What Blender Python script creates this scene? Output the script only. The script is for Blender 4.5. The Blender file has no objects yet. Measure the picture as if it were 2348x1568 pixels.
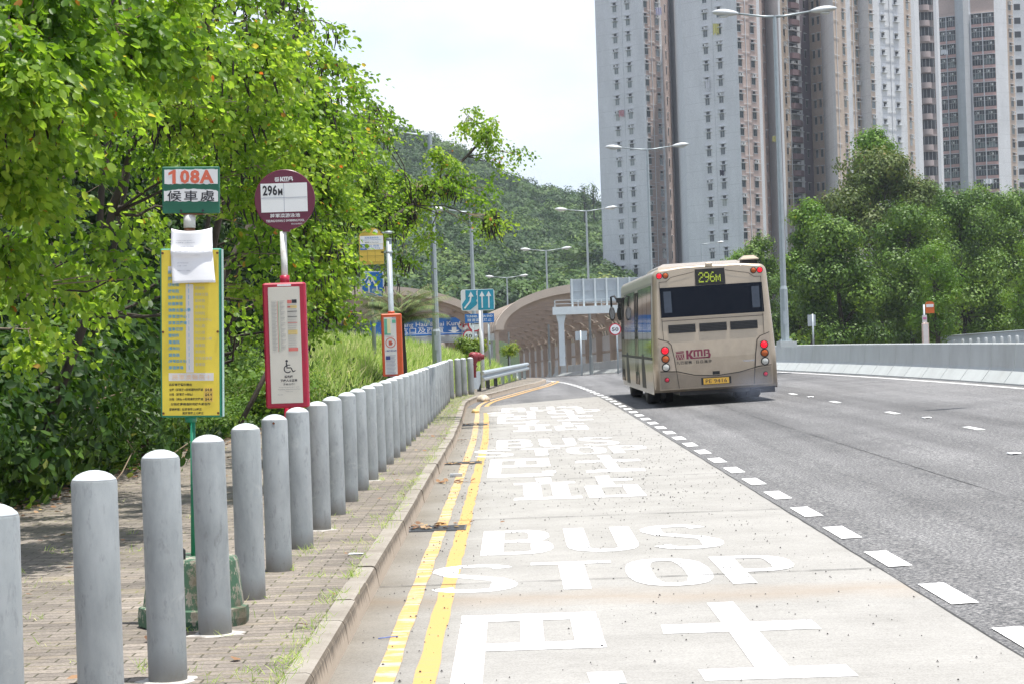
import bpy, math, random
import numpy as np
from mathutils import Vector, Matrix, Euler

# ---------------------------------------------------------------- camera, sky, sun, exposure
scene = bpy.context.scene
COL = scene.collection
EYE = 1.55; FPX = 5000.0; ROLL = 0.033; W_ = 2348.0
cam_d = bpy.data.cameras.new('camera'); cam = bpy.data.objects.new('camera', cam_d); COL.objects.link(cam)
cam_d.sensor_width = 36.0; cam_d.lens = 36.0*FPX/W_; cam_d.clip_start = 0.1; cam_d.clip_end = 6000
_f = Vector((0, math.cos(-4/FPX), math.sin(-4/FPX)))
_r0 = Vector((1, 0, 0)); _u0 = _r0.cross(_f)
_r = _r0*math.cos(ROLL) - _u0*math.sin(ROLL); _u = _u0*math.cos(ROLL) + _r0*math.sin(ROLL)
cam.matrix_world = Matrix(((_r.x, _u.x, -_f.x, 0), (_r.y, _u.y, -_f.y, 0), (_r.z, _u.z, -_f.z, EYE), (0, 0, 0, 1)))
scene.camera = cam
SUN = Vector((0.15, -0.07, 1.0)).normalized()
world = bpy.data.worlds.new('World'); scene.world = world; world.use_nodes = True
wn = world.node_tree; wn.nodes.clear()
wo = wn.nodes.new('ShaderNodeOutputWorld'); bg = wn.nodes.new('ShaderNodeBackground'); bg.inputs[1].default_value = 0.075
sk = wn.nodes.new('ShaderNodeTexSky'); sk.sky_type = 'NISHITA'; sk.sun_disc = False
sk.sun_elevation = math.asin(SUN.z); sk.sun_rotation = math.atan2(SUN.x, SUN.y)
sk.air_density = 1.1; sk.dust_density = 2.2; sk.ozone_density = 1.0
tc = wn.nodes.new('ShaderNodeTexCoord'); mp = wn.nodes.new('ShaderNodeMapping'); mp.inputs['Scale'].default_value = (1.0, 1.0, 2.2)
mp.inputs['Location'].default_value = (3.1, 0.4, 0.2)
nz = wn.nodes.new('ShaderNodeTexNoise'); nz.inputs['Scale'].default_value = 3.2; nz.inputs['Detail'].default_value = 7; nz.inputs['Roughness'].default_value = 0.52
rp = wn.nodes.new('ShaderNodeValToRGB'); rp.color_ramp.elements[0].position = 0.36; rp.color_ramp.elements[0].color = (0.72,)*3+(1,)
rp.color_ramp.elements[1].position = 0.62; rp.color_ramp.elements[1].color = (0.95,)*3+(1,)
mx = wn.nodes.new('ShaderNodeMix'); mx.data_type = 'RGBA'; mx.inputs['B'].default_value = (11.3, 12.4, 14.1, 1)
L = wn.links.new
L(tc.outputs['Generated'], mp.inputs[0]); L(mp.outputs[0], nz.inputs['Vector']); L(nz.outputs['Fac'], rp.inputs[0])
sz = wn.nodes.new('ShaderNodeSeparateXYZ'); L(tc.outputs['Generated'], sz.inputs[0])
er = wn.nodes.new('ShaderNodeValToRGB'); er.color_ramp.elements[0].position = 0.22; er.color_ramp.elements[0].color = (1, 1, 1, 1); er.color_ramp.elements[1].position = 0.62; er.color_ramp.elements[1].color = (0.26, 0.26, 0.26, 1)
L(sz.outputs[2], er.inputs[0]); mlt = wn.nodes.new('ShaderNodeMath'); mlt.operation = 'MULTIPLY'; L(rp.outputs[0], mlt.inputs[0]); L(er.outputs[0], mlt.inputs[1])
L(mlt.outputs[0], mx.inputs['Factor'])
cl = wn.nodes.new('ShaderNodeMix'); cl.data_type = 'RGBA'; cl.inputs['A'].default_value = (9.8, 11.4, 13.9, 1); cl.inputs['B'].default_value = (12.6, 13.1, 14.0, 1)
n2 = wn.nodes.new('ShaderNodeTexNoise'); n2.inputs['Scale'].default_value = 5.5; n2.inputs['Detail'].default_value = 8; n2.inputs['Roughness'].default_value = 0.5; L(mp.outputs[0], n2.inputs['Vector'])
r2 = wn.nodes.new('ShaderNodeValToRGB'); r2.color_ramp.elements[0].position = 0.40; r2.color_ramp.elements[1].position = 0.58; L(n2.outputs['Fac'], r2.inputs[0]); L(r2.outputs[0], cl.inputs['Factor']); L(cl.outputs['Result'], mx.inputs['B']); L(sk.outputs[0], mx.inputs['A']); L(mx.outputs['Result'], bg.inputs[0]); L(bg.outputs[0], wo.inputs[0])
sun_d = bpy.data.lights.new('sun', 'SUN'); sun_d.energy = 5.0; sun_d.angle = math.radians(0.53); sun_d.color = (1.0, 0.965, 0.90)
sun = bpy.data.objects.new('sun', sun_d); COL.objects.link(sun); sun.rotation_euler = SUN.to_track_quat('Z', 'Y').to_euler()
scene.view_settings.view_transform = 'Standard'; scene.view_settings.look = 'None'
scene.view_settings.exposure = 0.52; scene.view_settings.gamma = 1.0
scene.cycles.max_bounces = 6; scene.cycles.transparent_max_bounces = 6; scene.cycles.volume_bounces = 0
scene.cycles.use_adaptive_sampling = True; scene.cycles.adaptive_threshold = 0.02

# ---------------------------------------------------------------- helpers
def uv(x, y):
    dx = x-1174.0; dy = 784.0-y
    return dx*math.cos(ROLL)+dy*math.sin(ROLL), -dx*math.sin(ROLL)+dy*math.cos(ROLL)-4.0
def P(x, y, Y):                      # the point at distance Y seen at (x, y) of the 2348 px wide photograph
    u, v = uv(x, y)
    return Vector((u/FPX*Y, Y, EYE+v/FPX*Y))
def G(x, y, z=0.0):                  # the ground point of height z seen there
    u, v = uv(x, y)
    Y = (EYE-z)*FPX/(-v)
    return Vector((u/FPX*Y, Y, z))
def wx(x, Y, y=0): return P(x, y, Y).x
R = random.Random(7)
NR = np.random.default_rng(11)

class MB:
    def __init__(s): s.v = []; s.f = []; s.m = []; s.sm = []
    def add(s, vs, fs, mi=0, M=None, sm=False):
        b = len(s.v)
        for p in vs:
            p = Vector(p)
            s.v.append(M @ p if M else p)
        for f in fs: s.f.append([b+i for i in f]); s.m.append(mi); s.sm.append(sm)
        return s
    def box(s, x0, x1, y0, y1, z0, z1, mi=0, M=None):
        vs = [(x0,y0,z0),(x1,y0,z0),(x1,y1,z0),(x0,y1,z0),(x0,y0,z1),(x1,y0,z1),(x1,y1,z1),(x0,y1,z1)]
        return s.add(vs, [(0,3,2,1),(4,5,6,7),(0,1,5,4),(1,2,6,5),(2,3,7,6),(3,0,4,7)], mi, M)
    def cbox(s, c, d, mi=0, M=None):
        return s.box(c[0]-d[0]/2, c[0]+d[0]/2, c[1]-d[1]/2, c[1]+d[1]/2, c[2]-d[2]/2, c[2]+d[2]/2, mi, M)
    def bevbox(s, x0, x1, y0, y1, z0, z1, b, mi=0, M=None):
        # box with chamfered vertical + horizontal edges
        def ring(z, i): return [(x0+i+b,y0+i,z),(x1-i-b,y0+i,z),(x1-i,y0+i+b,z),(x1-i,y1-i-b,z),(x1-i-b,y1-i,z),(x0+i+b,y1-i,z),(x0+i,y1-i-b,z),(x0+i,y0+i+b,z)]
        s.loft([ring(z0,b),ring(z0+b,0),ring(z1-b,0),ring(z1,b)], mi, M, True, False); return s
    def loft(s, rings, mi=0, M=None, cap=True, sm=True, closed=True):
        n = len(rings[0]); vs = [p for r in rings for p in r]; fs = []
        for k in range(len(rings)-1):
            for i in range(n if closed else n-1):
                j = (i+1) % n
                fs.append((k*n+i, k*n+j, (k+1)*n+j, (k+1)*n+i))
        s.add(vs, fs, mi, M, sm)
        if cap and closed:
            b = len(s.v)-len(vs)
            s.f.append([b+i for i in range(n)][::-1]); s.m.append(mi); s.sm.append(False)
            s.f.append([b+(len(rings)-1)*n+i for i in range(n)]); s.m.append(mi); s.sm.append(False)
        return s
    def tube(s, pts, rad, n=8, mi=0, M=None, cap=True, sm=True):
        pts = [Vector(p) for p in pts]
        if not isinstance(rad, (list, tuple)): rad = [rad]*len(pts)
        rings = []; up = None
        for i, p in enumerate(pts):
            t = (pts[min(i+1, len(pts)-1)]-pts[max(i-1, 0)])
            t = t.normalized() if t.length > 1e-9 else Vector((0,0,1))
            if up is None: up = Vector((1,0,0)) if abs(t.x) < 0.8 else Vector((0,1,0))
            a = (up-t*up.dot(t)).normalized(); b = t.cross(a); up = a
            rings.append([p+(a*math.cos(2*math.pi*k/n)+b*math.sin(2*math.pi*k/n))*rad[i] for k in range(n)])
        return s.loft(rings, mi, M, cap, sm)
    def lathe(s, prof, n=24, mi=0, M=None, cap=True, sm=True):
        rings = [[(r*math.cos(2*math.pi*k/n), r*math.sin(2*math.pi*k/n), z) for k in range(n)] for r, z in prof]
        return s.loft(rings, mi, M, cap, sm)
    def prism(s, poly, y0, y1, mi=0, M=None):       # polygon in x,z extruded along y
        n = len(poly)
        vs = [(p[0], y0, p[1]) for p in poly]+[(p[0], y1, p[1]) for p in poly]
        fs = [tuple(range(n)), tuple(range(2*n-1, n-1, -1))]+[(i, n+i, n+(i+1) % n, (i+1) % n) for i in range(n)]
        return s.add(vs, fs, mi, M)
    def flat(s, poly, z=0.0, mi=0, M=None):
        return s.add([(p[0], p[1], z) for p in poly], [tuple(range(len(poly)))], mi, M)
    def mesh(s, name, off=None):
        me = bpy.data.meshes.new(name)
        vs = [tuple(p-off) for p in s.v] if off else [tuple(p) for p in s.v]
        me.from_pydata(vs, [], s.f)
        me.polygons.foreach_set('material_index', s.m); me.polygons.foreach_set('use_smooth', s.sm)
        return me
    def build(s, name, mats, parent=None, off=None):
        me = s.mesh(name, off)
        for m in (mats if isinstance(mats, (list, tuple)) else [mats]): me.materials.append(m)
        return link(name, me, parent)

def link(name, data, parent=None):
    o = bpy.data.objects.new(name, data); COL.objects.link(o)
    if parent is not None: o.parent = parent
    return o
def tag(o, label=None, cat=None, group=None, kind=None):
    if label: o['label'] = label
    if cat: o['category'] = cat
    if group: o['group'] = group
    if kind: o['kind'] = kind
    return o
def thing(name, loc, label, cat, group=None, rz=0.0):
    o = bpy.data.objects.new(name, None); COL.objects.link(o); o.location = loc; o.rotation_euler = (0, 0, rz)
    o.empty_display_size = 0.2
    return tag(o, label, cat, group)
KIDS = {}
def dup(root, loc, rz=None, label=None, group=None, scale=None):
    if not KIDS:
        pass
    r = root.copy(); COL.objects.link(r); r.location = loc
    if rz is not None: r.rotation_euler = (0, 0, rz)
    if label: r['label'] = label
    if group: r['group'] = group
    if scale: r.scale = scale
    for ch in list(root.children):
        c = ch.copy(); COL.objects.link(c); c.parent = r
        for g in ch.children:
            d = g.copy(); COL.objects.link(d); d.parent = c
    return r
def wnd(o):       # consistent outward normals
    import bmesh
    bm = bmesh.new(); bm.from_mesh(o.data); bmesh.ops.recalc_face_normals(bm, faces=bm.faces); bm.to_mesh(o.data); bm.free(); return o

_tc = {}
def text_geo(body, bold=0.0, spacing=1.0):
    key = (body, bold, spacing)
    if key in _tc: return _tc[key]
    cu = bpy.data.curves.new('t', 'FONT'); cu.body = body; cu.size = 1.0; cu.offset = bold; cu.space_character = spacing; cu.resolution_u = 2
    ob = bpy.data.objects.new('t', cu); COL.objects.link(ob)
    dg = bpy.context.evaluated_depsgraph_get(); me = bpy.data.meshes.new_from_object(ob.evaluated_get(dg))
    vs = [tuple(v.co) for v in me.vertices]; fs = [tuple(p.vertices) for p in me.polygons]
    bpy.data.objects.remove(ob); bpy.data.curves.remove(cu); bpy.data.meshes.remove(me)
    if not vs: vs = [(0,0,0)]
    xs = [v[0] for v in vs]; ys = [v[1] for v in vs]
    _tc[key] = (vs, fs, min(xs), max(xs), min(ys), max(ys)); return _tc[key]
def put_text(mb, body, x, z, h, w=None, y=-0.003, mi=0, align='C', bold=0.0, M=None, spacing=1.0, fixed=False):
    # writing standing upright in the x,z plane; (x, z) is its centre (or left middle), h its height, w its width
    vs, fs, x0, x1, y0, y1 = text_geo(body, bold, spacing)
    sy = h/((y1-y0) or 1); sx = (w/((x1-x0) or 1)) if w else sy
    cx = (x0+x1)/2 if align == 'C' else x0
    out = [(x+(v[0]-cx)*sx, y, z+(v[1]-(y0+y1)/2)*sy) for v in vs]
    mb.add(out, fs, mi, M)
    return (x1-x0)*sx

# ---------------------------------------------------------------- materials
def nodes(name):
    m = bpy.data.materials.new(name); m.use_nodes = True
    nt = m.node_tree; b = nt.nodes['Principled BSDF']; return m, nt, b
def N(nt, t, **kw):
    n = nt.nodes.new(t)
    for k, v in kw.items():
        if hasattr(n, k): setattr(n, k, v)
        else: n.inputs[k].default_value = v
    return n
def ramp(nt, stops, fac=None):
    r = nt.nodes.new('ShaderNodeValToRGB'); e = r.color_ramp.elements
    while len(e) < len(stops): e.new(0.5)
    for i, (p, c) in enumerate(stops):
        e[i].position = p; e[i].color = (c if len(c) == 4 else tuple(c)+(1,)) if isinstance(c, (tuple, list)) else (c, c, c, 1)
    if fac is not None: nt.links.new(fac, r.inputs[0])
    return r
def mixc(nt, fac, a, b, mode='MIX'):
    m = nt.nodes.new('ShaderNodeMix'); m.data_type = 'RGBA'; m.blend_type = mode
    for s, i in ((fac, 'Factor'), (a, 'A'), (b, 'B')):
        if hasattr(s, 'is_linked'): nt.links.new(s, m.inputs[i])
        elif i == 'Factor': m.inputs[i].default_value = s
        else: m.inputs[i].default_value = tuple(s)+(1,) if len(s) == 3 else s
    return m.outputs['Result']
def objco(nt, scale=(1,1,1), loc=(0,0,0), rot=(0,0,0)):
    t = nt.nodes.new('ShaderNodeTexCoord'); m = nt.nodes.new('ShaderNodeMapping')
    m.inputs['Scale'].default_value = scale; m.inputs['Location'].default_value = loc; m.inputs['Rotation'].default_value = rot
    nt.links.new(t.outputs['Object'], m.inputs[0]); return m.outputs[0]
def noise(nt, co, scale, detail=4, rough=0.55, dist=0):
    n = N(nt, 'ShaderNodeTexNoise'); n.inputs['Scale'].default_value = scale; n.inputs['Detail'].default_value = detail
    n.inputs['Roughness'].default_value = rough; n.inputs['Distortion'].default_value = dist; nt.links.new(co, n.inputs['Vector']); return n.outputs['Fac']
def bump(nt, b, h, strength=0.3, dist=0.01):
    n = nt.nodes.new('ShaderNodeBump'); n.inputs['Strength'].default_value = strength; n.inputs['Distance'].default_value = dist
    nt.links.new(h, n.inputs['Height']); nt.links.new(n.outputs[0], b.inputs['Normal'])
_mc = {}
def paint(name, c, rough=0.5, metal=0.0, var=0.12, scale=6.0, dirt=None, dirt_amt=0.35, spec=0.5, coat=0.0, stretch=(1,1,1)):
    if name in _mc: return _mc[name]
    m, nt, b = nodes(name); co = objco(nt, stretch)
    f = noise(nt, co, scale, 5, 0.6)
    r = ramp(nt, [(0.25, tuple(x*(1-var) for x in c)), (0.75, tuple(min(1, x*(1+var)) for x in c))], f)
    out = r.outputs[0]
    if dirt:
        f2 = noise(nt, co, scale*0.45, 6, 0.7)
        rr = ramp(nt, [(0.55, 0.0), (0.75, dirt_amt)], f2); out = mixc(nt, rr.outputs[0], out, dirt)
    nt.links.new(out, b.inputs['Base Color'])
    b.inputs['Roughness'].default_value = rough; b.inputs['Metallic'].default_value = metal
    b.inputs['Specular IOR Level'].default_value = spec; b.inputs['Coat Weight'].default_value = coat; b.inputs['Coat Roughness'].default_value = 0.05
    _mc[name] = m; return m
def emit(name, c, e):
    m, nt, b = nodes(name); b.inputs['Base Color'].default_value = tuple(x*0.3 for x in c)+(1,)
    b.inputs['Emission Color'].default_value = tuple(c)+(1,); b.inputs['Emission Strength'].default_value = e; b.inputs['Roughness'].default_value = 0.3
    return m
def leafmat(name, stops, trans=0.42, rough=0.45, tcol=1.25):
    m, nt, b = nodes(name)
    a = nt.nodes.new('ShaderNodeAttribute'); a.attribute_name = 'tint'
    r = ramp(nt, stops, a.outputs['Fac'])
    nt.links.new(r.outputs[0], b.inputs['Base Color']); b.inputs['Roughness'].default_value = rough; b.inputs['Specular IOR Level'].default_value = 0.35
    t = nt.nodes.new('ShaderNodeBsdfTranslucent')
    hs = nt.nodes.new('ShaderNodeHueSaturation'); hs.inputs['Hue'].default_value = 0.485; hs.inputs['Saturation'].default_value = 1.06; hs.inputs['Value'].default_value = tcol
    nt.links.new(r.outputs[0], hs.inputs['Color']); nt.links.new(hs.outputs[0], t.inputs[0])
    mxs = nt.nodes.new('ShaderNodeMixShader'); mxs.inputs[0].default_value = trans
    nt.links.new(b.outputs[0], mxs.inputs[1]); nt.links.new(t.outputs[0], mxs.inputs[2])
    nt.links.new(mxs.outputs[0], nt.nodes['Material Output'].inputs[0]); return m

M_galv = paint('galvanised steel', (0.42, 0.47, 0.50), 0.5, 0.35, 0.12, 14)
def mat_bollard():
    m, nt, b = nodes('bollard grey paint'); oi = nt.nodes.new('ShaderNodeObjectInfo'); t = nt.nodes.new('ShaderNodeTexCoord')
    ad = nt.nodes.new('ShaderNodeVectorMath'); nt.links.new(t.outputs['Object'], ad.inputs[0]); nt.links.new(oi.outputs['Location'], ad.inputs[1])
    mpp = nt.nodes.new('ShaderNodeMapping'); mpp.inputs['Scale'].default_value = (1, 1, .35); nt.links.new(ad.outputs[0], mpp.inputs[0]); co = mpp.outputs[0]
    f = noise(nt, co, 8, 7, .68); g = noise(nt, co, 26, 4, .7); h = noise(nt, ad.outputs[0], 3.2, 5, .7, .6)
    r = ramp(nt, [(.28, (.245, .270, .280)), (.5, (.318, .346, .358)), (.74, (.39, .417, .43))], f)
    c = mixc(nt, ramp(nt, [(.56, 0.0), (.70, .55)], g).outputs[0], r.outputs[0], (.17, .18, .185)); c = mixc(nt, ramp(nt, [(.60, 0.0), (.66, .5)], h).outputs[0], c, (.45, .47, .47))
    sp = nt.nodes.new('ShaderNodeSeparateXYZ'); nt.links.new(t.outputs['Object'], sp.inputs[0])
    w = N(nt, 'ShaderNodeMath', operation='MULTIPLY_ADD'); nt.links.new(f, w.inputs[0]); w.inputs[1].default_value = -.22; nt.links.new(sp.outputs[2], w.inputs[2])
    mr = N(nt, 'ShaderNodeMapRange'); nt.links.new(w.outputs[0], mr.inputs[0]); mr.inputs[1].default_value = .03; mr.inputs[2].default_value = -.10; mr.inputs[4].default_value = .75
    c = mixc(nt, mr.outputs[0], c, (.12, .105, .085)); nt.links.new(c, b.inputs['Base Color']); b.inputs['Roughness'].default_value = .55; b.inputs['Metallic'].default_value = .08
    bump(nt, b, g, .15, .002); return m
M_bollard = mat_bollard()
M_black = paint('black rubber', (0.025, 0.025, 0.027), 0.7)
M_dark = paint('dark metal', (0.05, 0.05, 0.055), 0.5)
M_white = paint('white paint', (0.80, 0.81, 0.82), 0.4, var=0.04)
M_signwhite = paint('sign white', (0.78, 0.80, 0.82), 0.35, var=0.03)
M_blue = paint('sign blue', (0.02, 0.16, 0.52), 0.35, var=0.05)
M_cyan = paint('faded sign blue', (0.02, 0.30, 0.44), 0.4, var=0.18, scale=5)
M_redsign = paint('sign red', (0.52, 0.03, 0.06), 0.4, var=0.06)
M_ink = paint('black ink', (0.02, 0.02, 0.03), 0.5)
M_blk = paint('steel grey post', (0.36, 0.41, 0.43), 0.45, 0.3, 0.1, 8)
# ---------------------------------------------------------------- ground shapes
def drop(Y): 
    t = (Y-85.0)/9.0
    return -0.0187*9.0*(math.log1p(math.exp(t)) if t < 30 else t)
def interp(tab, Y):
    if Y <= tab[0][0]: return tab[0][1]
    for (a, xa), (b, xb) in zip(tab, tab[1:]):
        if Y <= b: return xa+(xb-xa)*(Y-a)/(b-a)
    (a, xa), (b, xb) = tab[-2:]; return xb+(xb-xa)*(Y-b)/(b-a)
def smooth(tab, w=4.0, dx=-0.05):
    return lambda Y: dx+sum(interp(tab, Y+d*w) for d in (-1, -0.5, 0, 0.5, 1))/5
KERB = smooth([(0,-.86),(33,-.87),(40,-.93),(45,-.99),(50,-1.07),(53.5,-1.07),(57,-.88),(60,-.55),(66,0),(75,.84),(84,1.35),(95,1.1),(137,-1.4),(236,-6.5),(300,-11)], 1.6)
EDGE = smooth([(0,2.38),(44,2.34),(56,2.28),(64,2.15),(72,2.02),(80,1.78),(88,1.43),(137,-1.0),(236,-6.0),(300,-10.5)], 3)
BARR = smooth([(-20,10.7),(20,10.65),(44.7,10.5),(60,9.95),(73.5,9.2),(100,8.3),(137,6.93),(180,4.7),(236,1.93),(300,-2.4)], 9)
def zr(X, Y):
    return 0.035*max(0.0, X-EDGE(Y))+drop(Y)

# materials of the ground
def mat_asphalt():
    m, nt, b = nodes('asphalt'); co = objco(nt)
    v = noise(nt, co, 40, 4, 0.8); v2 = noise(nt, co, 0.35, 5, 0.6)
    v3 = noise(nt, objco(nt, (1.1, 0.035, 1)), 1.0, 5, 0.6)
    r = ramp(nt, [(0.38, (0.030,0.031,0.036)), (0.50, (0.15,0.15,0.155)), (0.64, (0.42,0.41,0.40))], v)
    r2 = ramp(nt, [(0.3, 0.72), (0.7, 1.03)], v2); r3 = ramp(nt, [(0.36, 0.66), (0.62, 1.2)], v3)
    c = mixc(nt, 1.0, r.outputs[0], r2.outputs[0], 'MULTIPLY'); c = mixc(nt, 1.0, c, r3.outputs[0], 'MULTIPLY')
    nt.links.new(c, b.inputs['Base Color']); b.inputs['Roughness'].default_value = 0.8; bump(nt, b, v, 0.6, 0.012); return m
def mat_concrete(name, c0, c1, stain=0.5):
    m, nt, b = nodes(name); co = objco(nt)
    f = noise(nt, co, 1.1, 6, 0.65); g = noise(nt, co, 90, 2, 0.6); s = noise(nt, objco(nt, (0.8, 22, 1)), 3, 4, 0.7)
    r = ramp(nt, [(0.3, c0), (0.7, c1)], f); r2 = ramp(nt, [(0.35, 0.82), (0.6, 1.05)], g); r3 = ramp(nt, [(0.30, 0.62), (0.47, 1.0)], s)
    c = mixc(nt, 1.0, r.outputs[0], r2.outputs[0], 'MULTIPLY'); c = mixc(nt, stain, c, mixc(nt, 1.0, c, r3.outputs[0], 'MULTIPLY'))
    # rust-brown band where water has run across the bay, and grime by the kerb
    tcn = nt.nodes.new('ShaderNodeTexCoord'); sp = nt.nodes.new('ShaderNodeSeparateXYZ'); nt.links.new(tcn.outputs['Object'], sp.inputs[0])
    n2 = noise(nt, co, 0.9, 4, 0.6)
    w = N(nt, 'ShaderNodeMath', operation='MULTIPLY_ADD'); nt.links.new(n2, w.inputs[0]); w.inputs[1].default_value = 1.2; nt.links.new(sp.outputs[1], w.inputs[2])
    rb = ramp(nt, [(0.0, 0.0), (0.5, 0.45), (1.0, 0.0)])
    mr = N(nt, 'ShaderNodeMapRange'); nt.links.new(w.outputs[0], mr.inputs[0]); mr.inputs[1].default_value = 13.1; mr.inputs[2].default_value = 14.1
    nt.links.new(mr.outputs[0], rb.inputs[0])
    c = mixc(nt, rb.outputs[0], c, (0.31, 0.24, 0.175))
    w3 = N(nt, 'ShaderNodeMath', operation='MULTIPLY_ADD'); nt.links.new(n2, w3.inputs[0]); w3.inputs[1].default_value = 0.5; nt.links.new(sp.outputs[0], w3.inputs[2])
    mr2 = N(nt, 'ShaderNodeMapRange'); nt.links.new(w3.outputs[0], mr2.inputs[0]); mr2.inputs[1].default_value = 0.0; mr2.inputs[2].default_value = -0.7
    c = mixc(nt, mr2.outputs[0], c, mixc(nt, 1.0, c, (0.60, 0.56, 0.50), 'MULTIPLY'))
    nt.links.new(c, b.inputs['Base Color']); b.inputs['Roughness'].default_value = 0.95; b.inputs['Specular IOR Level'].default_value = 0.2; bump(nt, b, s, 0.25, 0.004); return m
M_asph = mat_asphalt()
M_conc = mat_concrete('bay concrete', (0.305, 0.296, 0.280), (0.385, 0.375, 0.358), 0.55)
def mat_kerb():
    m, nt, b = nodes('kerb concrete'); co = objco(nt)
    f = noise(nt, co, 2.2, 6, 0.7); s = noise(nt, objco(nt, (1, 26, 2.0)), 1.4, 4, 0.7)
    tcn = nt.nodes.new('ShaderNodeTexCoord'); sp = nt.nodes.new('ShaderNodeSeparateXYZ'); nt.links.new(tcn.outputs['Object'], sp.inputs[0])
    r = ramp(nt, [(0.3, (0.21, 0.185, 0.155)), (0.7, (0.35, 0.32, 0.28))], f)
    # dark algae streaks running down from the edge
    w = N(nt, 'ShaderNodeMath', operation='MULTIPLY_ADD'); nt.links.new(s, w.inputs[0]); w.inputs[1].default_value = 0.22; nt.links.new(sp.outputs[2], w.inputs[2])
    mr = N(nt, 'ShaderNodeMapRange'); nt.links.new(w.outputs[0], mr.inputs[0]); mr.inputs[1].default_value = 0.165; mr.inputs[2].default_value = 0.215
    c = mixc(nt, mr.outputs[0], (0.42, 0.345, 0.27), mixc(nt, 1.0, r.outputs[0], (0.42, 0.38, 0.33), 'MULTIPLY'))
    # top keeps the plain concrete
    gm = nt.nodes.new('ShaderNodeNewGeometry'); sg = nt.nodes.new('ShaderNodeSeparateXYZ'); nt.links.new(gm.outputs['Normal'], sg.inputs[0])
    rt = ramp(nt, [(0.6, 0.0), (0.9, 1.0)], sg.outputs[2]); c = mixc(nt, rt.outputs[0], c, r.outputs[0])
    nt.links.new(c, b.inputs['Base Color']); b.inputs['Roughness'].default_value = 0.9; bump(nt, b, noise(nt, co, 40, 3, 0.6), 0.3, 0.006); return m
M_kerb = mat_kerb()
def mat_paver():
    m, nt, b = nodes('brick paving'); co = objco(nt)
    br = N(nt, 'ShaderNodeTexBrick'); nt.links.new(objco(nt, (1,1,1), (0.03, 0.02, 0)), br.inputs['Vector'])
    br.inputs['Scale'].default_value = 1.0; br.inputs['Brick Width'].default_value = 0.225; br.inputs['Row Height'].default_value = 0.1125
    br.inputs['Mortar Size'].default_value = 0.0055; br.inputs['Mortar Smooth'].default_value = 0.3; br.inputs['Bias'].default_value = 0.0
    br.inputs['Color1'].default_value = (0.185, 0.160, 0.138, 1); br.inputs['Color2'].default_value = (0.285, 0.247, 0.212, 1); br.inputs['Mortar'].default_value = (0.085, 0.078, 0.05, 1)
    f = noise(nt, co, 0.8, 6, 0.65); g = noise(nt, co, 60, 3, 0.7)
    r = ramp(nt, [(0.3, 0.62), (0.7, 1.2)], f); r2 = ramp(nt, [(0.35, 0.70), (0.65, 1.2)], g)
    c = mixc(nt, 1.0, br.outputs['Color'], r.outputs[0], 'MULTIPLY'); c = mixc(nt, 1.0, c, r2.outputs[0], 'MULTIPLY')
    # moss and dry straw in the joints
    mo = ramp(nt, [(0.50, 0.0), (0.62, 0.7)], noise(nt, co, 2.6, 5, 0.7)); mm = N(nt, 'ShaderNodeMath', operation='MULTIPLY')
    nt.links.new(mo.outputs[0], mm.inputs[0]); nt.links.new(br.outputs['Fac'], mm.inputs[1])
    c = mixc(nt, mm.outputs[0], c, (0.22, 0.24, 0.06))
    st = ramp(nt, [(0.55, 0.0), (0.68, 0.35)], noise(nt, objco(nt, (0.6, 3.0, 1)), 2.0, 6, 0.75)); c = mixc(nt, st.outputs[0], c, (0.36, 0.29, 0.17))
    nt.links.new(c, b.inputs['Base Color']); b.inputs['Roughness'].default_value = 0.9
    iv = N(nt, 'ShaderNodeMath', operation='SUBTRACT'); iv.inputs[0].default_value = 1.0; nt.links.new(br.outputs['Fac'], iv.inputs[1])
    bump(nt, b, iv.outputs[0], 0.9, 0.008); return m
M_pav = mat_paver()
def mat_soil():
    m, nt, b = nodes('soil'); co = objco(nt); f = noise(nt, co, 3.5, 8, 0.7)
    r = ramp(nt, [(0.3, (0.035, 0.028, 0.018)), (0.55, (0.09, 0.07, 0.04)), (0.75, (0.08, 0.10, 0.03))], f)
    nt.links.new(r.outputs[0], b.inputs['Base Color']); b.inputs['Roughness'].default_value = 0.95; bump(nt, b, f, 0.6, 0.05); return m
M_soil = mat_soil()
def mat_mark(name, c, worn, lo=0.30, hi=0.36, sc=5.0, stretch=(0.6, 3.5, 1)):
    m, nt, b = nodes(name); f = noise(nt, objco(nt, stretch), sc, 6, 0.75)
    r = ramp(nt, [(lo, worn), (hi, c)], f); nt.links.new(r.outputs[0], b.inputs['Base Color']); b.inputs['Roughness'].default_value = 0.6; return m
M_mwhite = mat_mark('white road paint', (0.85, 0.85, 0.85), (0.44, 0.43, 0.415), 0.38, 0.47)
M_myel = mat_mark('yellow road paint', (0.58, 0.345, 0.11), (0.42, 0.31, 0.17), 0.36, 0.44)
M_mpatch = mat_mark('patchy yellow over old white paint', (0.58, 0.345, 0.11), (0.42, 0.39, 0.34), 0.46, 0.49, 3.0, (0.5, 2.2, 1))

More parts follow.
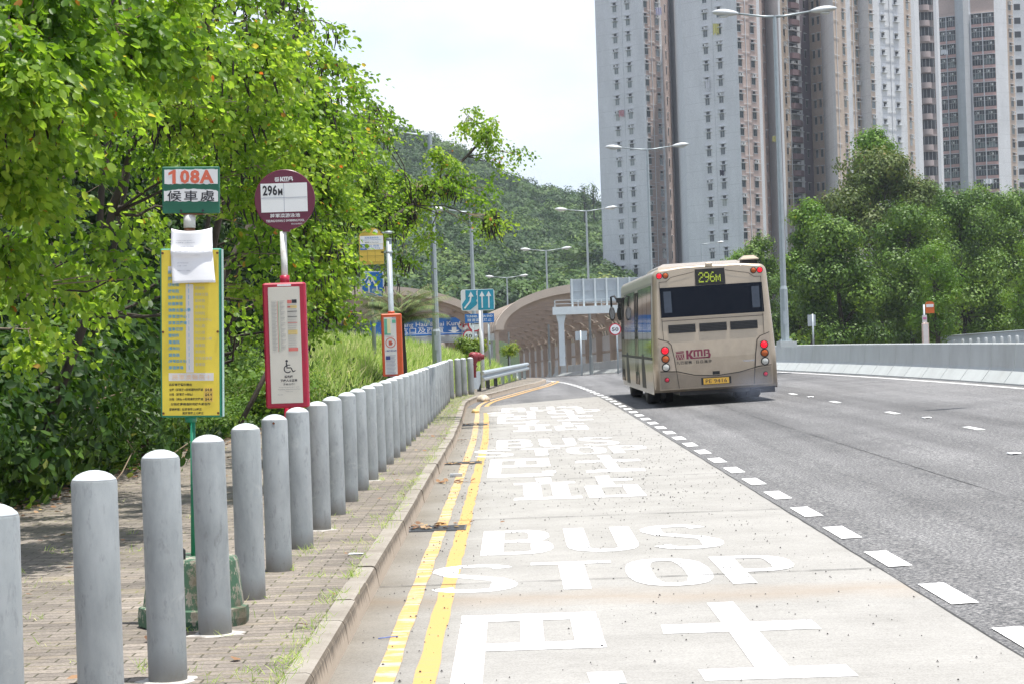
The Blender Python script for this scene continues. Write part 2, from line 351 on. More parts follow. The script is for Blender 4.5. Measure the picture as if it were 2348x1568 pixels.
def strip(name, fa, fb, ys, zf, mat, nx=1, kind='structure', zo=0.0):
    mb = MB(); vs = []; fs = []
    for Y in ys:
        a = fa(Y); b = fb(Y)
        for i in range(nx+1):
            X = a+(b-a)*i/nx; vs.append((X, Y, zf(X, Y)+zo))
    n = nx+1
    for k in range(len(ys)-1):
        for i in range(nx): fs.append((k*n+i, k*n+i+1, (k+1)*n+i+1, (k+1)*n+i))
    mb.add(vs, fs); o = mb.build(name, mat); tag(o, kind=kind); return o
YS = [-30, -10, 0]+[2.0*i for i in range(1, 160)]
g = strip('ground', lambda Y: -900, lambda Y: 900, [-200, 0, 40, 85, 100, 120, 150, 200, 240, 300, 500, 880], lambda X, Y: drop(min(Y, 260))-0.30, M_soil, 24)
YR = [-30, -10]+[1.0*i for i in range(0, 320)]
rm_ = MB(); vs = []
for Y in YR:
    e = EDGE(Y); b_ = BARR(Y)+.3
    for X in (KERB(Y)-.02, .5*(KERB(Y)+e), e, e+(b_-e)*.25, e+(b_-e)*.5, e+(b_-e)*.75, b_): vs.append((X, Y, zr(X, Y)))
rm_.add(vs, [(k*7+i, k*7+i+1, k*7+i+8, k*7+i+7) for k in range(len(YR)-1) for i in range(6)])
road = tag(rm_.build('road', M_asph), kind='structure')
# the concrete bus bay lies over the asphalt; it ends on a slant
bm_ = MB(); vs = []; fs = []
for k, Y in enumerate([-6+1.0*i for i in range(58)]+[51.5+0.25*i for i in range(0)]):
    a = KERB(Y); b = EDGE(Y)
    Yb = Y if Y < 50 else 50+(Y-50)*2.6
    Yb = Y+max(0, (Y-44))*0.9
    vs += [(a, Y, 0.004+0*a), (0.5*(a+EDGE(Yb)), (Y+Yb)/2, 0.004), (EDGE(Yb), Yb, 0.004)]
for k in range(57): fs += [(3*k, 3*k+1, 3*k+4, 3*k+3), (3*k+1, 3*k+2, 3*k+5, 3*k+4)]
bm_.add(vs, fs); tag(bm_.build('bus_bay', M_conc), kind='structure')
WOODX = smooth([(0,-4.75),(30,-4.7),(40,-4.2),(46,-3.2),(52,-2.6),(56,-2.1),(60,-1.7),(66,-1.15),(75,-.3),(84,0.2),(300,-14)], 2)
pav = strip('pavement', WOODX, lambda Y: KERB(Y)-0.125, [y for y in YS if y < 100], lambda X, Y: 0.13+drop(Y)*1.0, M_pav, 4)
# kerb stones with open joints
mb = MB(); rk = random.Random(3); Y = -4.0
while Y < 100:
    Ln = 0.90; Ya = Y+0.006; Yb = Y+Ln-0.006; dz = rk.uniform(-.004, .004); dxx = rk.uniform(-.004, .004)
    rings = []
    for yy in (Ya, Yb):
        k = KERB(yy)+dxx; z0 = drop(yy); zt = z0+0.132+dz
        rings.append([(k-0.125, yy, zt), (k-0.035, yy, zt), (k-0.015, yy, zt-0.006), (k-0.004, yy, zt-0.024), (k+0.018, yy, z0-0.02), (k-0.125, yy, z0-0.02)])
    mb.loft(rings, 0, None, True, False); Y += Ln
tag(wnd(mb.build('kerb', M_kerb)), kind='structure')
# left bank and woodland floor
def bank(X, Y):
    d = WOODX(Y)-X                      # metres left of the paved edge
    g = 0.13+drop(Y)
    n = 0.12*math.sin(X*1.3+Y*0.7)+0.10*math.sin(X*0.5-Y*0.9)
    w = max(0.0, min(1.0, (Y-42)/10.0))
    wood = 0.26*max(0, d-1.0)+0.05*max(0, d-6)+n*min(1, d/2)
    mound = 1.25*(1-math.exp(-d/1.5))*(1 if Y < 70 else max(0.35, 1-(Y-70)/28.0))+0.04*d+n*0.6*min(1, d/2)
    return g+(1-w)*wood+w*mound
mb = MB(); xs = [0, .15, .4, .8, 1.3, 2, 3, 4.2, 6, 8, 11, 15, 21, 30, 45, 70]; ys = [-15]+[2.0*i for i in range(0, 75)]
vs = [(WOODX(Y)-d, Y, bank(WOODX(Y)-d, Y)+(0.004 if d > 0 else -0.02)) for Y in ys for d in xs]; n = len(xs)
fs = [(k*n+i, (k+1)*n+i, (k+1)*n+i+1, k*n+i+1) for k in range(len(ys)-1) for i in range(n-1)]
mb.add(vs, fs, 0, None, True); tag(mb.build('grass_bank', M_soil), kind='structure')
strip('verge', lambda Y: BARR(Y)+0.30, lambda Y: 60.0, [-20+4*i for i in range(70)], lambda X, Y: 0.05+drop(Y)*0.8, M_soil, 6)

# ---------------------------------------------------------------- painted markings
ZP = 0.0062
def mark_poly(mb, pts, zo=0.004):
    mb.add([(p[0], p[1], zr(p[0], p[1])+zo) for p in pts], [tuple(range(len(pts)))])
def mark_grid(mb, vs, fs, X0, X1, Y0, Y1, box):
    x0, x1, y0, y1 = box
    mb.add([(X0+(v[0]-x0)/(x1-x0)*(X1-X0), Y0+(v[1]-y0)/(y1-y0)*(Y1-Y0), ZP+drop(Y0)) for v in vs], fs)
def glyph(mb, rects, X0, X1, Y0, Y1):
    for q in rects:
        if len(q) == 4: a, b, c, d = q; q = [(a, b), (c, b), (c, d), (a, d)]
        # cut to short pieces with slightly wandering edges, as hand-rolled paint has
        mb.add([(X0+p[0]*(X1-X0)+R.uniform(-.006, .006), Y0+p[1]*(Y1-Y0)+R.uniform(-.012, .012), ZP+R.uniform(0, .001)) for p in q], [tuple(range(len(q)))])
BA = [(0, 0.0, .20, .90), (0, .90, 1.0, 1.0), (.20, .52, 1.0, .61), (.80, .61, 1.0, .90), (.43, .61, .60, .90), (.20, 0.0, 1.0, .13), (.84, .13, 1.06, .25)]
SHI = [(0, .56, 1.0, .68), (.41, .68, .60, 1.0), (.41, .12, .60, .56), (.09, 0, .93, .12)]
ZHAN = [(.20, .80, .34, 1.0), (0, .68, .54, .76), (.08, .10, .23, .68), (.32, .10, .46, .68), (0, 0, .54, .09),
        (.74, .52, .87, 1.0), (.87, .74, 1.05, .82), (.60, .0, .73, .52), (.92, 0, 1.06, .52), (.73, .44, .92, .52), (.73, 0, .92, .08)]
def arcp(cx, cy, rx, ry, a0, a1, n=9, p=.72):
    out = []
    for i in range(n+1):
        a = math.radians(a0+(a1-a0)*i/n); c, s = math.cos(a), math.sin(a)
        out.append((cx+rx*math.copysign(abs(c)**p, c), cy+ry*math.copysign(abs(s)**p, s)))
    return out
# centre lines of the letters; the brush is wide across the lane and thin along it
LET = {'B': [[(.14, .0), (.14, 1)], [(.14, .955), (.5, .955)]+arcp(.5, .735, .33, .22, 90, -90)+[(.14, .515)], [(.14, .515), (.52, .515)]+arcp(.52, .28, .34, .235, 90, -90)+[(.14, .045)]],
       'U': [[(.14, 1), (.14, .30)]+arcp(.5, .30, .36, .255, 180, 360)+[(.86, .30), (.86, 1)]],
       'S': [arcp(.5, .74, .37, .215, 20, 180)+[(.16, .70), (.22, .61), (.5, .52), (.78, .42), (.86, .32)]+arcp(.5, .26, .37, .215, 0, -160)],
       'T': [[(.5, 0), (.5, .92)], [(0, .955), (1, .955)]],
       'O': [arcp(.5, .5, .36, .455, 0, 360, 32)],
       'P': [[(.14, 0), (.14, 1)], [(.14, .955), (.5, .955)]+arcp(.52, .70, .34, .255, 90, -90)+[(.14, .445)]]}
_lz = [0]
def letter(mb, ch, X0, X1, Y0, Y1):
    for path in LET[ch]:
        _lz[0] += 1; z = ZP+.0003*(_lz[0] % 7); n = len(path); vs = []; closed = ch == 'O'
        for i, p in enumerate(path):
            a = path[(i-1) % (n-1)] if closed else path[max(i-1, 0)]; b = path[(i+1) % (n-1)] if closed else path[min(i+1, n-1)]
            if closed and i == n-1: a = path[n-2]; b = path[1]
            d = Vector((b[0]-a[0], b[1]-a[1])); d.normalize(); nx, ny = -d.y, d.x
            for s in (-1, 1): vs.append((X0+(p[0]+s*nx*.158)*(X1-X0)+R.uniform(-.004, .004), Y0+(p[1]+s*ny*.047)*(Y1-Y0)+R.uniform(-.006, .006), z))
        mb.add(vs, [(2*k, 2*k+1, 2*k+3, 2*k+2) for k in range(n-1)])
SETS = [dict(cn=(9.35, 12.3), st=(13.45, 15.1), bu=(15.75, 17.75)),
        dict(zh=(21.1, 24.35), cn=(24.7, 28.4), st=(29.1, 31.0), bu=(31.4, 33.9)),
        dict(zh=(37.0, 40.4), cn=(40.8, 44.6), st=(45.0, 47.2), bu=(47.7, 49.9))]
for si, S in enumerate(SETS):
    mb = MB()
    if 'zh' in S: glyph(mb, ZHAN, -.03, 1.19, *S['zh'])
    glyph(mb, BA, -.33, .42, *S['cn']); glyph(mb, SHI, .74, 1.55, S['cn'][0]+.38, S['cn'][1]+.25)
    for body, a, b, yy in (('S', -.52, .02, 'st'), ('T', .13, .68, 'st'), ('O', .76, 1.29, 'st'), ('P', 1.37, 1.87, 'st'), ('B', -.22, .30, 'bu'), ('U', .42, .94, 'bu'), ('S', 1.03, 1.56, 'bu')):
        letter(mb, body, a-.05, b-.05, S[yy][0], S[yy][1])
    tag(mb.build('bus_stop_lettering', M_mwhite), kind='structure')
def ribbon(name, f, w, y0, y1, mat, step=1.0, wob=0.0, zo=0.008):
    ys = []; y = y0
    while y < y1: ys.append(y); y += step
    ys.append(y1); rr = random.Random(5)
    j = [(rr.uniform(-wob, wob), rr.uniform(-wob, wob)) for _ in ys]
    mb = MB(); vs = []
    for i, y in enumerate(ys):
        a = f(y)+j[i][0]; b = f(y)+w+j[i][1]; vs += [(a, y, zr(a, y)+zo), (b, y, zr(b, y)+zo)]
    mb.add(vs, [(2*k, 2*k+1, 2*k+3, 2*k+2) for k in range(len(ys)-1)]); return tag(mb.build(name, mat), kind='structure')
ribbon('yellow_line', lambda y: KERB(y)+0.225, 0.095, 4, 86, M_mpatch, 0.35, 0.006)
ribbon('yellow_line', lambda y: KERB(y)+0.41, 0.10, 4, 86, M_myel, 0.35, 0.007, 0.0065)
ribbon('white_edge_line', lambda y: BARR(y)-0.42, 0.11, -5, 240, M_mwhite, 3.0, 0, 0.005)
mb = MB(); y = 6.1
while y < 92:
    L1 = 1.0
    for a in (0,): 
        f = lambda t: EDGE(t)+0.07
        mark_poly(mb, [(f(y), y), (f(y)+.155, y), (f(y+L1)+.155, y+L1), (f(y+L1), y+L1)], 0.006)
    y += 2.0
tag(mb.build('bay_edge_dashes', M_mwhite), kind='structure')
mb = MB(); y = 29.3-6.4*4
while y < 110:
    c = 6.22 if y < 50 else 6.22-(BARR(50)-BARR(y))*0.8
    mark_poly(mb, [(c, y), (c+.11, y), (c+.11, y+1.05), (c, y+1.05)], 0.006); y += 6.4
tag(mb.build('lane_dashes', M_mwhite), kind='structure')
# asphalt crumbs' dark seam between bay and road
M_seam = paint('seam', (0.05, 0.05, 0.05), 0.9, var=0.4, scale=20)
ribbon('bay_edge_seam', lambda y: EDGE(y)-0.004, 0.012, 2, 60, M_seam, 0.4, 0.004, 0.0062)
# joints across the bay slab
mb = MB()
for y, tilt in ((13.9, 0.16), (18.9, 0.1), (24.0, 0.12), (34.1, 0.15)):
    n = 40; pts = []
    for i in range(n+1):
        X = KERB(y)+0.02+(EDGE(y)-KERB(y)-.03)*i/n; pts.append((X, y+tilt*(i/n)+R.uniform(-.012, .012)))
    vs = []
    for X, yy in pts: w = R.uniform(.002, .012); vs += [(X, yy-w, 0.0098), (X, yy+w, 0.0098)]
    mb.add(vs, [(2*k, 2*k+2, 2*k+3, 2*k+1) for k in range(n)])
tag(mb.build('slab_joint', M_seam), kind='structure')
ribbon('road_seam', lambda y: EDGE(y)+1.92, 0.007, 2, 110, M_seam, 0.6, 0.006, 0.003)
# ---------------------------------------------------------------- concrete barrier
M_barr = paint('parapet concrete', (0.52, 0.55, 0.545), 0.75, 0, 0.10, 1.5, (0.30, 0.29, 0.27), 0.35, stretch=(1, 1, 0.5))
prof = [(0,0),(0.0,.04),(.22,.33),(.235,.37),(.27,.85),(.29,.87),(.42,.87),(.45,.85),(.50,.30),(.66,.0)]
mb = MB(); Y = -18.0
while Y < 290:
    Ln = 2.0 if Y < 120 else 6.0; rings = []
    for yy in (Y+0.02, Y+Ln-0.02):
        b = BARR(yy); z0 = zr(b, yy)-0.01
        rings.append([(b+p[0], yy, z0+p[1]) for p in prof])
    mb.loft(rings, 0, None, True, False); Y += Ln
o = wnd(mb.build('concrete_barrier', M_barr)); tag(o, 'long grey concrete parapet curving along the far side of the road', 'barrier')

# ---------------------------------------------------------------- bollards
def bollard_mesh(seed):
    mb = MB(); r = 0.0835
    mb.lathe([(r, -0.05), (r, 0.05), (r, 0.5), (r, 0.955), (r-0.002, 0.962)], 36, 0, None, False)
    mb.lathe([(r-0.002, 0.9621), (r*0.93, 0.969), (r*0.75, 0.983), (r*0.5, 0.993), (r*0.22, 0.999), (0.002, 1.0)], 36, 1, None, True)
    return mb
M_bcap = paint('bollard pale cap paint', (0.60, 0.64, 0.66), 0.4, 0.05, 0.08, 12)  # dome tops coloured paler, standing in for the overhead sun
M_grout = paint('cement grout', (0.46, 0.44, 0.41), 0.8, 0, 0.25, 20)
bm0 = bollard_mesh(0); me_post = None
bpos = []
for i in range(34):
    Y = 6.42+1.5*i-(.10 if i == 0 else 0)
    if Y > 51.5: break
    bpos.append((-1.533+(0.0 if Y < 35 else -0.05*(Y-35)/15), Y))
bpos += [(-1.58, 54.9), (-1.43, 56.6), (-1.31, 58.0), (-1.15, 59.3)]
g0 = MB(); nseg = 18
for k in range(nseg):
    pass
def grout(seed):
    rr = random.Random(seed); g = MB(); ring = []
    for k in range(22):
        a = 2*math.pi*k/22; q = 0.095+rr.uniform(0, .035)+(0.05 if rr.random() < .15 else 0); ring.append((q*math.cos(a), q*math.sin(a)))
    g.loft([[(x, y, 0.0005) for x, y in ring], [(x*.93, y*.93, 0.006) for x, y in ring]], 0, None, True, False); return g
root = None; nb = len(bpos)
FROM = {0: 'bollard cut off by the left edge of the photo, nearest of the whole row', 1: 'second nearest tall grey bollard, standing clear of the bus stop signs',
        2: 'tall grey bollard just left of the green signpost, hiding part of its green base', 3: 'tall grey bollard just right of the green signpost, in front of its green base',
        4: 'grey bollard with the right edge of the green concrete base beside its foot', 5: 'grey bollard with a small rust spot on its rim under the red notice case',
        6: 'grey bollard directly under the lower end of the red notice case', nb-1: 'last grey bollard, beside the guardrail end and the red hydrant',
        nb-2: 'second bollard from the guardrail end', nb-3: 'third bollard from the guardrail end, first of the close trio', nb-4: 'grey bollard standing apart at the end of the straight row before the last trio'}
ordn = ['first','second','third','fourth','fifth','sixth','seventh','eighth','ninth','tenth','eleventh','twelfth','thirteenth','fourteenth','fifteenth','sixteenth','seventeenth','eighteenth','nineteenth','twentieth']
def nth(n):
    if n <= 20: return ordn[n-1]
    t = {2: 'twenty', 3: 'thirty', 4: 'forty'}[n//10]
    return t+'-'+ordn[n % 10-1] if n % 10 else {3: 'thirtieth', 4: 'fortieth'}[n//10]
proto = None
for i, (X, Y) in enumerate(bpos):
    lab = FROM.get(i) or ('grey steel bollard, %s counting away from the left edge of the photo' % nth(i+1))
    if proto is None:
        proto = thing('bollard', (X, Y, 0.13), lab, 'bollard', 'grey bollards along the kerb')
        bm0.build('post', [M_bollard, M_bcap], proto)
        o = proto
    else:
        o = dup(proto, (X, Y, 0.13), R.uniform(0, 6), lab)
    o.rotation_euler = (R.uniform(-.006, .006), R.uniform(-.008, .006), R.uniform(0, 6.28))
    if Y < 26 and i in (2, 3, 7, 11):
        grout(i).build('grout_ring', M_grout, o)
    if i == 5:
        s = MB(); s.cbox((0, 0, 0), (.014, .002, .012)); q = s.build('rust_spot', paint('rust', (0.16, 0.05, 0.02), 0.9), o); q.matrix_parent_inverse = Matrix.Identity(4)
        o.rotation_euler = (0, 0, 0); q.location = (0.004, -0.0845, 0.945); q.rotation_euler = (0, 0.7, 0)

# ---------------------------------------------------------------- minibus stop with green base (the 108A post)
M_green = paint('dark green enamel', (0.005, 0.115, 0.062), 0.35, 0, 0.10, 8)
M_greenpole = paint('green pole paint', (0.01, 0.19, 0.10), 0.4, 0, 0.15, 10, (0.12, 0.06, 0.03), 0.5)
M_yel = paint('yellow enamel', (0.72, 0.57, 0.055), 0.35, 0, 0.07, 12)
M_rust = paint('rust brown', (0.17, 0.07, 0.035), 0.85, 0.2, 0.4, 25)
M_pwhite = paint('weathered white pole paint', (0.66, 0.66, 0.64), 0.5, 0, 0.10, 14, (0.25, 0.12, 0.07), 0.7)
def mat_flaky():
    m, nt, b = nodes('flaking green paint on concrete'); co = objco(nt, (1, 1, 0.6)); f = noise(nt, co, 20, 7, 0.75); g = noise(nt, co, 5, 5, 0.7)
    c = mixc(nt, ramp(nt, [(0.50, 0.0), (0.54, 1.0)], f).outputs[0], (0.055, 0.125, 0.075), (0.34, 0.315, 0.26))
    c = mixc(nt, ramp(nt, [(0.52, 0.0), (0.66, 0.85)], g).outputs[0], c, (0.10, 0.085, 0.05))
    nt.links.new(c, b.inputs['Base Color']); b.inputs['Roughness'].default_value = 0.8; bump(nt, b, f, 0.5, 0.006); return m
M_flaky = mat_flaky()
cx, cy = -1.703, 11.35
T = thing('minibus_stop', (cx, cy, 0.13), 'green minibus stop post 108A with tall yellow route board and green concrete base', 'bus stop sign'); T.rotation_euler = (0, 0.027, 0)
mb = MB(); n8 = 12
def ng(r, z, rnd=0): return [(r*math.cos(2*math.pi*(k+.5)/n8), r*math.sin(2*math.pi*(k+.5)/n8), z) for k in range(n8)]
mb.loft([ng(.285, 0), ng(.290, .045), ng(.285, .095), ng(.262, .102), ng(.232, .335), ng(.222, .352), ng(.05, .356)], 0, None, True, False)
base = mb.build('base_block', M_flaky, T)
mb = MB(); mb.tube([(-.115, -.16, .33), (-.115, -.16, .40), (-.095, -.16, .415), (-.045, -.16, .415), (-.025, -.16, .40), (-.025, -.16, .33)], 0.008, 8); mb.build('lifting_handle', M_black, T)
mb = MB(); mb.tube([(0, 0, .34), (0, 0, 1.10)], 0.0135, 14); mb.tube([(0, 0, 1.10), (0, 0, 1.12)], 0.022, 14); mb.build('lower_pole', M_greenpole, T)
px = -0.012
mb = MB(); mb.tube([(px, .012, 1.10), (px, .012, 2.10)], 0.024, 16, 0); mb.tube([(px, .012, 1.085), (px, .012, 1.125)], 0.031, 16, 0)
mb.build('upper_pole', M_greenpole, T)
mb = MB(); mb.tube([(px, .012, 2.12), (px, .012, 2.145)], 0.028, 16, 1); mb.tube([(px, .012, 2.145), (px, .012, 2.215)], 0.031, 16, 0); mb.build('pole_sleeve', [M_pwhite, M_rust], T)
# tall yellow route board (z above pavement)
zb0, zb1 = 1.112, 1.985; w2 = .156
Bd = MB(); Bd.bevbox(-w2-.004, w2+.002, -.030, .018, zb0, zb1, .006)
bd = Bd.build('route_board', M_green2 if 'M_green2' in globals() else paint('board green frame', (0.02, 0.24, 0.15), 0.4), T)
mb = MB(); mb.box(w2+.0025, w2+.007, -.032, .018, zb0+.003, zb1-.003); mb.build('side_plate', paint('pale green sheet edge', (0.42, 0.60, 0.55), 0.4), T)
mb = MB(); mb.box(-w2+.004, w2-.012, -.034, -.0305, zb0+.010, zb1-.008); mb.build('yellow_face', M_yel, T)
yf = -.036
M_cyanink = paint('cyan print', (0.06, 0.36, 0.60), 0.5); M_greyink = paint('grey print', (0.52, 0.50, 0.36), 0.5); M_pale = paint('pale strip', (0.66, 0.64, 0.62), 0.5, var=.03)
M_dkink = paint('brown black print', (0.05, 0.05, 0.02), 0.5); M_orange = paint('faded orange print', (0.75, 0.50, 0.30), 0.5)
mb = MB()
mb.box(-.027, .012, -.0352, -.0342, 1.345, 1.80); mb.box(-.118, .115, -.0352, -.0342, 1.302, 1.342); mb.box(-.118, -.09, -.0352, -.0342, 1.86, 1.893); mb.build('pale_strips', M_pale, T)
mb = MB()
lst = ['彩明', '健明邨', '唐明苑', '富康花園', '尚德商場', '佛教志蓮小學', '將軍澳中心', '將軍澳廣場', '富寧花園', '慧明街', '集福路', '(寶琳站)', '貿泰路', '(將軍澳泳池)', '厚德商場', '重華路', '富麗花園']
zz = 1.862
for i, t in enumerate(['尚德', '唐明苑']+lst[1:]):
    z = 1.862-0.0328*(i-0)
    if z < 1.36: break
    put_text(mb, t, -.118, z, .0185, None, yf, 0, 'L', 0.012)
mb.build('route_list', M_cyanink, T)
mb = MB()
for i, t in enumerate(['唐俊街', '毓雅里', '寶康路', '寶琳北路', '翠林路', '運亨路', '欣明苑', '將軍澳中心', '怡心園', '坑口道', '培成路小學', '重華路', '英明苑', '常寧遊樂場', '重華路', '厚德邨', '寶寧路', '培成路']):
    z = 1.845-0.0328*i
    if z < 1.36: break
    put_text(mb, t, .020, z, .0165, None, yf, 0, 'L', 0.0)
mb.build('route_list', M_greyink, T)
mb = MB()
for i in range(15): mb.box(-.0125, -.0105, -.0362, -.0352, 1.36+.0328*i, 1.383+.0328*i)
mb.build('route_arrows', M_cyanink, T)
mb = MB(); put_text(mb, '將軍澳醫院＋', 0.0, 1.322, .027, .20, yf, 0, 'C', 0.0); mb.build('terminus_lettering', M_orange, T)
mb = MB()
for t, z, w, x in (('由將軍澳醫院開出', 1.282, .118, -.116), ('全程（將軍澳→彩明運輸交匯處', 1.256, .176, -.116), ('分段（將軍澳→尚德）', 1.232, .122, -.116), ('分段（尚德→彩明運輸交匯處', 1.207, .176, -.116),
                   ('分段收費請通知司機多謝合作', 1.181, .205, -.108), ('服務時間：頭班車早上6時正', 1.154, .168, -.116), ('尾班車晚上12時正', 1.134, .110, -.048)):
    put_text(mb, t, x, z, .0145, w, yf, 0, 'L', 0.02)
for t, z in (('$4.8', 1.254), ('$4.4', 1.229), ('$4.4', 1.205)): put_text(mb, t, .070, z, .016, .036, yf-.0012, 0, 'L', 0.03)
mb.build('fare_lettering', M_dkink, T)
mb = MB()
for z in (1.254, 1.229, 1.205): mb.box(.064, .112, -.0362, -.0352, z-.0115, z+.0115)
mb.build('fare_stickers', paint('orange yellow sticker', (0.74, 0.50, 0.10), 0.5), T)
mb = MB()
for sx in (-1, 1):
    for z in (zb0+.022, 1.553, zb1-.024): mb.tube([(sx*(w2-.014)-.004, -.0335, z), (sx*(w2-.014)-.004, -.041, z)], .0062, 10)
mb.build('rivets', M_rust, T)
# green name plate on top
zp0, zp1 = 2.219, 2.462
mb = MB(); mb.bevbox(-.150, .148, -.014, .014, zp0, zp1, .004); mb.build('name_plate', M_green, T)
mb = MB(); mb.box(-.055, .06, -.02, .02, zp0-.006, zp0-.001); mb.build('plate_bracket', M_rust, T)
mb = MB()
for x in (-.052, .062): mb.tube([(x, -.0135, zp0+.014), (x, -.02, zp0+.014)], .0065, 8)
mb.build('plate_bolts', M_ink, T)
rr = random.Random(4)
def torn(x0, x1, z0, z1, amp, n=26, bow=0.0):
    t = [(x0+(x1-x0)*i/n, z1+rr.uniform(-amp, amp*.2)+bow*(1-abs(2*i/n-1)**2)) for i in range(n+1)]
    b = [(x0+(x1-x0)*i/n, z0+rr.uniform(-amp*.3, amp*1.3)) for i in range(n+1)]
    return b+t[::-1]
mb = MB(); mb.prism(torn(-.137, .140, 2.370, 2.449, .0035), -.0165, -.0142); mb.prism(torn(-.140, .141, 2.280, 2.336, .004, bow=.012), -.0165, -.0142)
mb.build('peeling_stickers', paint('old white sticker', (0.70, 0.71, 0.72), 0.5, var=.05), T)
mb = MB(); put_text(mb, '08A', .032, 2.409, .072, .176, -.0180, 0, 'C', 0.040, spacing=1.10)
mb.add([(x, -.018, 2.409+z) for x, z in ((-.096, -.036), (-.078, -.036), (-.078, .036), (-.090, .036), (-.116, .021), (-.116, .007), (-.096, .016))], [tuple(range(7))]); mb.build('route_number', paint('orange red print', (0.62, 0.13, 0.07), 0.5, var=.08), T)
mb = MB(); put_text(mb, '候車處', 0.0, 2.309, .056, .245, -.0180, 0, 'C', 0.012, spacing=1.25); mb.build('chinese_lettering', M_ink, T)
for ch in T.children:
    nm = ch.name.split('.')[0]
    if nm in ('name_plate', 'plate_bracket', 'plate_bolts', 'peeling_stickers', 'route_number', 'chinese_lettering', 'pole_sleeve'): ch.location.z = -.086
    elif nm not in ('base_block', 'lifting_handle', 'lower_pole'): ch.location.z = -.035
# paper notice taped to the pole, a thing of its own
mb = MB(); nx, nz_ = 14, 18; X0 = -.104; vs = []; fs = []
for j in range(nz_+1):
    t = j/nz_
    for i in range(nx+1):
        s = i/nx
        x = X0+.012*t+(.212+.012*t)*s-.004*math.sin(3*t); z = 2.095-.268*t+ (.018*(2*s-1)**2-.014*(1-t)*0)*(1-t*1.1) + .004*s
        fold = abs(t-.42)
        y = -.034-.035*t-.018*math.exp(-(fold/.05)**2)+.016*math.cos(s*6.0)*(1-t)-.004*math.sin(s*5+t*4)
        vs.append((x, y, z))
for j in range(nz_):
    for i in range(nx): a = j*(nx+1)+i; fs.append((a, a+1, a+nx+2, a+nx+1))
mb.add(vs, fs, 0, None, True)
pp = thing('paper_notice', (cx, cy-0.0, 0.13), 'creased white paper notice taped over the top of the yellow route board', 'notice'); pp.rotation_euler = (0, 0.027, 0); pp.location.z -= .058
sh = mb.build('sheet', paint('white paper', (0.80, 0.81, 0.84), 0.6, var=.02), pp)
md = sh.modifiers.new('thickness', 'SOLIDIFY'); md.thickness = 0.0006
def pap(x, z):
    t = (2.095-z)/.268; s = (x-X0-.012*t)/(.212+.012*t); fold = abs(t-.42)
    return -.034-.035*t-.018*math.exp(-(fold/.05)**2)+.016*math.cos(s*6.0)*(1-t)-.004*math.sin(s*5+t*4)-.0022
mb = MB()
for t, z, x, w, h in (('NOTICE TO PASSENGERS', 2.045, -.075, .085, .005), ('有關專線小巴服務安排', 2.034, -.078, .10, .006), ('各位乘客：', 2.0, -.078, .03, .005), ('公共小巴第108A號線', 2.012, -.082, .10, .008), ('由於道路工程關係 本線將作出以下安排', 1.988, -.078, .15, .006),
                    ('服務時間及收費維持不變', 1.97, .0, .05, .004), ('如有不便 敬請原諒', 1.93, -.07, .06, .004), ('生效日期：另行通知', 1.915, -.07, .05, .004), ('運輸公司 謹啟', 1.89, -.07, .07, .004)):
    v, f, a0, a1, b0, b1 = text_geo(t, 0.0)
    sx = w/(a1-a0); sy = h/(b1-b0)
    mb.add([(x+(q[0]-a0)*sx, pap(x+(q[0]-a0)*sx, z), z+(q[1]-b0)*sy) for q in v], f)
mb.build('printed_lines', paint('grey toner', (0.34, 0.36, 0.42), 0.6), pp)

# ---------------------------------------------------------------- operator logo shapes (drawn in the x,z plane)
def kmb_logo(mb, x, z, h, y, mi=0, emblem=True):
    # emblem: slanted strokes under a top bar; then the linked capital letters
    s = h; w = s*.98
    def q(pts): mb.add([(x+px*s, y, z+pz*s) for px, pz in pts], [tuple(range(len(pts)))], mi)
    if emblem:
        q([(0, .90), (.92, .97), (.92, .90), (0, .83)]); q([(.02, .78), (.92, .85), (.92, .72), (.02, .64)])
        q([(0, .55), (.22, .58), (.05, .2), (0, .2)]); q([(.30, .59), (.42, .60), (.18, 0), (.06, 0)]); q([(.50, .60), (.58, .61), (.46, .3), (.62, 0), (.28, 0)])
        q([(.66, .62), (.78, .63), (.66, .34), (.84, 0), (.70, 0), (.54, .34)]); q([(.86, .64), (.94, .65), (.94, .0), (.92, 0), (.76, .34)])
    o = 1.18
    q([(o, 0), (o, 1), (o+.26, 1), (o+.26, 0)]); q([(o+.26, .48), (o+.55, 1), (o+.86, 1), (o+.50, .52), (o+.74, .18), (o+.60, 0), (o+.48, 0), (o+.26, .40)])
    q([(o+.48, 0), (o+.60, .15), (o+2.55, .15), (o+2.75, 0)]);
    m = o+.84; 
    q([(m, .24), (m, .98), (m+.2, .98), (m+.2, .24)]); q([(m+.2, .82), (m+.2, 1), (m+.95, 1), (m+1.03, .92), (m+1.03, .82)])
    q([(m+.42, .24), (m+.42, .82), (m+.61, .82), (m+.61, .24)]); q([(m+.83, .24), (m+.83, .82), (m+1.03, .82), (m+1.03, .24)])
    b = m+1.16
    q([(b, .24), (b, 1), (b+.2, 1), (b+.2, .24)]); q([(b+.2, .84), (b+.2, 1), (b+.55, 1), (b+.68, .9), (b+.66, .62), (b+.46, .62), (b+.46, .84)])
    q([(b+.28, .46), (b+.28, .60), (b+.66, .60), (b+.80, .40), (b+.72, .08), (b+.55, 0), (b-.1, 0), (b-.1, .15), (b+.50, .15), (b+.52, .46)])

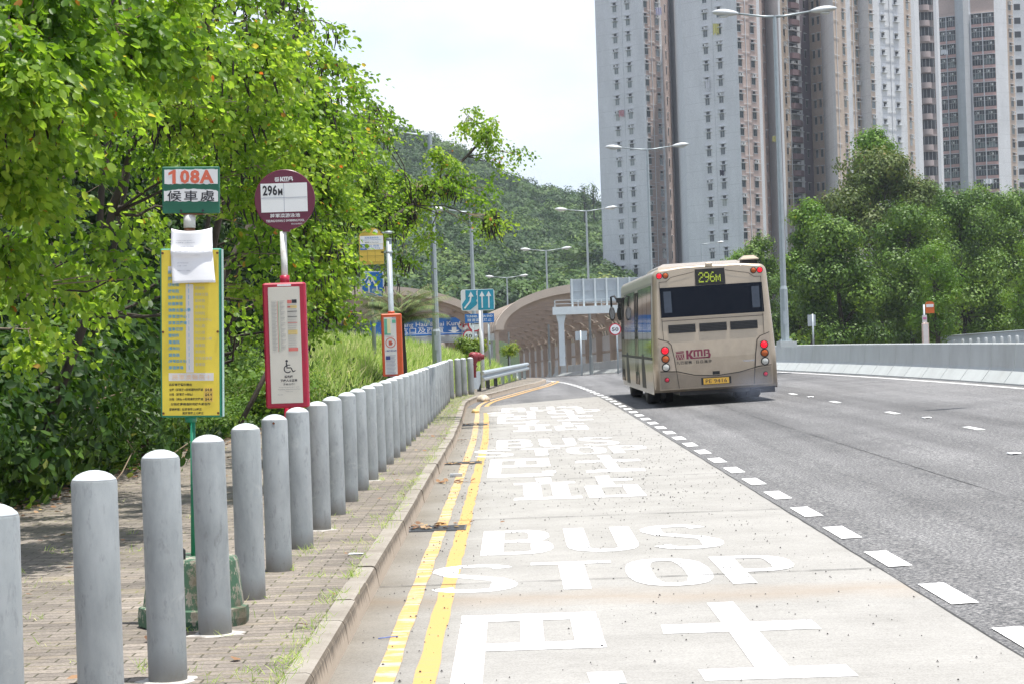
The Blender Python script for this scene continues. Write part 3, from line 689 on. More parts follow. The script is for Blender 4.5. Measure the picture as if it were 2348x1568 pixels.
# ---------------------------------------------------------------- round bus stop sign with red notice case
M_maroon = paint('maroon enamel', (0.125, 0.012, 0.040), 0.35, 0, 0.06, 8)
M_case = paint('crimson plastic', (0.37, 0.010, 0.04), 0.4, 0, 0.12, 10, (0.22, 0.02, 0.03), 0.3)
M_panel = paint('sun-bleached paper panel', (0.60, 0.58, 0.52), 0.4, 0, 0.03, 12)
SY = 16.2; k_ = SY/FPX
bx = P(668, 1100, SY).x
T = thing('round_bus_stop', (bx, SY, 0.13), 'round maroon 296M bus stop sign on white pole with red framed timetable case', 'bus stop sign')
def L(x, y):   # photograph point to local x,z of a thing at bx, SY
    p = P(x, y, SY); return p.x-bx, p.z-0.13
mb = MB(); mb.tube([(0, 0, 0), (0, 0, 1.05)], .038, 16); mb.build('lower_pole', M_case, T)
dcx, dcz = L(653, 459); R_ = 69.5*k_
mb = MB(); mb.tube([(0, .0, 1.80), (0, .0, dcz-R_-.01)], .0245, 18); mb.build('pole', M_pwhite, T)
mb = MB(); mb.tube([(0, 0, L(660, 648)[1]-.01), (0, 0, L(660, 632)[1])], .036, 16); mb.build('collar', M_case, T)
mb = MB(); mb.lathe([(R_-.004, -.012), (R_, -.008), (R_, .008), (R_-.004, .012)], 72, 0, Matrix.Translation((dcx, 0, dcz)) @ Matrix.Rotation(math.pi/2, 4, 'X'), True, False)
disc = mb.build('disc', M_maroon, T)
mb = MB(); mb.box(dcx-.020, dcx+.032, -.028, .028, dcz-R_-.012, dcz-R_+.014); mb.build('disc_bracket', M_maroon, T)
hw = 53.2*k_; ztop = L(653, 421)[1]; zbot = L(653, 487)[1]
mb = MB(); mb.box(dcx-hw-.003, dcx+hw-.003, -.0145, -.0125, zbot, ztop); mb.build('route_panel', M_signwhite, T)
mb = MB(); mb.box(dcx-.0035-.001, dcx-.0035+.001, -.0155, -.0147, zbot, ztop); mb.box(dcx-hw, dcx+hw-.006, -.0155, -.0147, (zbot+ztop)/2-.001, (zbot+ztop)/2+.001)
mb.build('panel_lines', paint('blue grey line', (0.10, 0.13, 0.25), .5), T)
mb = MB(); w1 = put_text(mb, '296', dcx-hw+.012, (zbot+ztop)/2+.055, .078, .108, -.0160, 0, 'L', 0.03); put_text(mb, 'M', dcx-hw+.012+w1+.006, (zbot+ztop)/2+.042, .050, .033, -.0160, 0, 'L', 0.02)
mb.build('route_number', M_ink, T)
mb = MB(); kmb_logo(mb, dcx-.068, L(653, 417)[1], .034, -.0135); put_text(mb, '將軍澳游泳池', dcx+.0, L(653, 495)[1], .030, .222, -.0135, 0, 'C', 0.012)
put_text(mb, 'TSEUNG KWAN O SWIMMING POOL', dcx-.0, L(653, 507)[1], .0175, .285, -.0135, 0, 'C', .01); put_text(mb, 'PO13-N-0950-0', dcx+.085, L(653, 515)[1], .012, .08, -.0135)
mb.build('lettering', M_signwhite, T)
# notice case: faces the kerb a little, its right side shows
z0 = L(663, 934)[1]; z1 = L(655, 649)[1]; c0 = L(657, 650)[0]; c1 = L(667, 930)[0]; cw = 47*k_
Cz = Matrix.Rotation(0.0, 4, 'Z')
mb = MB(); mb.bevbox(-cw-.012, cw+.002, -.05, .05, z0, z1, .012, 0); cs = mb.build('case', M_case, T)
mb = MB(); mb.bevbox(-cw+.030, cw-.040, -.054, -.0505, z0+.035, z1-.032, .003, 0); pn = mb.build('notice_panel', M_panel, T)
mb = MB(); mb.box(-.052, .050, -.0535, -.0505, z1-.026, z1-.012); mb.build('label_strip', M_signwhite, T)
H_ = z1-z0; yy = -.0555
zt = z1-.135
mb = MB()
for i in range(36): mb.box(-.100, -.062-.006*(i % 3), yy, yy+.001, zt-.0102*i-.002, zt-.0102*i+.001); mb.box(-.038, .0-.010*(i % 4), yy, yy+.001, zt-.0102*i-.002, zt-.0102*i+.001)
for i in range(22): mb.box(.018, .082-.006*(i % 2), yy, yy+.001, zt-.03-.0155*i-.0015, zt-.03-.0155*i+.0008)
mb.build('timetable_lines', paint('grey print small', (0.36, 0.36, 0.35), .6), T)
mb = MB(); mb.box(-.049, -.046, yy, yy+.001, zt-.37, zt); mb.build('route_bar', paint('route green', (0.10, 0.38, 0.16), .5), T)
mb = MB(); mb.box(-.057, -.054, yy, yy+.001, zt-.37, zt); mb.box(.018, .050, yy, yy+.001, zt-.02, zt+.005); mb.box(.018, .088, yy-.001, yy+.001, zt-.37, zt-.345); mb.box(.018, .088, yy, yy+.001, zt-.165, zt-.160); mb.box(.018, .04, yy, yy+.001, zt-.052, zt-.04); mb.build('red_blocks', paint('faded red print', (0.58, 0.16, 0.14), .5), T)
mb = MB(); mb.box(.04, .088, yy, yy+.001, zt-.055, zt-.035); mb.build('yellow_block', paint('faded yellow print', (0.66, 0.52, 0.22), .5), T)
mb = MB(); mb.box(.018, .088, yy, yy+.001, zt-.25, zt-.215); mb.build('yellow_block', paint('faded yellow print', (0.66, 0.52, 0.22), .5), T)
mb = MB(); mb.box(.052, .088, yy, yy+.001, zt-.018, zt+.008); mb.box(.018, .088, yy, yy+.001, zt-.082, zt-.077); mb.box(.018, .088, yy, yy+.001, zt-.12, zt-.116)
# wheelchair pictogram
wx_, wz_ = .012, z0+.300; s = .062
def disc2(mb, x, z, r, y, n=16, mi=0): mb.add([(x+r*math.cos(2*math.pi*k/n), y, z+r*math.sin(2*math.pi*k/n)) for k in range(n)], [tuple(range(n))], mi)
def arc2(mb, x, z, r, w, a0, a1, y, n=24, mi=0):
    vs = []
    for k in range(n+1):
        a = a0+(a1-a0)*k/n; vs += [(x+(r-w/2)*math.cos(a), y, z+(r-w/2)*math.sin(a)), (x+(r+w/2)*math.cos(a), y, z+(r+w/2)*math.sin(a))]
    mb.add(vs, [(2*k, 2*k+2, 2*k+3, 2*k+1) for k in range(n)], mi)
disc2(mb, wx_-.012, wz_+.047, .0095, yy); arc2(mb, wx_-.006, wz_-.012, .026, .0075, 1.9, 5.6, yy)
mb.add([(wx_-.019, yy, wz_+.036), (wx_-.010, yy, wz_+.036), (wx_-.006, yy, wz_+.004), (wx_-.015, yy, wz_)], [(0, 1, 2, 3)])
mb.add([(wx_-.015, yy, wz_+.001), (wx_+.018, yy, wz_+.001), (wx_+.022, yy, wz_-.007), (wx_-.014, yy, wz_-.007)], [(0, 1, 2, 3)])
mb.add([(wx_-.012, yy, wz_+.020), (wx_+.014, yy, wz_+.020), (wx_+.014, yy, wz_+.014), (wx_-.011, yy, wz_+.014)], [(0, 1, 2, 3)])
mb.add([(wx_+.014, yy, wz_-.002), (wx_+.022, yy, wz_-.002), (wx_+.038, yy, wz_-.034), (wx_+.030, yy, wz_-.036)], [(0, 1, 2, 3)])
mb.add([(wx_+.032, yy, wz_-.030), (wx_+.052, yy, wz_-.020), (wx_+.050, yy, wz_-.028), (wx_+.034, yy, wz_-.037)], [(0, 1, 2, 3)])
put_text(mb, '請先讓', .012, z0+.232, .019, .062, yy, 0, 'C', .03); put_text(mb, '殘疾人士登車', .012, z0+.203, .020, .125, yy, 0, 'C', .03); put_text(mb, '多謝合作！', .012, z0+.176, .017, .085, yy, 0, 'C', .0)
mb.build('black_print', M_ink, T)
mb = MB(); put_text(mb, 'Please let passengers with', .012, z0+.154, .0095, .15, yy); put_text(mb, 'disabilities board the bus first', .012, z0+.139, .0095, .165, yy); put_text(mb, 'Thank you!', .012, z0+.123, .0095, .055, yy); put_text(mb, '1010-089', -.055, z0+.100, .009, .035, yy)
mb.build('small_print', paint('faint grey print', (0.30, 0.30, 0.30), .6), T)
# ---------------------------------------------------------------- yellow 792M stop
M_cbyel = paint('mustard yellow plate', (0.66, 0.47, 0.08), .4, 0, .05, 10)
M_cbred = paint('orange red case', (0.54, 0.085, 0.02), .4, 0, .10, 10)
SY = 35.0; k_ = SY/FPX; bx = P(905, 960, SY).x
def L(x, y):
    p = P(x, y, SY); return p.x-bx, p.z-0.13
T = thing('yellow_plate_bus_stop', (bx, SY, 0.13), 'galvanised post with arched yellow 792M plate and orange timetable case', 'bus stop sign')
mb = MB(); mb.tube([(0, 0, 0), (0, 0, L(895, 549)[1])], .043, 16); mb.tube([(0, 0, L(895, 549)[1]), (0, 0, L(895, 546)[1])], [.056, .03], 16)
for y in (563, 608): mb.tube([(0, 0, L(0, y)[1]-.02), (0, 0, L(0, y)[1]+.02)], .052, 16)
for y in (563, 608): mb.box(-.13, .06, -.012, .012, L(0, y)[1]-.012, L(0, y)[1]+.012)
mb.build('pole', M_galv, T)
xa, zt_ = L(823, 545); xb, zb_ = L(881, 606); zb_ = L(852, 607)[1]
hw = (xb-xa)/2; xc = (xa+xb)/2; zsh = L(852, 545)[1]; ztp = L(852, 523)[1]
arch = [(xc-hw+.01, zb_), (xc+hw-.01, zb_), (xc+hw, zb_+.01)]+[(xc+hw*math.cos(a), zsh+(ztp-zsh)*math.sin(a)) for a in [math.pi*i/16 for i in range(17)]]+[(xc-hw, zb_+.01)]
mb = MB(); mb.prism(arch, -.012, .012); mb.build('plate', M_cbyel, T)
def rectpx(mb, x0, y0, x1, y1, y=-.0145, th=.0015, mi=0):
    a = L(x0, (y0+y1)/2); 
    z1 = L((x0+x1)/2, y0)[1]; z0 = L((x0+x1)/2, y1)[1]; xa = L(x0, (y0+y1)/2)[0]; xb = L(x1, (y0+y1)/2)[0]
    mb.box(xa, xb, y, y+th, z0, z1, mi)
mb = MB(); rectpx(mb, 825.5, 541.5, 878.5, 560.5); rectpx(mb, 842, 561, 878.5, 573); mb.build('white_panels', M_signwhite, T)
mb = MB(); rectpx(mb, 826, 561, 841.5, 574); put_text(mb, '將軍澳游泳池', L(852, 546)[0], L(852, 546)[1], .030, .22, -.0160); put_text(mb, 'Tseung Kwan O Swimming Pool', L(852, 551)[0], L(852, 551)[1], .022, .31, -.0160)
put_text(mb, '往 西貢', L(858, 564.5)[0], L(858, 564.5)[1], .032, .16, -.0160); put_text(mb, 'to Sai Kung', L(858, 570)[0], L(858, 570)[1], .03, .19, -.0160); mb.build('blue_print', M_blue, T)
mb = MB(); put_text(mb, '792M', L(833.7, 567.5)[0], L(833.7, 567.5)[1], .062, .092, -.0165, 0, 'C', .02); mb.build('white_lettering', M_signwhite, T)
mb = MB(); disc2(mb, L(861, 532)[0], L(861, 532)[1], .037, -.0130); mb.build('round_mark', M_signwhite, T)
mb = MB(); put_text(mb, '寶順路 Po Shun Road', L(852, 556.5)[0], L(852, 556.5)[1], .022, .22, -.0160)
for x in (843, 860.5): rectpx(mb, x-.2, 574.5, x+.2, 601)
for y in (587.5, 601): rectpx(mb, 826, y-.2, 879, y+.2)
put_text(mb, '城巴有限公司 www.nwstbus.com.hk', L(852, 604)[0], L(852, 604)[1], .014, .28, -.0160); mb.build('black_print', M_dkink, T)
mb = MB(); p0 = [L(828, 535), L(832, 532), L(835, 533.5), L(838, 529.5), L(841, 534), L(845, 530), L(847, 532.5)]
mb.tube([(a, -.014, b) for a, b in p0], .006, 5); put_text(mb, '快捷', L(871, 530)[0], L(871, 530)[1], .03, .07, -.0150); mb.build('company_marks', paint('olive mark', (0.12, 0.28, 0.06), .5), T)
x0_, zc0 = L(877, 790); x1_ = L(924, 790)[0]; zt_ = L(898, 720)[1]; zb_ = L(903, 862)[1]
hwc = (x1_-x0_)/2; xm = (x0_+x1_)/2
mb = MB(); mb.bevbox(-hwc, hwc, -.07, .07, zb_, zt_, .014); mb.tube([(0, 0, zt_), (0, 0, zt_+.04)], .055, 14); mb.build('case', M_cbred, T)
mb = MB(); mb.box(-hwc+.045, hwc-.088, -.0735, -.0705, zb_+.035, zt_-.055); mb.build('notice_panel', paint('white notice', (0.64, 0.65, 0.64), .4), T)
yq = -.0755; xl = -hwc+.05; xr = hwc-.093; ht = zt_-.06
mb = MB(); mb.box(xl, xl+.045, yq, yq+.001, ht-.26, ht-.02); mb.box(xr-.06, xr, yq, yq+.001, ht-.09, ht-.035); mb.box(xl, xl+.10, yq, yq+.001, ht-.275, ht-.255); mb.build('green_print', paint('sea green print', (0.12, 0.42, 0.30), .5), T)
mb = MB(); mb.box(xl+.05, xl+.10, yq, yq+.001, ht-.25, ht-.02); mb.build('yellow_print', paint('cream print', (0.68, 0.66, 0.38), .5), T)
mb = MB(); put_text(mb, '792M', xr-.03, ht-.012, .03, .06, yq); put_text(mb, '上車請繫緊安全帶', (xl+xr)/2, ht-.525, .025, .18, yq, 0, 'C', .03); mb.box(xl+.01, xl+.08, yq, yq+.001, ht-.67, ht-.61)
for i in range(16): mb.box(xl+.01, xr-.02-.01*(i % 3), yq, yq+.001, ht-.60-.022*i, ht-.604-.022*i)
mb.build('navy_print', paint('navy print', (0.05, 0.07, 0.25), .5), T)
mb = MB(); arc2(mb, (xl+xr)/2, ht-.40, .075, .014, 0, 2*math.pi, yq); put_text(mb, 'NOTICE', (xl+xr)/2, ht-.305, .014, .12, yq)
mb.box((xl+xr)/2-.03, (xl+xr)/2+.02, yq, yq+.001, ht-.44, ht-.37); mb.box((xl+xr)/2+.0, (xl+xr)/2+.035, yq, yq+.001, ht-.42, ht-.40); mb.build('red_print', paint('red outline print', (0.55, 0.12, 0.08), .5), T)

# ---------------------------------------------------------------- lamp posts
M_lens = paint('lamp lens', (0.62, 0.66, 0.66), 0.15, 0, .03)
M_lamp = paint('lamp housing', (0.56, 0.59, 0.60), 0.4, 0.2, .05)
def lamp_head(sgn, x0, z0, s=1.0):
    mb = MB(); rings = []; n = 12
    for t, hw_, hh in ((0, .035, .035), (.06, .07, .055), (.16, .10, .085), (.34, .135, .105), (.5, .125, .09), (.62, .08, .055), (.68, .02, .018)):
        x = x0+sgn*t*s
        rings.append([(x, hw_*s*math.cos(2*math.pi*k/n), z0+t*.10+hh*s*math.sin(2*math.pi*k/n)*(0.8 if math.sin(2*math.pi*k/n) < 0 else 1)) for k in range(n)])
    mb.loft(rings); return mb
def lamp_post(loc, H, arms, label, group, arm=1.62, base_z=0.0, hs=1.25):
    T = thing('street_lamp', loc, label, 'street lamp', group)
    mb = MB(); n = 8
    mb.tube([(0, 0, 0), (0, 0, .16*H)], [.135, .125], n, 0, None, True, False); mb.tube([(0, 0, .16*H), (0, 0, .17*H), (0, 0, H)], [.125, .095, .062], n, 0, None, True, False)
    mb.build('pole', M_blk, T)
    mb = MB(); mb.box(-.2, .2, -.2, .2, -.02, .025)
    for a in (-.15, .15):
        for b in (-.15, .15): mb.tube([(a, b, .02), (a, b, .07)], .025, 6)
    mb.build('base_plate', M_blk, T)
    mb = MB(); mb.box(-.05, .05, -.135, -.118, .55, .95); mb.build('door', M_galv, T)
    for s in arms:
        mb = MB(); mb.tube([(s*.02, 0, H-.02), (s*.35, 0, H+.0), (s*arm, 0, H+.12)], [.05, .036, .03], 8); a = mb.build('arm', M_blk, T)
        wnd(lamp_head(s, s*(arm-.02), H+.12, hs).build('lamp_head', M_lamp, T))
        mb = MB(); mb.lathe([(.085*hs, -.015), (.06*hs, -.05), (.01, -.07)], 12, 0, Matrix.Translation((s*(arm+.36*hs), 0, H+.12-.045)) @ Matrix.Diagonal((1.7, 1, 1, 1))); mb.build('lens', M_lens, T)
    return T
GR = 'street lamps along the highway'
def barr_top(x, Y):
    X = BARR(Y)+.32; return (X, Y, zr(BARR(Y), Y)+.86)
def lampD(x, ytop, ybase_guess, Y, arms, lab, arm=1.62, zbase=None):
    top = P(x, ytop, Y); zb = zbase if zbase is not None else drop(Y)
    return lamp_post((top.x, Y, zb), top.z-zb, arms, lab, GR, arm)
Y1 = 70.0; pl = P(1797, 783, Y1)
lamp_post((pl.x+.05, Y1, pl.z), P(1775, 38, Y1).z-pl.z, (-1, 1), 'tallest double-arm street lamp rising from the barrier right of the bus', GR, 1.18)
mb = MB(); Yb = Y1; pz = zr(BARR(Yb), Yb)
mb.box(-.22, .30, -.55, .55, -.16, 0.02); q = mb.build('lamp_plinth', M_barr); q.location = (pl.x+.05, Y1, pl.z-.02); tag(q, 'thickened block of the parapet under the tallest street lamp', 'plinth')
lampD(1484, 343, 0, 111, (-1, 1), 'double-arm street lamp in front of the left tower, rising behind the bus', 1.30, -1.0)
lampD(1344, 484, 0, 148, (-1, 1), 'double-arm street lamp beside the back of the gantry sign panel', 1.30, -1.6)
lampD(1252, 575, 0, 181, (-1, 1), 'double-arm street lamp left of the white gantry post', 1.30, -2.1)
lampD(1162, 637, 0, 216, (-1, 1), 'smallest double-arm street lamp, right above the lane arrow sign', 1.30, -2.8)
lampD(1608, 560, 0, 260, (1,), 'distant single-arm street lamp showing just above the bus roof', 1.9, -3)
lampD(985, 309, 0, 62, (-1,), 'tall single-arm street lamp rising out of the grass bank left of the lane arrow sign', 1.05, .8)
lampD(1079, 486, 0, 92, (-1,), 'single-arm street lamp behind the lane arrow sign, its head among the leaves', 1.05, .8)
lampD(556, 52, 0, 60, (-1,), 'single-arm street lamp whose top shows through leaves at the upper left', 1.0, .8)
# the next lamp along the barrier stands just out of the picture; its head throws the thin shadow on the road
lp = lamp_post((BARR(35.5)+.32, 35.5, zr(BARR(35.5), 35.5)+.86), 10.2, (-1, 1), 'double-arm street lamp on the barrier just right of the picture', GR, 1.5)
for Yy in (-0.5,): pass

# ---------------------------------------------------------------- hydrant, guard rail
M_hyd = paint('faded red hydrant paint', (0.25, 0.035, 0.045), .5, 0, .2, 12, (0.20, .03, .03), .4)
Yh = 61.0; hp = P(1087, 848, Yh); hz = bank(hp.x, Yh)
T = thing('fire_hydrant', (hp.x, Yh, hp.z), 'red fire hydrant with pedestal and side outlets behind the guardrail end', 'hydrant')
Hh = P(1088, 806, Yh).z-hp.z; s = Hh/0.62
S_ = Matrix.Diagonal((s*.72, s*.72, s, 1))
mb = MB(); mb.lathe([(.10, -.25), (.10, .02), (.12, .04), (.12, .10), (.17, .12), (.17, .15), (.12, .17), (.14, .24), (.20, .30), (.235, .38), (.25, .47), (.22, .56), (.13, .61), (.03, .62)], 22, 0, S_); mb.build('barrel', M_hyd, T)
mb = MB(); mb.tube([(.12, 0, .46), (.34, 0, .44)], [.15, .14], 16, 0, S_); mb.tube([(.34, 0, .44), (.36, 0, .44), (.40, 0, .44), (.40, 0, .44), (.50, 0, .43)], [.11, .11, .11, .09, .085], 14, 0, S_); mb.build('outlet', M_hyd, T)
mb = MB(); mb.tube([(-.06, -.14, .44), (-.09, -.27, .43)], [.13, .12], 16, 0, S_); mb.tube([(-.09, -.27, .43), (-.095, -.30, .43)], [.07, .06], 6, 0, S_); mb.build('front_cap', M_hyd, T)
mb = MB(); mb.tube([(.46, -.05, .38), (.45, -.06, .2), (.30, -.05, .08)], .012, 5, 0, S_); mb.build('chain', M_galv, T)
gp = []
for i in range(13):
    Y = 62.5+28*i/12; t = i/12
    X = P(1104+105*t, 850, Y).x if i in (0, 12) else None
    gp.append([X, Y])
Xa, Xb = gp[0][0], gp[-1][0]
f0 = 62.5
def railpos(t):
    # equal steps in the picture are not equal steps on the road: use the two ends and a gentle curve
    Y = 62.5+27.5*t; X = Xa+(Xb-Xa)*t-.10*math.sin(math.pi*t)*0
    z = .71+(.62-.71)*t
    return X, Y, z
T = thing('guardrail', (Xa, 62.5, 0.1), 'galvanised W-beam guardrail on dark posts beside the kerb after the last bollard', 'guardrail')
off = Vector((Xa, 62.5, 0.1))
wprof = [(0, .155), (.045, .145), (.08, .11), (.08, .06), (.02, .02), (.0, .0), (.02, -.02), (.08, -.06), (.08, -.11), (.045, -.145), (0, -.155), (-.006, -.155), (.04, -.14), (.07, -.105), (.07, -.065), (.012, -.02), (-.008, 0), (.012, .02), (.07, .065), (.07, .105), (.04, .14), (-.006, .155)]
mb = MB(); rings = []
for i in range(15):
    X, Y, z = railpos(i/14); z -= .155
    rings.append([(X+p[0], Y, z+p[1]) for p in wprof])
mb.loft(rings, 0, None, True, False); wnd(mb.build('beam', M_galv, T, off))
for i in range(8):
    X, Y, z = railpos((i*2+.15)/14.4)
    mb = MB(); mb.box(X-.16, X-.04, Y-.06, Y+.06, z-1.4, z-.04); mb.build('rail_post', M_dark if i < 3 else M_blk, T, off)
X, Y, z = railpos(0)
mb = MB(); mb.loft([[(X-.26, Y-.55, z-.02), (X-.03, Y-.03, z+.0), (X-.03, Y-.03, z-.34), (X-.10, Y-.25, z-.52), (X-.26, Y-.55, z-.50)], [(X-.28, Y-.53, z-.02), (X-.05, Y-.01, z+.0), (X-.05, Y-.01, z-.34), (X-.12, Y-.23, z-.52), (X-.28, Y-.53, z-.50)]], 0, None, True, False)
wnd(mb.build('terminal_plate', M_galv, T, off))

# ---------------------------------------------------------------- traffic signs
def rrect(x0, x1, z0, z1, r, n=5):
    pts = []
    for cx_, cz_, a0 in ((x1-r, z0+r, -math.pi/2), (x1-r, z1-r, 0), (x0+r, z1-r, math.pi/2), (x0+r, z0+r, math.pi)):
        for i in range(n+1): a = a0+math.pi/2*i/n; pts.append((cx_+r*math.cos(a), cz_+r*math.sin(a)))
    return pts
def sign_at(name, label, cat, x, y0, ybase, Y, group=None):
    b = P(x, ybase, Y); T = thing(name, (b.x, Y, b.z), label, cat, group); T['_Y'] = Y
    def L(px, py):
        p = P(px, py, Y); return p.x-b.x, p.z-b.z
    return T, L
# lane arrows
Y = 68.0
T, L = sign_at('lane_sign', 'blue lane sign with three white arrows, one merging from the left, on white post', 'road sign', 1107, 0, 862, Y)
x0, x1 = L(1057, 690)[0], L(1134, 687)[0]; z1 = L(1095, 664)[1]; z0 = L(1095, 713)[1]
mb = MB(); mb.tube([(0, 0, -.4), (0, 0, z0+.3)], .065, 12); mb.build('pole', M_white, T)
mb = MB(); mb.prism(rrect(x0, x1, z0, z1, .08), -.10, -.07); mb.build('plate', M_signwhite, T)
W = x1-x0; H = z1-z0
def q(pts): return [(x0+a*W, z0+b*H) for a, b in pts]
mb = MB(); mb.prism(q([(.14, .97), (.485, .97), (.485, .30), (.27, .04), (.05, .04), (.03, .32), (.14, .55)]), -.106, -.1005); mb.prism(q([(.505, .97), (.975, .97), (.975, .03), (.505, .03)]), -.106, -.1005); mb.build('blue_fields', M_cyan, T)
mb = MB()
for c in (.63, .83): mb.prism(q([(c-.02, .12), (c+.02, .12), (c+.02, .66), (c+.08, .66), (c, .90), (c-.08, .66), (c-.02, .66)]), -.110, -.1065)
mb.prism(q([(.08, .14), (.12, .10), (.29, .42), (.325, .66), (.38, .66), (.30, .90), (.22, .66), (.275, .66), (.25, .46)]), -.110, -.1065)
for a, b in ((.20, .32), (.42, .52), (.72, .92)): mb.prism(q([(.465, a), (.49, a), (.49, b), (.465, b)]), -.110, -.1065)
mb.build('arrows', M_signwhite, T)
# tunnel area end
Y = 76.0
T, L = sign_at('tunnel_sign', 'blue sign reading TUNNEL AREA END in English and Chinese, behind the lane arrow sign', 'road sign', 1100, 0, 850, Y)
x0, x1 = L(1066, 730)[0], L(1133, 729)[0]; z1 = L(1100, 720)[1]; z0 = L(1100, 740.5)[1]
for px in (1088, 1124):
    mb = MB(); lx = L(px, 850)[0]; mb.tube([(lx, .06, -.5), (lx, .06, z0+.2)], .04, 10); mb.build('pole', M_blk, T)
mb = MB(); mb.box(x0, x1, -.02, .02, z0, z1); mb.build('plate', M_blue, T)
mb = MB(); c = (x0+x1)/2; mb_w = (x1-x0)
put_text(mb, 'TUNNEL AREA END', c, z1-.085, .075, mb_w*.90, -.024, 0, 'C', .02); put_text(mb, '隧道區域終止', c, z0+.10, .105, mb_w*.82, -.024, 0, 'C', .01, spacing=1.15)
mb.build('lettering', M_signwhite, T)
def round_sign(label, x, y, r, Y, xb, yb, text='50', group='50 speed limit signs'):
    T, L = sign_at('speed_limit_sign', label, 'road sign', xb, 0, yb, Y, group)
    cx_, cz_ = L(x, y); rr_ = r/FPX*Y
    M = Matrix.Translation((cx_, -.03, cz_)) @ Matrix.Rotation(math.pi/2, 4, 'X')
    mb = MB(); mb.tube([(0, .05, -.6), (0, .05, cz_+rr_*.6)], .045, 10); mb.build('pole', M_blk, T)
    mb = MB(); mb.lathe([(rr_, -.015), (rr_, .015)], 40, 0, M, True, False); mb.build('red_ring', M_redsign, T)
    mb = MB(); mb.lathe([(rr_*.80, -.018), (rr_*.80, .018)], 40, 0, M, True, False); mb.build('white_disc', M_signwhite, T)
    mb = MB()
    if text: put_text(mb, text, cx_, cz_, rr_*.62, rr_*1.12, -.052, 0, 'C', .02)
    else:
        mb.box(cx_-rr_*.45, cx_+rr_*.5, -.053, -.051, cz_-.0, cz_+.035); mb.add([(cx_-rr_*.62, -.052, cz_+.017), (cx_-rr_*.3, -.052, cz_+.11), (cx_-rr_*.3, -.052, cz_-.08)], [(0, 1, 2)])
    mb.build('lettering' if text else 'arrow', M_ink, T)
    return T
round_sign('small 50 speed limit sign left of the lane arrow sign post, low in the grass', 1075, 770.5, 13.5, 80, 1088, 850)
round_sign('round red-ringed sign with black left arrow plate, half hidden under the tunnel end sign', 1089.5, 744, 17, 84, 1089, 850, None, None)
round_sign('50 speed limit sign standing beyond the barrier just left of the bus', 1410.5, 755.5, 13.8, 110, 1417, 832)
# grey backs of signs
for x, y, w, h, Y, yb, lab in ((1332.5, 770, 27, 21, 120, 838, 'small grey back of a road sign right of the white gantry post'), (1861, 735, 18, 26, 120, 790, 'narrow grey back of a road sign right of the tallest lamp post, beyond the barrier')):
    T, L = sign_at('sign_back', lab, 'road sign', x+ (1 if x < 1500 else 4), 0, yb, Y)
    cx_, cz_ = L(x, y); k = Y/FPX
    mb = MB(); mb.box(cx_-w*k/2, cx_+w*k/2, -.01, .02, cz_-h*k/2, cz_+h*k/2); mb.build('plate', M_galv, T)
    mb = MB(); mb.tube([(0, -.05, -.8), (0, -.05, cz_+h*k*.55)], .05, 10); mb.build('pole', M_galv, T)
# blue sign half hidden in the leaves behind the yellow plate
Y = 58.0
T, L = sign_at('lane_sign', 'blue lane arrow sign half hidden by leaves behind the yellow bus stop plate', 'road sign', 858, 0, 800, Y)
x0, x1 = L(829, 655)[0], L(880, 655)[0]; z1 = L(855, 623)[1]; z0 = L(855, 682)[1]
mb = MB(); mb.tube([(0, .08, -.5), (0, .08, z0+.4)], .055, 12); mb.build('pole', M_blk, T)
mb = MB(); mb.prism(rrect(x0, x1, z0, z1, .05), -.02, .02); mb.build('plate', M_signwhite, T)
mb = MB(); mb.prism(rrect(x0+.02, x1-.02, z0+.02, z1-.02, .04), -.027, -.0205); mb.build('blue_field', M_blue, T)
W = x1-x0; H = z1-z0
mb = MB()
for pts in ([(.30, .16), (.36, .16), (.36, .52), (.44, .52), (.33, .70), (.22, .52), (.30, .52)], [(.66, .16), (.72, .16), (.72, .40), (.55, .66), (.60, .72), (.44, .80), (.45, .58), (.50, .62), (.66, .38)], [(.12, .66), (.3, .86), (.34, .82), (.16, .62)]):
    mb.prism(q(pts), -.031, -.0275)
mb.build('arrows', M_signwhite, T)
# ---------------------------------------------------------------- gantries
M_gan = paint('pale gantry paint', (0.62, 0.68, 0.70), .45, .05, .06, 3)
Y = 150.0
T, L = sign_at('direction_gantry', 'pale gantry with wide blue Hang Hau and Sai Kung sign behind the grass bank', 'gantry', 1122, 0, 830, Y)
z1 = L(960, 731)[1]; z0 = L(960, 770)[1]; x0 = L(849, 760)[0]; x1 = L(1066, 745)[0]
mb = MB(); mb.box(x0, x1, -.1, .1, z0, z1); mb.build('sign_panel', M_blue, T)
mb = MB(); mb.box(x0+.08, x1-.08, -.104, -.1015, z0+.10, z0+.14)
put_text(mb, 'Hang Hau & Sai Kung', x1-.22-4.35, L(1020, 744)[1], .40, 4.35, -.108, 0, 'L', .012)
put_text(mb, '坑口及西貢', x1-1.45-3.05, L(1020, 756)[1], .42, 3.05, -.108, 0, 'L', .012, spacing=1.1)
mb.add([(x1-.75+a, -.108, z0+.10+b) for a, b in ((0, 0), (.42, .20), (.16, .20), (.16, .42), (-.16, .42), (-.16, .20), (-.42, .20))], [(0, 1, 2, 3, 4, 5, 6)]); mb.build('lettering', M_signwhite, T)
mb = MB(); disc2(mb, x1-.10, (z0+z1)/2+.05, .36, -.112, 24); mb.build('round_mark', M_signwhite, T)
mb = MB(); mb.box(x1-.36, x1+.10, -.118, -.1135, (z0+z1)/2+.0, (z0+z1)/2+.12); mb.box(x1-.22, x1-.04, -.118, -.1135, (z0+z1)/2-.12, (z0+z1)/2+.22); mb.build('red_mark', M_redsign, T)
zb1 = L(1080, 769.5)[1]; zb0 = L(1080, 783)[1]; xr = L(1134, 775)[0]
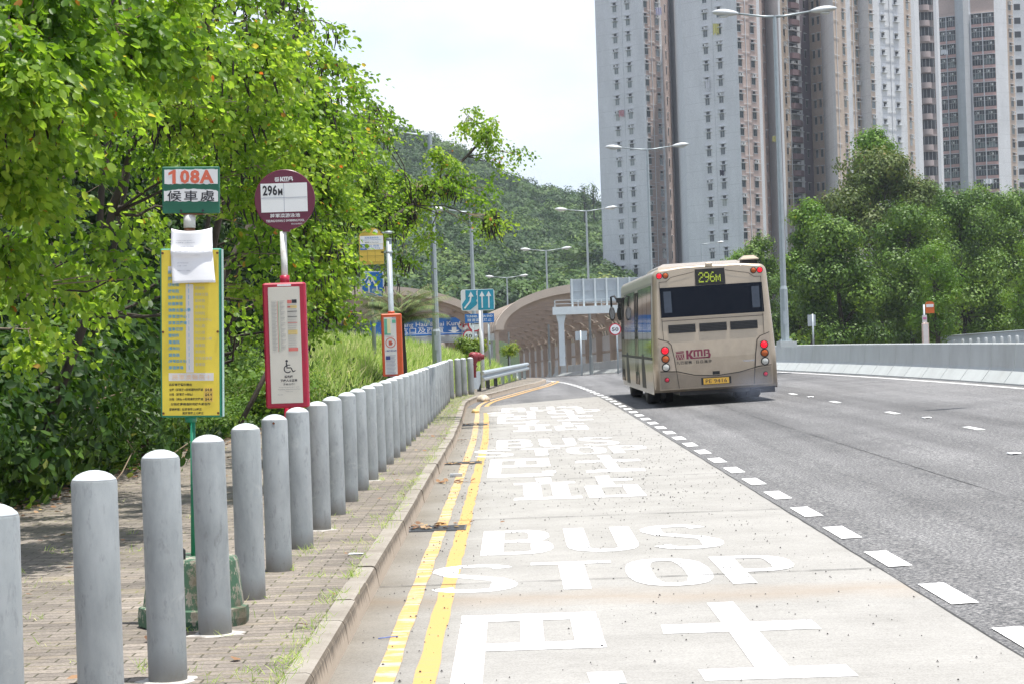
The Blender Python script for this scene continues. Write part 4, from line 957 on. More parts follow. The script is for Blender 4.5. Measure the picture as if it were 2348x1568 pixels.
mb = MB(); mb.box(x0-9, xr, -.5, .5, zb0, zb1); mb.box(x0-9, xr, -.42, -.38, zb1+.02, zb1+.06)
mb.build('beam', M_gan, T)
mb = MB(); mb.box(L(1118, 0)[0]*0+-.12, .28, -.3, .3, -1, zb0); mb.build('column', M_gan, T)
mb = MB()
for z in (.35, .8): mb.box(L(1060, 760)[0], xr-.1, -.45, -.40, zb1+z-.03, zb1+z)
for i in range(6): X = L(1060, 760)[0]+(xr-.1-L(1060, 760)[0])*i/5; mb.box(X-.03, X+.03, -.45, -.40, zb1, zb1+.8)
mb.build('railing', M_gan, T)
Y = 122.0
T, L = sign_at('cantilever_gantry', 'white gantry seen from behind, its sign panel with vertical ribs reaching behind the bus', 'gantry', 1290, 0, 838, Y)
zt_ = L(1288, 722)[1]
mb = MB(); mb.loft([[(-.16, -.2, 0), (.16, -.2, 0), (.16, .2, 0), (-.16, .2, 0)], [(-.16, -.2, zt_-.5), (.16, -.2, zt_-.5), (.16, .2, zt_-.5), (-.16, .2, zt_-.5)], [(-.28, -.2, zt_), (.28, -.2, zt_), (.28, .2, zt_), (-.28, .2, zt_)]], 0, None, True, False)
mb.build('column', M_gan, T)
xl = L(1267, 710)[0]; xr_ = xl+9.3; zb0 = zt_; zb1 = zt_+.43
mb = MB(); mb.box(xl, xr_, -.4, .4, zb0, zb1); mb.build('beam', M_gan, T)
mb = MB()
for z in (.18, .38): mb.box(xl+.1, xl+9.2, -.38, -.33, zb1+z-.03, zb1+z)
for i in range(7): mb.box(xl+.1+i*1.3, xl+.16+i*1.3, -.38, -.33, zb1, zb1+.38)
mb.build('railing', M_gan, T)
ps0 = L(1308, 0)[0]; pz0 = L(1308, 694)[1]; pz1 = L(1308, 641)[1]
px0 = P(1308, 670, Y).x-P(1290, 838, Y).x
mb = MB(); mb.box(px0, px0+7.2, .10, .16, pz0, pz1); mb.box(px0, px0+7.2, .02, .09, (pz0+pz1)/2-.03, (pz0+pz1)/2+.03); mb.box(px0, px0+7.2, .02, .09, pz1-.06, pz1); mb.build('panel_back', paint('sign back aluminium', (0.47, 0.52, 0.56), .5, .1, .06, 4), T)
for i in range(11):
    X = px0+.04+i*.645
    mb = MB(); mb.box(X, X+(.10 if i % 1 == 0 else .05), -.12, .095, zb1-.02, pz1+.02); mb.build('rib', M_gan, T)
# ---------------------------------------------------------------- noise enclosures over the tunnel approach
M_brown = paint('brown steel', (0.50, 0.405, 0.33), .55, .1, .12, 1.5)
M_tan = paint('tan roof sheet', (0.54, 0.455, 0.375), .6, 0, .08, 1.2, stretch=(1, 4, 1))
M_gpan = paint('grey acoustic panel', (0.62, 0.62, 0.62), .6, 0, .06, 1.0)
def vault(label, XR, half, Y0, n, dY, spring, rise, panels, slots, gap=.70):
    T = thing('road_enclosure', (XR(Y0)-half, Y0, drop(Y0)), label, 'road enclosure', 'brown arched enclosures over the highway')
    off = Vector((XR(Y0)-half, Y0, drop(Y0))); seg = 28
    def arc(Y, r=0.0, tan_=0.0):
        c = XR(Y)-half; z0 = drop(Y)+spring
        return [(c+(half+r)*math.cos(math.pi*i/seg), Y, z0+(rise+r)*math.sin(math.pi*i/seg)) for i in range(seg+1)]
    def band(mb, Ya, Yb, r0, r1, mi=0):
        A = arc(Ya, r0); B = arc(Ya, r1); C = arc(Yb, r1); D = arc(Yb, r0)
        mb.loft([[A[i], B[i], C[i], D[i]] for i in range(seg+1)], mi, None, True, False)
    for k in range(n):
        Y = Y0+dY*k
        mb = MB(); band(mb, Y-.22, Y+.22, -.50, 0.0)
        c = XR(Y)
        for s in (0, -2*half):
            mb.box(c+s-(.45 if s == 0 else .16), c+s+.05, Y-.35, Y+.35, drop(Y)-1, drop(Y)+spring+.05)
        wnd(mb.build('arch_rib', M_brown, T, off))
    mb = MB()
    for k in range(n-1):
        Ya = Y0+dY*k; m = 5
        for j in range(m):
            a = Ya+dY*j/m+gap*dY/m; b = Ya+dY*(j+1)/m-.03
            A = arc(a, .02); B = arc(a, .10); C = arc(b, .10); D = arc(b, .02)
            cuts = [(0, seg)]
            if slots and k % 1 == 0 and j in (1, 3): cuts = [(0, 7), (9, 12), (14, 17), (19, seg)]
            for c0, c1 in cuts: mb.loft([[A[i], B[i], C[i], D[i]] for i in range(c0, c1+1)], 0, None, True, False)
    wnd(mb.build('roof_sheets', M_tan, T, off))
    mb = MB(); band(mb, Y0-.9, Y0-.25, -.28, .20); wnd(mb.build('front_rim', M_tan, T, off))
    mb = MB()      # purlins
    for i in range(2, seg-1, 2):
        pts = [arc(Y0+dY*k, -.14)[i] for k in range(n)]
        mb.tube(pts, .13, 5, 0, None, True, False)
    mb.build('purlins', M_brown, T, off)
    if panels:
        for k in range(n-1):
            Ya = Y0+dY*k+.45; Yb = Y0+dY*(k+1)-.45; Xa = XR(Ya)-.05; Xb = XR(Yb)-.05
            mb = MB(); vs = []
            for X, Yy in ((Xa, Ya), (Xb, Yb)):
                for z in (-.3, spring*.60, spring*.66, spring+.05): vs.append((X, Yy, drop(Yy)+z))
            mb.add(vs, [(0, 4, 5, 1), (2, 6, 7, 3)])
            vs2 = [(v[0]+.12, v[1], v[2]) for v in vs]; mb.add(vs2, [(0, 1, 5, 4), (2, 3, 7, 6)])
            mb.build('acoustic_panel', M_gpan, T, off)
            mb = MB(); pz = spring*.63
            mb.tube([(Xa, Ya, drop(Ya)+pz), (Xb, Yb, drop(Yb)+pz)], .09, 4); mb.build('panel_rail', M_brown, T, off)
    return T
vault('brown arched noise enclosure right of the lane sign, with grey side panels', smooth([(100, 12.2), (128, 9.7), (148, 7.7), (157, 6.9), (230, 2.07), (260, 0.1)], 4, 0), 5.25, 128, 15, 8.2, 2.95, 2.35, True, True)
vault('brown arched noise enclosure on the left, rising behind the palm and the direction sign', lambda Y: -1.45-(Y-135)*.075, 7.2, 135, 7, 8, 2.9, 2.95, False, True)

# ---------------------------------------------------------------- towers
def mat_wall(name, c, z0=0.0, pitch=2.7, line=0.78):
    m, nt, b = nodes(name); co = objco(nt)
    t = nt.nodes.new('ShaderNodeTexCoord'); sp = nt.nodes.new('ShaderNodeSeparateXYZ'); nt.links.new(t.outputs['Object'], sp.inputs[0])
    a = N(nt, 'ShaderNodeMath', operation='ADD'); nt.links.new(sp.outputs[2], a.inputs[0]); a.inputs[1].default_value = 200*pitch-z0
    md = N(nt, 'ShaderNodeMath', operation='MODULO'); nt.links.new(a.outputs[0], md.inputs[0]); md.inputs[1].default_value = pitch
    lt = N(nt, 'ShaderNodeMath', operation='LESS_THAN'); nt.links.new(md.outputs[0], lt.inputs[0]); lt.inputs[1].default_value = 0.07
    f = noise(nt, objco(nt, (1, 1, .25)), 0.5, 6, 0.65); g = noise(nt, co, 3.0, 5, 0.7)
    r = ramp(nt, [(0.3, tuple(x*.88 for x in c)), (0.7, tuple(min(1, x*1.06) for x in c))], f)
    r2 = ramp(nt, [(.3, .90), (.7, 1.06)], g); c1 = mixc(nt, 1.0, r.outputs[0], r2.outputs[0], 'MULTIPLY')
    c2 = mixc(nt, lt.outputs[0], c1, tuple(x*line for x in c)); nt.links.new(c2, b.inputs['Base Color']); b.inputs['Roughness'].default_value = .85; return m
W_grey = mat_wall('grey tower wall', (0.66, 0.67, 0.685)); W_pink = mat_wall('pink tower wall', (0.50, 0.395, 0.355)); W_tan = mat_wall('tan tower wall', (0.50, 0.405, 0.33))
W_pur = mat_wall('purple grey wall', (0.19, 0.16, 0.19)); W_dk = mat_wall('dark grey wall', (0.45, 0.47, 0.49)); W_fin = paint('pale fin', (0.66, 0.67, 0.69), .8, 0, .05, .4)
W_stair = mat_wall('stair core wall', (0.30, 0.26, 0.25)); W_balc = paint('balcony maroon grey', (0.22, 0.15, 0.16), .7, 0, .12, .6); W_span = paint('pink spandrel', (0.50, 0.32, 0.29), .7, 0, .1, .8)
def mat_glass():
    m, nt, b = nodes('tower glass'); oi = nt.nodes.new('ShaderNodeObjectInfo')
    r = ramp(nt, [(0.0, (0.03, 0.04, 0.045)), (0.55, (0.07, 0.09, 0.10)), (0.8, (0.18, 0.22, 0.22)), (1.0, (0.30, 0.32, 0.30))], oi.outputs['Random'])
    nt.links.new(r.outputs[0], b.inputs['Base Color']); b.inputs['Roughness'].default_value = .12; b.inputs['Specular IOR Level'].default_value = .5; return m
M_tgl = mat_glass(); M_alu = paint('aluminium frame', (0.55, 0.56, 0.56), .4, .2, .05); M_ac = paint('air conditioner casing', (0.62, 0.63, 0.62), .5, 0, .06, 5); M_recess_shade = paint('dark opening', (0.055, 0.06, 0.068), .8)  # last one: flat dark colour standing in for shade inside openings and slots
def win_mesh(kind):
    mb = MB()
    if kind == 'w':
        mb.box(-.50, .50, -.02, .12, -.75, .35, 2); mb.box(-.45, -.03, -.035, -.021, -.70, .30, 0); mb.box(.03, .45, -.035, -.021, -.70, .30, 0)
        mb.box(-.33, .33, -.02, .12, .50, .92, 3); mb.box(-.72, .72, -.42, 0, .36, .44, 1); mb.box(-.72, .72, -.36, 0, .96, 1.03, 1); mb.box(-.55, .55, -.08, 0, -.82, -.755, 1)
    elif kind == 'a':      # window with air conditioner in the slot
        mb.box(-.50, .50, -.02, .12, -.75, .35, 2); mb.box(-.45, -.03, -.035, -.021, -.70, .30, 0); mb.box(.03, .45, -.035, -.021, -.70, .30, 0)
        mb.box(-.72, .72, -.42, 0, .36, .44, 1); mb.box(-.72, .72, -.36, 0, .96, 1.03, 1); mb.box(-.34, .30, -.36, .02, .50, .88, 4); mb.box(-.30, -.02, -.372, -.361, .54, .84, 3)
    elif kind == 's':
        mb.box(-.36, .36, -.02, .12, -.35, .35, 3); mb.box(-.62, .62, -.5, 0, -.48, -.38, 1); mb.box(-.5, .5, -.42, 0, .46, .54, 1); mb.box(-.05, .32, -.30, 0, -.36, .02, 4)
    elif kind == 'o':
        mb.box(-.62, .62, -.01, .10, -.62, .62, 3); mb.box(-.66, .66, -.05, 0, -.70, -.621, 1)
    elif kind == 'n':
        mb.box(-.34, .34, -.02, .12, -.75, .55, 2); mb.box(-.30, -.02, -.035, -.021, -.70, .50, 0); mb.box(.02, .30, -.035, -.021, -.70, .50, 0); mb.box(-.46, .46, -.25, 0, .58, .66, 1)
    me = mb.mesh('window_'+kind)
    for m in (M_tgl, W_fin, M_alu, M_recess_shade, M_ac): me.materials.append(m)
    return me
WM = {k: win_mesh(k) for k in 'wason'}
def tower(label, segs, z0floor, pitch, ztop, zbot, depth, seed, group='residential towers', name='apartment_tower'):
    """segs: (Dx, Y, wall material index, [(fraction, kind)...]) then a final (Dx, Y)"""
    rr = random.Random(seed)
    pts = [(P(s[0], 0, s[1]).x, s[1]) for s in segs]
    base = Vector((pts[0][0], pts[0][1], zbot))
    T = thing(name, base, label, 'apartment tower', group)
    mats = [W_grey, W_pink, W_tan, W_pur, W_dk, W_fin, W_stair]
    mb = MB(); n = len(pts)
    poly = pts+[(pts[-1][0]+depth*.25, max(p[1] for p in pts)+depth), (pts[0][0]+depth*.05, max(p[1] for p in pts)+depth)]
    m_ = len(poly)
    vs = [(p[0], p[1], zbot) for p in poly]+[(p[0], p[1], ztop) for p in poly]
    for i in range(m_):
        j = (i+1) % m_; mi = segs[i][2] if i < n-1 else 0
        mb.add([vs[i], vs[j], vs[m_+j], vs[m_+i]], [(0, 1, 2, 3)], mi)
    mb.add(vs[m_:], [tuple(range(m_))], 0)
    mb.build('walls', mats, T, base)
    items = {}
    fins = MB(); pipes = MB()
    for i in range(n-1):
        if len(segs[i]) < 4: continue
        a = Vector((pts[i][0], pts[i][1], 0)); b = Vector((pts[i+1][0], pts[i+1][1], 0)); d = b-a; Lg = d.length; d.normalize()
        nrm = Vector((d.y, -d.x, 0)); M0 = Matrix(((d.x, -nrm.x, 0, 0), (d.y, -nrm.y, 0, 0), (0, 0, 1, 0), (0, 0, 0, 1)))
        nf0 = math.floor((zbot-z0floor)/pitch)+1; nf1 = math.floor((ztop-z0floor)/pitch)
        for fr, kind in segs[i][3]:
            p = a+d*(Lg*fr)
            if kind == 'p':
                pipes.box(-.05, .05, -.14, -.04, zbot, ztop, 0, Matrix.Translation(p) @ M0)
                for f in range(nf0, nf1): pipes.box(-1.1, 1.1, -.10, -.04, z0floor+f*pitch-1.15, z0floor+f*pitch-1.09, 0, Matrix.Translation(p) @ M0)
                continue
            if kind == 'j': pipes.box(-.03, .03, -.02, -.005, zbot, ztop, 1, Matrix.Translation(p) @ M0); continue
            if kind == 'f':
                fins.box(-.35, .35, -.9, -.01, zbot, ztop, 0, Matrix.Translation(p) @ M0); continue
            for f in range(nf0, nf1):
                z = z0floor+f*pitch
                k2 = kind
                if kind == 'w' and rr.random() < .38: k2 = 'a'
                items.setdefault(('win' if kind in 'wson' else kind), []).append((Matrix.Translation(Vector((p.x, p.y, z))) @ M0, k2, Lg))
    if fins.v: fins.build('fins', W_fin, T, base)
    if pipes.v: pipes.build('drain_pipes', [W_fin, W_dk], T, base)
    for key, lst in items.items():
        lst.sort(key=lambda t: t[0].translation.z)
        if key == 'win':
            for M, k2, Lg in lst[:100]:
                o = link('window', WM[k2], T); o.matrix_basis = Matrix.Translation(-base) @ M
            if len(lst) > 100:
                mb = MB()
                for M, k2, Lg in lst[100:]:
                    me = WM[k2]; vsx = [M @ v.co for v in me.vertices]
                    mb.add(vsx, [tuple(p.vertices) for p in me.polygons]); mb.m[-len(me.polygons):] = [p.material_index for p in me.polygons]
                tag(mb.build('windows', [M_tgl, W_fin, M_alu, M_recess_shade, M_ac], T, base), kind='stuff')
        else:
            cache = {}
            for idx, (M, k2, Lg) in enumerate(lst[:100]):
                v = rr.randrange(3); ck = (round(Lg, 1), v)
                if ck not in cache:
                    h = Lg/2*.94; q = MB()
                    if key == 'b':      # loggia with rounded maroon parapet
                        q.box(-h, h, .0, .02, -1.25, 1.25, 3, Matrix.Translation((0, -.03, 0))); n_ = 8
                        arc = [(-h, 0)]+[(-h+2*h*i/n_, -.55-.35*math.sin(math.pi*i/n_)) for i in range(n_+1)]+[(h, 0)]
                        q.loft([[(x, y, -1.25) for x, y in arc], [(x, y, -.35) for x, y in arc]], 5, None, True, False)
                        q.box(-h-.1, h+.1, -.75, 0, .55, .64, 1); q.box(-h*.8, -h*.1, -.12, -.05, -.3, .5, 0); q.box(0, h*.8, -.12, -.05, -.3, .5, 0); q.box(-h*.85, h*.85, -.06, -.045, -.32, .52, 2)
                        xx = (-.5, .2, .5)[v]*h; q.box(xx-.3, xx+.3, -.55, -.05, .66, 1.05, 4); q.box(xx-.24, xx+.04, -.56, -.551, .7, 1.0, 3)
                    elif key == 'g':    # large window over pink spandrel
                        q.box(-h, h, -.06, -.02, -1.3, -.74, 6); q.box(-h, h, -.05, -.02, -.73, 1.24, 3); q.box(-h*1.05, h*1.05, -.42, 0, 1.26, 1.34, 1); q.box(-h*1.07, -h*.97, -.5, 0, -1.36, 1.25, 1)
                        for k in range(4): x = -h+2*h*k/4; q.box(x+.06, x+h/2-.06, -.075, -.055, -.64, (.35, -.1, .38)[(k+v) % 3], (0, 5 if v == 1 and k == 2 else 0, 0)[k % 3]); q.box(x, x+.05, -.09, -.056, -.6, 1.2, 2)
                        q.box(-h, h, -.09, -.056, .40, .46, 2); xx = (-.3, .3, .0)[v]*h; q.box(xx-.3, xx+.3, -.35, -.06, .55, .95, 4); q.box(xx-.22, xx+.02, -.36, -.351, .59, .9, 3)
                    elif key == 't':    # rounded stair balcony
                        n_ = 12; arc = [(h*.62*math.cos(math.pi+math.pi*i/n_), 1.0*math.sin(math.pi+math.pi*i/n_)) for i in range(n_+1)]
                        q.loft([[(x, y, -1.2) for x, y in arc], [(x, y, -.25) for x, y in arc]], 7, None, True, False)
                        q.box(-h, h, -.05, -.02, -.2, 1.3, 3)
                        if v == 0: q.box(-h, h, -.5, -.04, 1.2, 1.45, 7)
                        for k in range(5): x = -h*.8+1.6*h*k/4; q.box(x, x+.04, -.5, -.46, -.25, 1.2, 2)
                    me = q.mesh({'b': 'balcony', 'g': 'bay', 't': 'stair'}[key])
                    for mm in (M_tgl, W_fin, M_alu, M_recess_shade, M_ac, W_balc, W_span, paint('stair parapet', (0.42, 0.35, 0.34), .7, 0, .06, .6)): me.materials.append(mm)
                    cache[ck] = me
                o = link({'b': 'balcony', 'g': 'window_bay', 't': 'stair_balcony'}[key], cache[ck], T); o.matrix_basis = Matrix.Translation(-base) @ M
            if len(lst) > 100: print('CUT', key, len(lst))
    return T, base
GREY, PINK, TAN, PUR, DK, FIN, ST = range(7)
ZT = 66.0; ZB = -5.0
tower('pale grey and pink tower leftmost of the estate, standing against the sky', [
    (1366, 384, GREY, [(.40, 'w'), (.555, 'j'), (.68, 'w')]), (1472.5, 375, FIN), (1476, 375.5, PINK, [(.06, 'w'), (.40, 'p'), (.85, 'w')]), (1509, 379, FIN), (1514, 379.2, PINK, [(.5, 'n')]),
    (1531, 386, FIN), (1535, 390, FIN), (1556, 384, PINK, [(.55, 'n')]), (1572, 392, GREY)], 2.05, 2.70, 72, ZB, 20, 1)
tower('broad grey fronted tower with pink recesses and two columns of dark loggias', [
    (1561, 350, GREY, [(.43, 'w'), (.56, 'j'), (.68, 'w')]), (1688, 340, PINK, [(.08, 'w'), (.38, 'p'), (.74, 'w')]), (1733, 344, FIN), (1740, 344.2, PINK, [(.5, 'n')]), (1753, 351, FIN),
    (1783, 345, FIN), (1788, 345.2, TAN, [(.40, 'w'), (.9, 'p')]), (1805, 350, DK, [(.5, 'b')]), (1825, 353, FIN), (1832, 353.2, PUR, [(.45, 'n')]), (1853, 357, TAN, [(.35, 'n'), (.78, 'n')]), (1880, 354, FIN), (1885, 354.2, DK, [(.5, 'b')]), (1913, 352, GREY)], 3.3, 2.70, ZT, ZB, 22, 2)
tower('tan and grey tower with rows of small ledged openings, behind the tallest tree', [
    (1909, 338, TAN, [(.18, 'p'), (.75, 'w')]), (1938, 343, FIN), (1948, 343.2, TAN, [(.25, 'p'), (.7, 'w')]), (1966, 346, GREY, []), (1990, 344, TAN, [(.5, 'w')]), (2000, 345, GREY, [(.30, 's'), (.52, 'p'), (.73, 's')]),
    (2071, 350, TAN, [(.5, 'w')]), (2087, 353, FIN), (2096, 353.2, GREY)], 1.2, 2.75, 70, ZB, 12, 3)
tower('narrow recessed stair tower of rounded balconies between two blocks', [
    (2094, 368, ST, [(.5, 't')]), (2139, 368, FIN), (2146, 368, GREY)], 0.9, 2.62, 72, ZB, 8, 4)
tower('right hand tower of gridded pink bays, split by a dark curved shaft', [
    (2143, 428, FIN), (2147, 428.2, PINK, [(.5, 'g')]), (2168, 427, PINK, [(.5, 'g')]), (2188, 426, DK), (2196, 422.5, DK), (2207, 421.5, DK), (2220, 424, FIN), (2224, 424.1, PINK, [(.5, 'g')]), (2250, 423, PINK, [(.5, 'g')]),
    (2278, 422, GREY, []), (2306, 424, TAN, [(.5, 'w')]), (2321, 426, GREY, [(.32, 'o')]), (2352, 426, GREY, []), (2420, 428, GREY)], 1.6, 2.68, 78, ZB, 20, 5)
# laundry hung out of windows
clm = [paint('cloth '+n, c, .8) for n, c in (('white', (.72, .73, .76)), ('pink', (.62, .35, .38)), ('dark', (.06, .06, .09)), ('yellow', (.65, .62, .25)), ('lilac', (.50, .48, .62)))]
for i, (x, y, Y, w, h, c, lab) in enumerate([(1424, 255, 380, 12, 14, 1, 'pink cloth hanging from a window of the left tower'), (1621, 185, 346, 10, 24, 0, 'long white cloth hanging from a window of the broad grey tower'),
        (1640, 57, 344, 14, 24, 3, 'cream clothes hanging from an upper window of the broad grey tower'), (1867-0, 0, 0, 0, 0, 0, ''), (1773, 314, 347, 8, 13, 3, 'yellow cloth on a pole in the recess of the broad grey tower'),
        (1655, 392, 344, 12, 12, 2, 'dark and white clothes hanging from a lower window of the broad grey tower'), (1509, 20, 376, 13, 17, 4, 'lilac cloth on a pole between the left tower wings'), (2226+94, 0, 0, 0, 0, 0, ''),
        (2290-26, 413, 421, 22, 10, 0, 'white clothes hung across a pink bay of the right hand tower'), (2163, 117, 426, 16, 10, 0, 'white sheet hung across a bay left of the dark curved shaft')]):
    if not lab: continue
    p = P(x, y, Y); k = Y/FPX; mb = MB(); nn = 8; hw = w*k/2; hh = h*k
    vs = [(-hw+2*hw*i_/nn, .12*math.sin(i_*2.1)-.9, -hh*j*(1+.15*math.sin(i_*1.7))) for j in (0, 1) for i_ in range(nn+1)]
    mb.add(vs, [(i_, i_+1, nn+2+i_, nn+1+i_) for i_ in range(nn)]); 
    T = thing('laundry', p, lab, 'laundry', 'laundry on the towers'); q = mb.build('cloth', clm[c], T); q.modifiers.new('t', 'SOLIDIFY').thickness = .03
    mb = MB(); mb.tube([(-hw-.2, -.9, .03), (hw+.2, -.9, .03)], .03, 5); mb.tube([(0, -.9, .03), (0, .6, .03)], .03, 5); mb.build('pole', M_alu, T)

# ---------------------------------------------------------------- beyond the barrier, right
Y = 88.0
T, L = sign_at('bus_stop_post', 'bus stop beyond the barrier with orange arched plate and pale pink notice case', 'bus stop sign', 2125, 0, 812, Y)
k = Y/FPX
mb = MB(); zt_ = L(2119, 699)[1]; xp = L(2119, 720)[0]; mb.tube([(xp, 0, 0), (xp, 0, zt_)], .04, 10); mb.build('pole', M_galv, T)
x0, z0 = L(2122.5, 719); x1 = L(2142, 705)[0]; zs = L(2132, 697)[1]; zt2 = L(2132, 691.5)[1]; hw = (x1-x0)/2; xc = (x0+x1)/2
mb = MB(); mb.prism([(x0, z0), (x1, z0), (x1, zs)]+[(xc+hw*math.cos(a), zs+(zt2-zs)*math.sin(a)) for a in [math.pi*i/10 for i in range(1, 10)]]+[(x0, zs)], -.02, .02); mb.build('plate', paint('orange plate', (0.62, 0.13, 0.02), .4), T)
mb = MB(); mb.box(x0+.03, x1-.03, -.024, -.021, zs-.14, zs-.02); mb.build('white_panel', M_signwhite, T)
mb = MB(); mb.bevbox(L(2114, 0)[0]*0+L(2114, 750)[0], L(2129, 750)[0], -.08, .08, -.2, L(2122, 741)[1], .015); mb.build('case', paint('pale pink case', (0.66, 0.50, 0.44), .5), T)
mb = MB(); mb.box(L(2116, 750)[0], L(2127, 750)[0], -.084, -.081, .1, L(2122, 744)[1]); mb.box(L(2115, 730)[0], L(2125, 730)[0], -.05, .05, L(2120, 740)[1], L(2120, 723)[1]); mb.build('notice', paint('pale notice', (0.70, 0.66, 0.66), .5), T)
mb = MB(); mb.box(L(2116, 730)[0], L(2124, 730)[0], -.054, -.0505, L(2120, 733)[1], L(2120, 728)[1]); mb.build('print', paint('magenta print', (.6, .2, .4), .5), T)
Y = 135.0
T, L = sign_at('bus_stop_post', 'small far bus stop beyond the barrier with white topped sign and red notice case', 'bus stop sign', 1931, 0, 800, Y)
mb = MB(); mb.tube([(0, 0, 0), (0, 0, L(1931, 745)[1])], .05, 8); mb.build('pole', M_pwhite, T)
mb = MB(); mb.box(L(1924.5, 743)[0], L(1937.5, 743)[0], -.02, .02, L(1931, 749)[1], L(1931, 738.5)[1]); mb.build('plate', M_signwhite, T)
mb = MB(); mb.box(L(1924.5, 743)[0], L(1937.5, 743)[0], -.025, .025, L(1931, 753)[1], L(1931, 749.2)[1]); mb.box(L(1926, 743)[0], L(1936, 743)[0], -.08, .08, -.2, L(1931, 766)[1]); mb.build('case', M_case, T)
mb = MB(); mb.box(L(1928, 743)[0], L(1934, 743)[0], -.085, -.081, -.2, L(1931, 769)[1]); mb.build('notice', M_panel, T)
T, L = sign_at('litter_post', 'small dark green post with domed top beyond the barrier, beside the far bus stop', 'post', 1963, 0, 800, 130)
mb = MB(); mb.lathe([(.17, -.2), (.17, .55), (.14, .72), (.05, .80), (.01, .81)], 14); mb.build('post', M_green, T)
mb = MB(); mb.box(-.18, .0, -.03, .03, 1.05, 1.45); mb.tube([(0, 0, .8), (0, 0, 1.4)], .025, 6); mb.build('plate', M_dark, T)
proto2 = None
for i in range(11):
    t = i/10; y_ = 1/((1-t)/142.0+t/96.0); x = 2154+178*t; yb = 783-13*t
    p = P(x, 781-12.5*t, y_); zb = p.z-1.0
    lab = 'far grey bollard beyond the barrier, %s' % (['farthest left of its row', 'second from the left of its row', 'third from the left of its row', 'fourth from the left of its row', 'fifth from the left of its row', 'middle of its row', 'fifth from the right of its row', 'fourth from the right of its row', 'third from the right of its row', 'second from the right of its row', 'nearest, at the right end of its row'][i])
    if proto2 is None:
        proto2 = thing('bollard', (p.x, y_, zb), lab, 'bollard', 'far bollards beyond the barrier'); mb = MB(); mb.lathe([(.083, -.6), (.083, .96), (.06, .985), (.01, 1.0)], 14); mb.build('post', M_bollard, proto2)
    else: dup(proto2, (p.x, y_, zb), None, lab)
T = thing('railing', P(2240, 790, 118), 'low grey steel railing behind the far bollards at the right edge', 'railing'); off = T.location.copy()
mb = MB(); n = 60; top = []; bot = []
for i in range(n+1):
    t = i/n; y_ = 1/((1-t)/150.0+t/99.0); x = 2115+250*t; p = P(x, 775-19*t, y_); top.append(p); bot.append(Vector((p.x, p.y, p.z-1.15)))
mb.tube(top, .035, 5); mb.tube([p-Vector((0, 0, .95)) for p in top], .03, 5)
mb.build('rails', M_galv, T, off); mb = MB()
for i in range(n):
    a, b = top[i], top[i+1]
    for j in range(4): c = a.lerp(b, j/4); mb.box(c.x-.012, c.x+.012, c.y-.012, c.y+.012, c.z-1.0, c.z)
mb.build('bars', M_galv, T, off)
# ---------------------------------------------------------------- the bus
def mat_champ(name, c, dirt=.5):
    m, nt, b = nodes(name); co = objco(nt); f = noise(nt, co, 3, 6, .65); g = noise(nt, co, 60, 2, .5)
    tcn = nt.nodes.new('ShaderNodeTexCoord'); sp = nt.nodes.new('ShaderNodeSeparateXYZ'); nt.links.new(tcn.outputs['Object'], sp.inputs[0])
    r = ramp(nt, [(.3, tuple(x*.93 for x in c)), (.7, tuple(x*1.05 for x in c))], f)
    w = N(nt, 'ShaderNodeMath', operation='MULTIPLY_ADD'); nt.links.new(f, w.inputs[0]); w.inputs[1].default_value = .9; nt.links.new(sp.outputs[2], w.inputs[2])
    mr = N(nt, 'ShaderNodeMapRange'); nt.links.new(w.outputs[0], mr.inputs[0]); mr.inputs[1].default_value = 1.75; mr.inputs[2].default_value = .65; mr.inputs[4].default_value = dirt
    c2 = mixc(nt, mr.outputs[0], r.outputs[0], (0.17, 0.135, 0.10)); nt.links.new(c2, b.inputs['Base Color'])
    b.inputs['Metallic'].default_value = .35; b.inputs['Roughness'].default_value = .34; b.inputs['Coat Weight'].default_value = .4; b.inputs['Coat Roughness'].default_value = .06
    return m
M_champ = mat_champ('champagne coach paint', (0.45, 0.370, 0.280)); M_champd = mat_champ('champagne lower paint', (0.29, 0.24, 0.185), .65)
M_bglass = paint('dark bus glass', (0.004, 0.006, 0.012), .06, 0, .1, 1, spec=.12); M_seal = paint('black seal', (.012, .012, .012), .6)
M_side = paint('side glass', (0.012, 0.013, 0.012), .03, 0, .1, 1, spec=1.0, coat=1.0)
M_red = emit('lit red lamp', (1.0, .008, .03), .75); M_amb = paint('amber lamp', (0.42, 0.09, 0.015), .25, 0, .1); M_clr = paint('clear lamp', (0.55, .55, .52), .15, .3, .1); M_redd = paint('red reflector', (0.60, 0.02, 0.06), .3)
M_led = emit('yellow-green display dots', (0.62, 0.78, .06), .30); M_plate = paint('yellow number plate', (0.72, 0.42, 0.06), .4, 0, .05); M_bmar = paint('maroon decal', (0.20, .02, .055), .4, 0, .05)
bx_, by_ = 4.29, 45.9
T = thing('single_deck_bus', (bx_, by_, zr(bx_, by_)), 'champagne coloured single deck bus on route 296M driving away, seen from behind', 'bus')
T.rotation_euler = (0, -math.atan(.030), math.radians(0.35))
def sec(y, tum=0.0, z_lo=.31, inset=0.0, zr_=0.0):
    # cross-section of the body, rounded roof edges, sides leaning in a little to the top
    w0, w1 = 1.30-inset, 1.215-inset; H = 2.945-zr_
    pts = [(-w0, z_lo), (-w0-.002, 1.0)]
    for a in range(0, 91, 15):
        r = math.radians(180-a); pts.append((-w1+.16+.16*math.cos(r), H-.21+.16*math.sin(r)))
    pts += [(-.6, H-.01), (0, H), (.6, H-.01)]
    for a in range(90, -1, -15):
        r = math.radians(a); pts.append((w1-.16+.16*math.cos(r), H-.21+.16*math.sin(r)))
    pts += [(w0+.002, 1.0), (w0, z_lo)]
    return [(x, y, z) for x, z in pts]
def rearlean(z): return .10*max(0, z-1.3)/1.6      # the rear face leans forward above the bonnet line
mb = MB(); rings = []
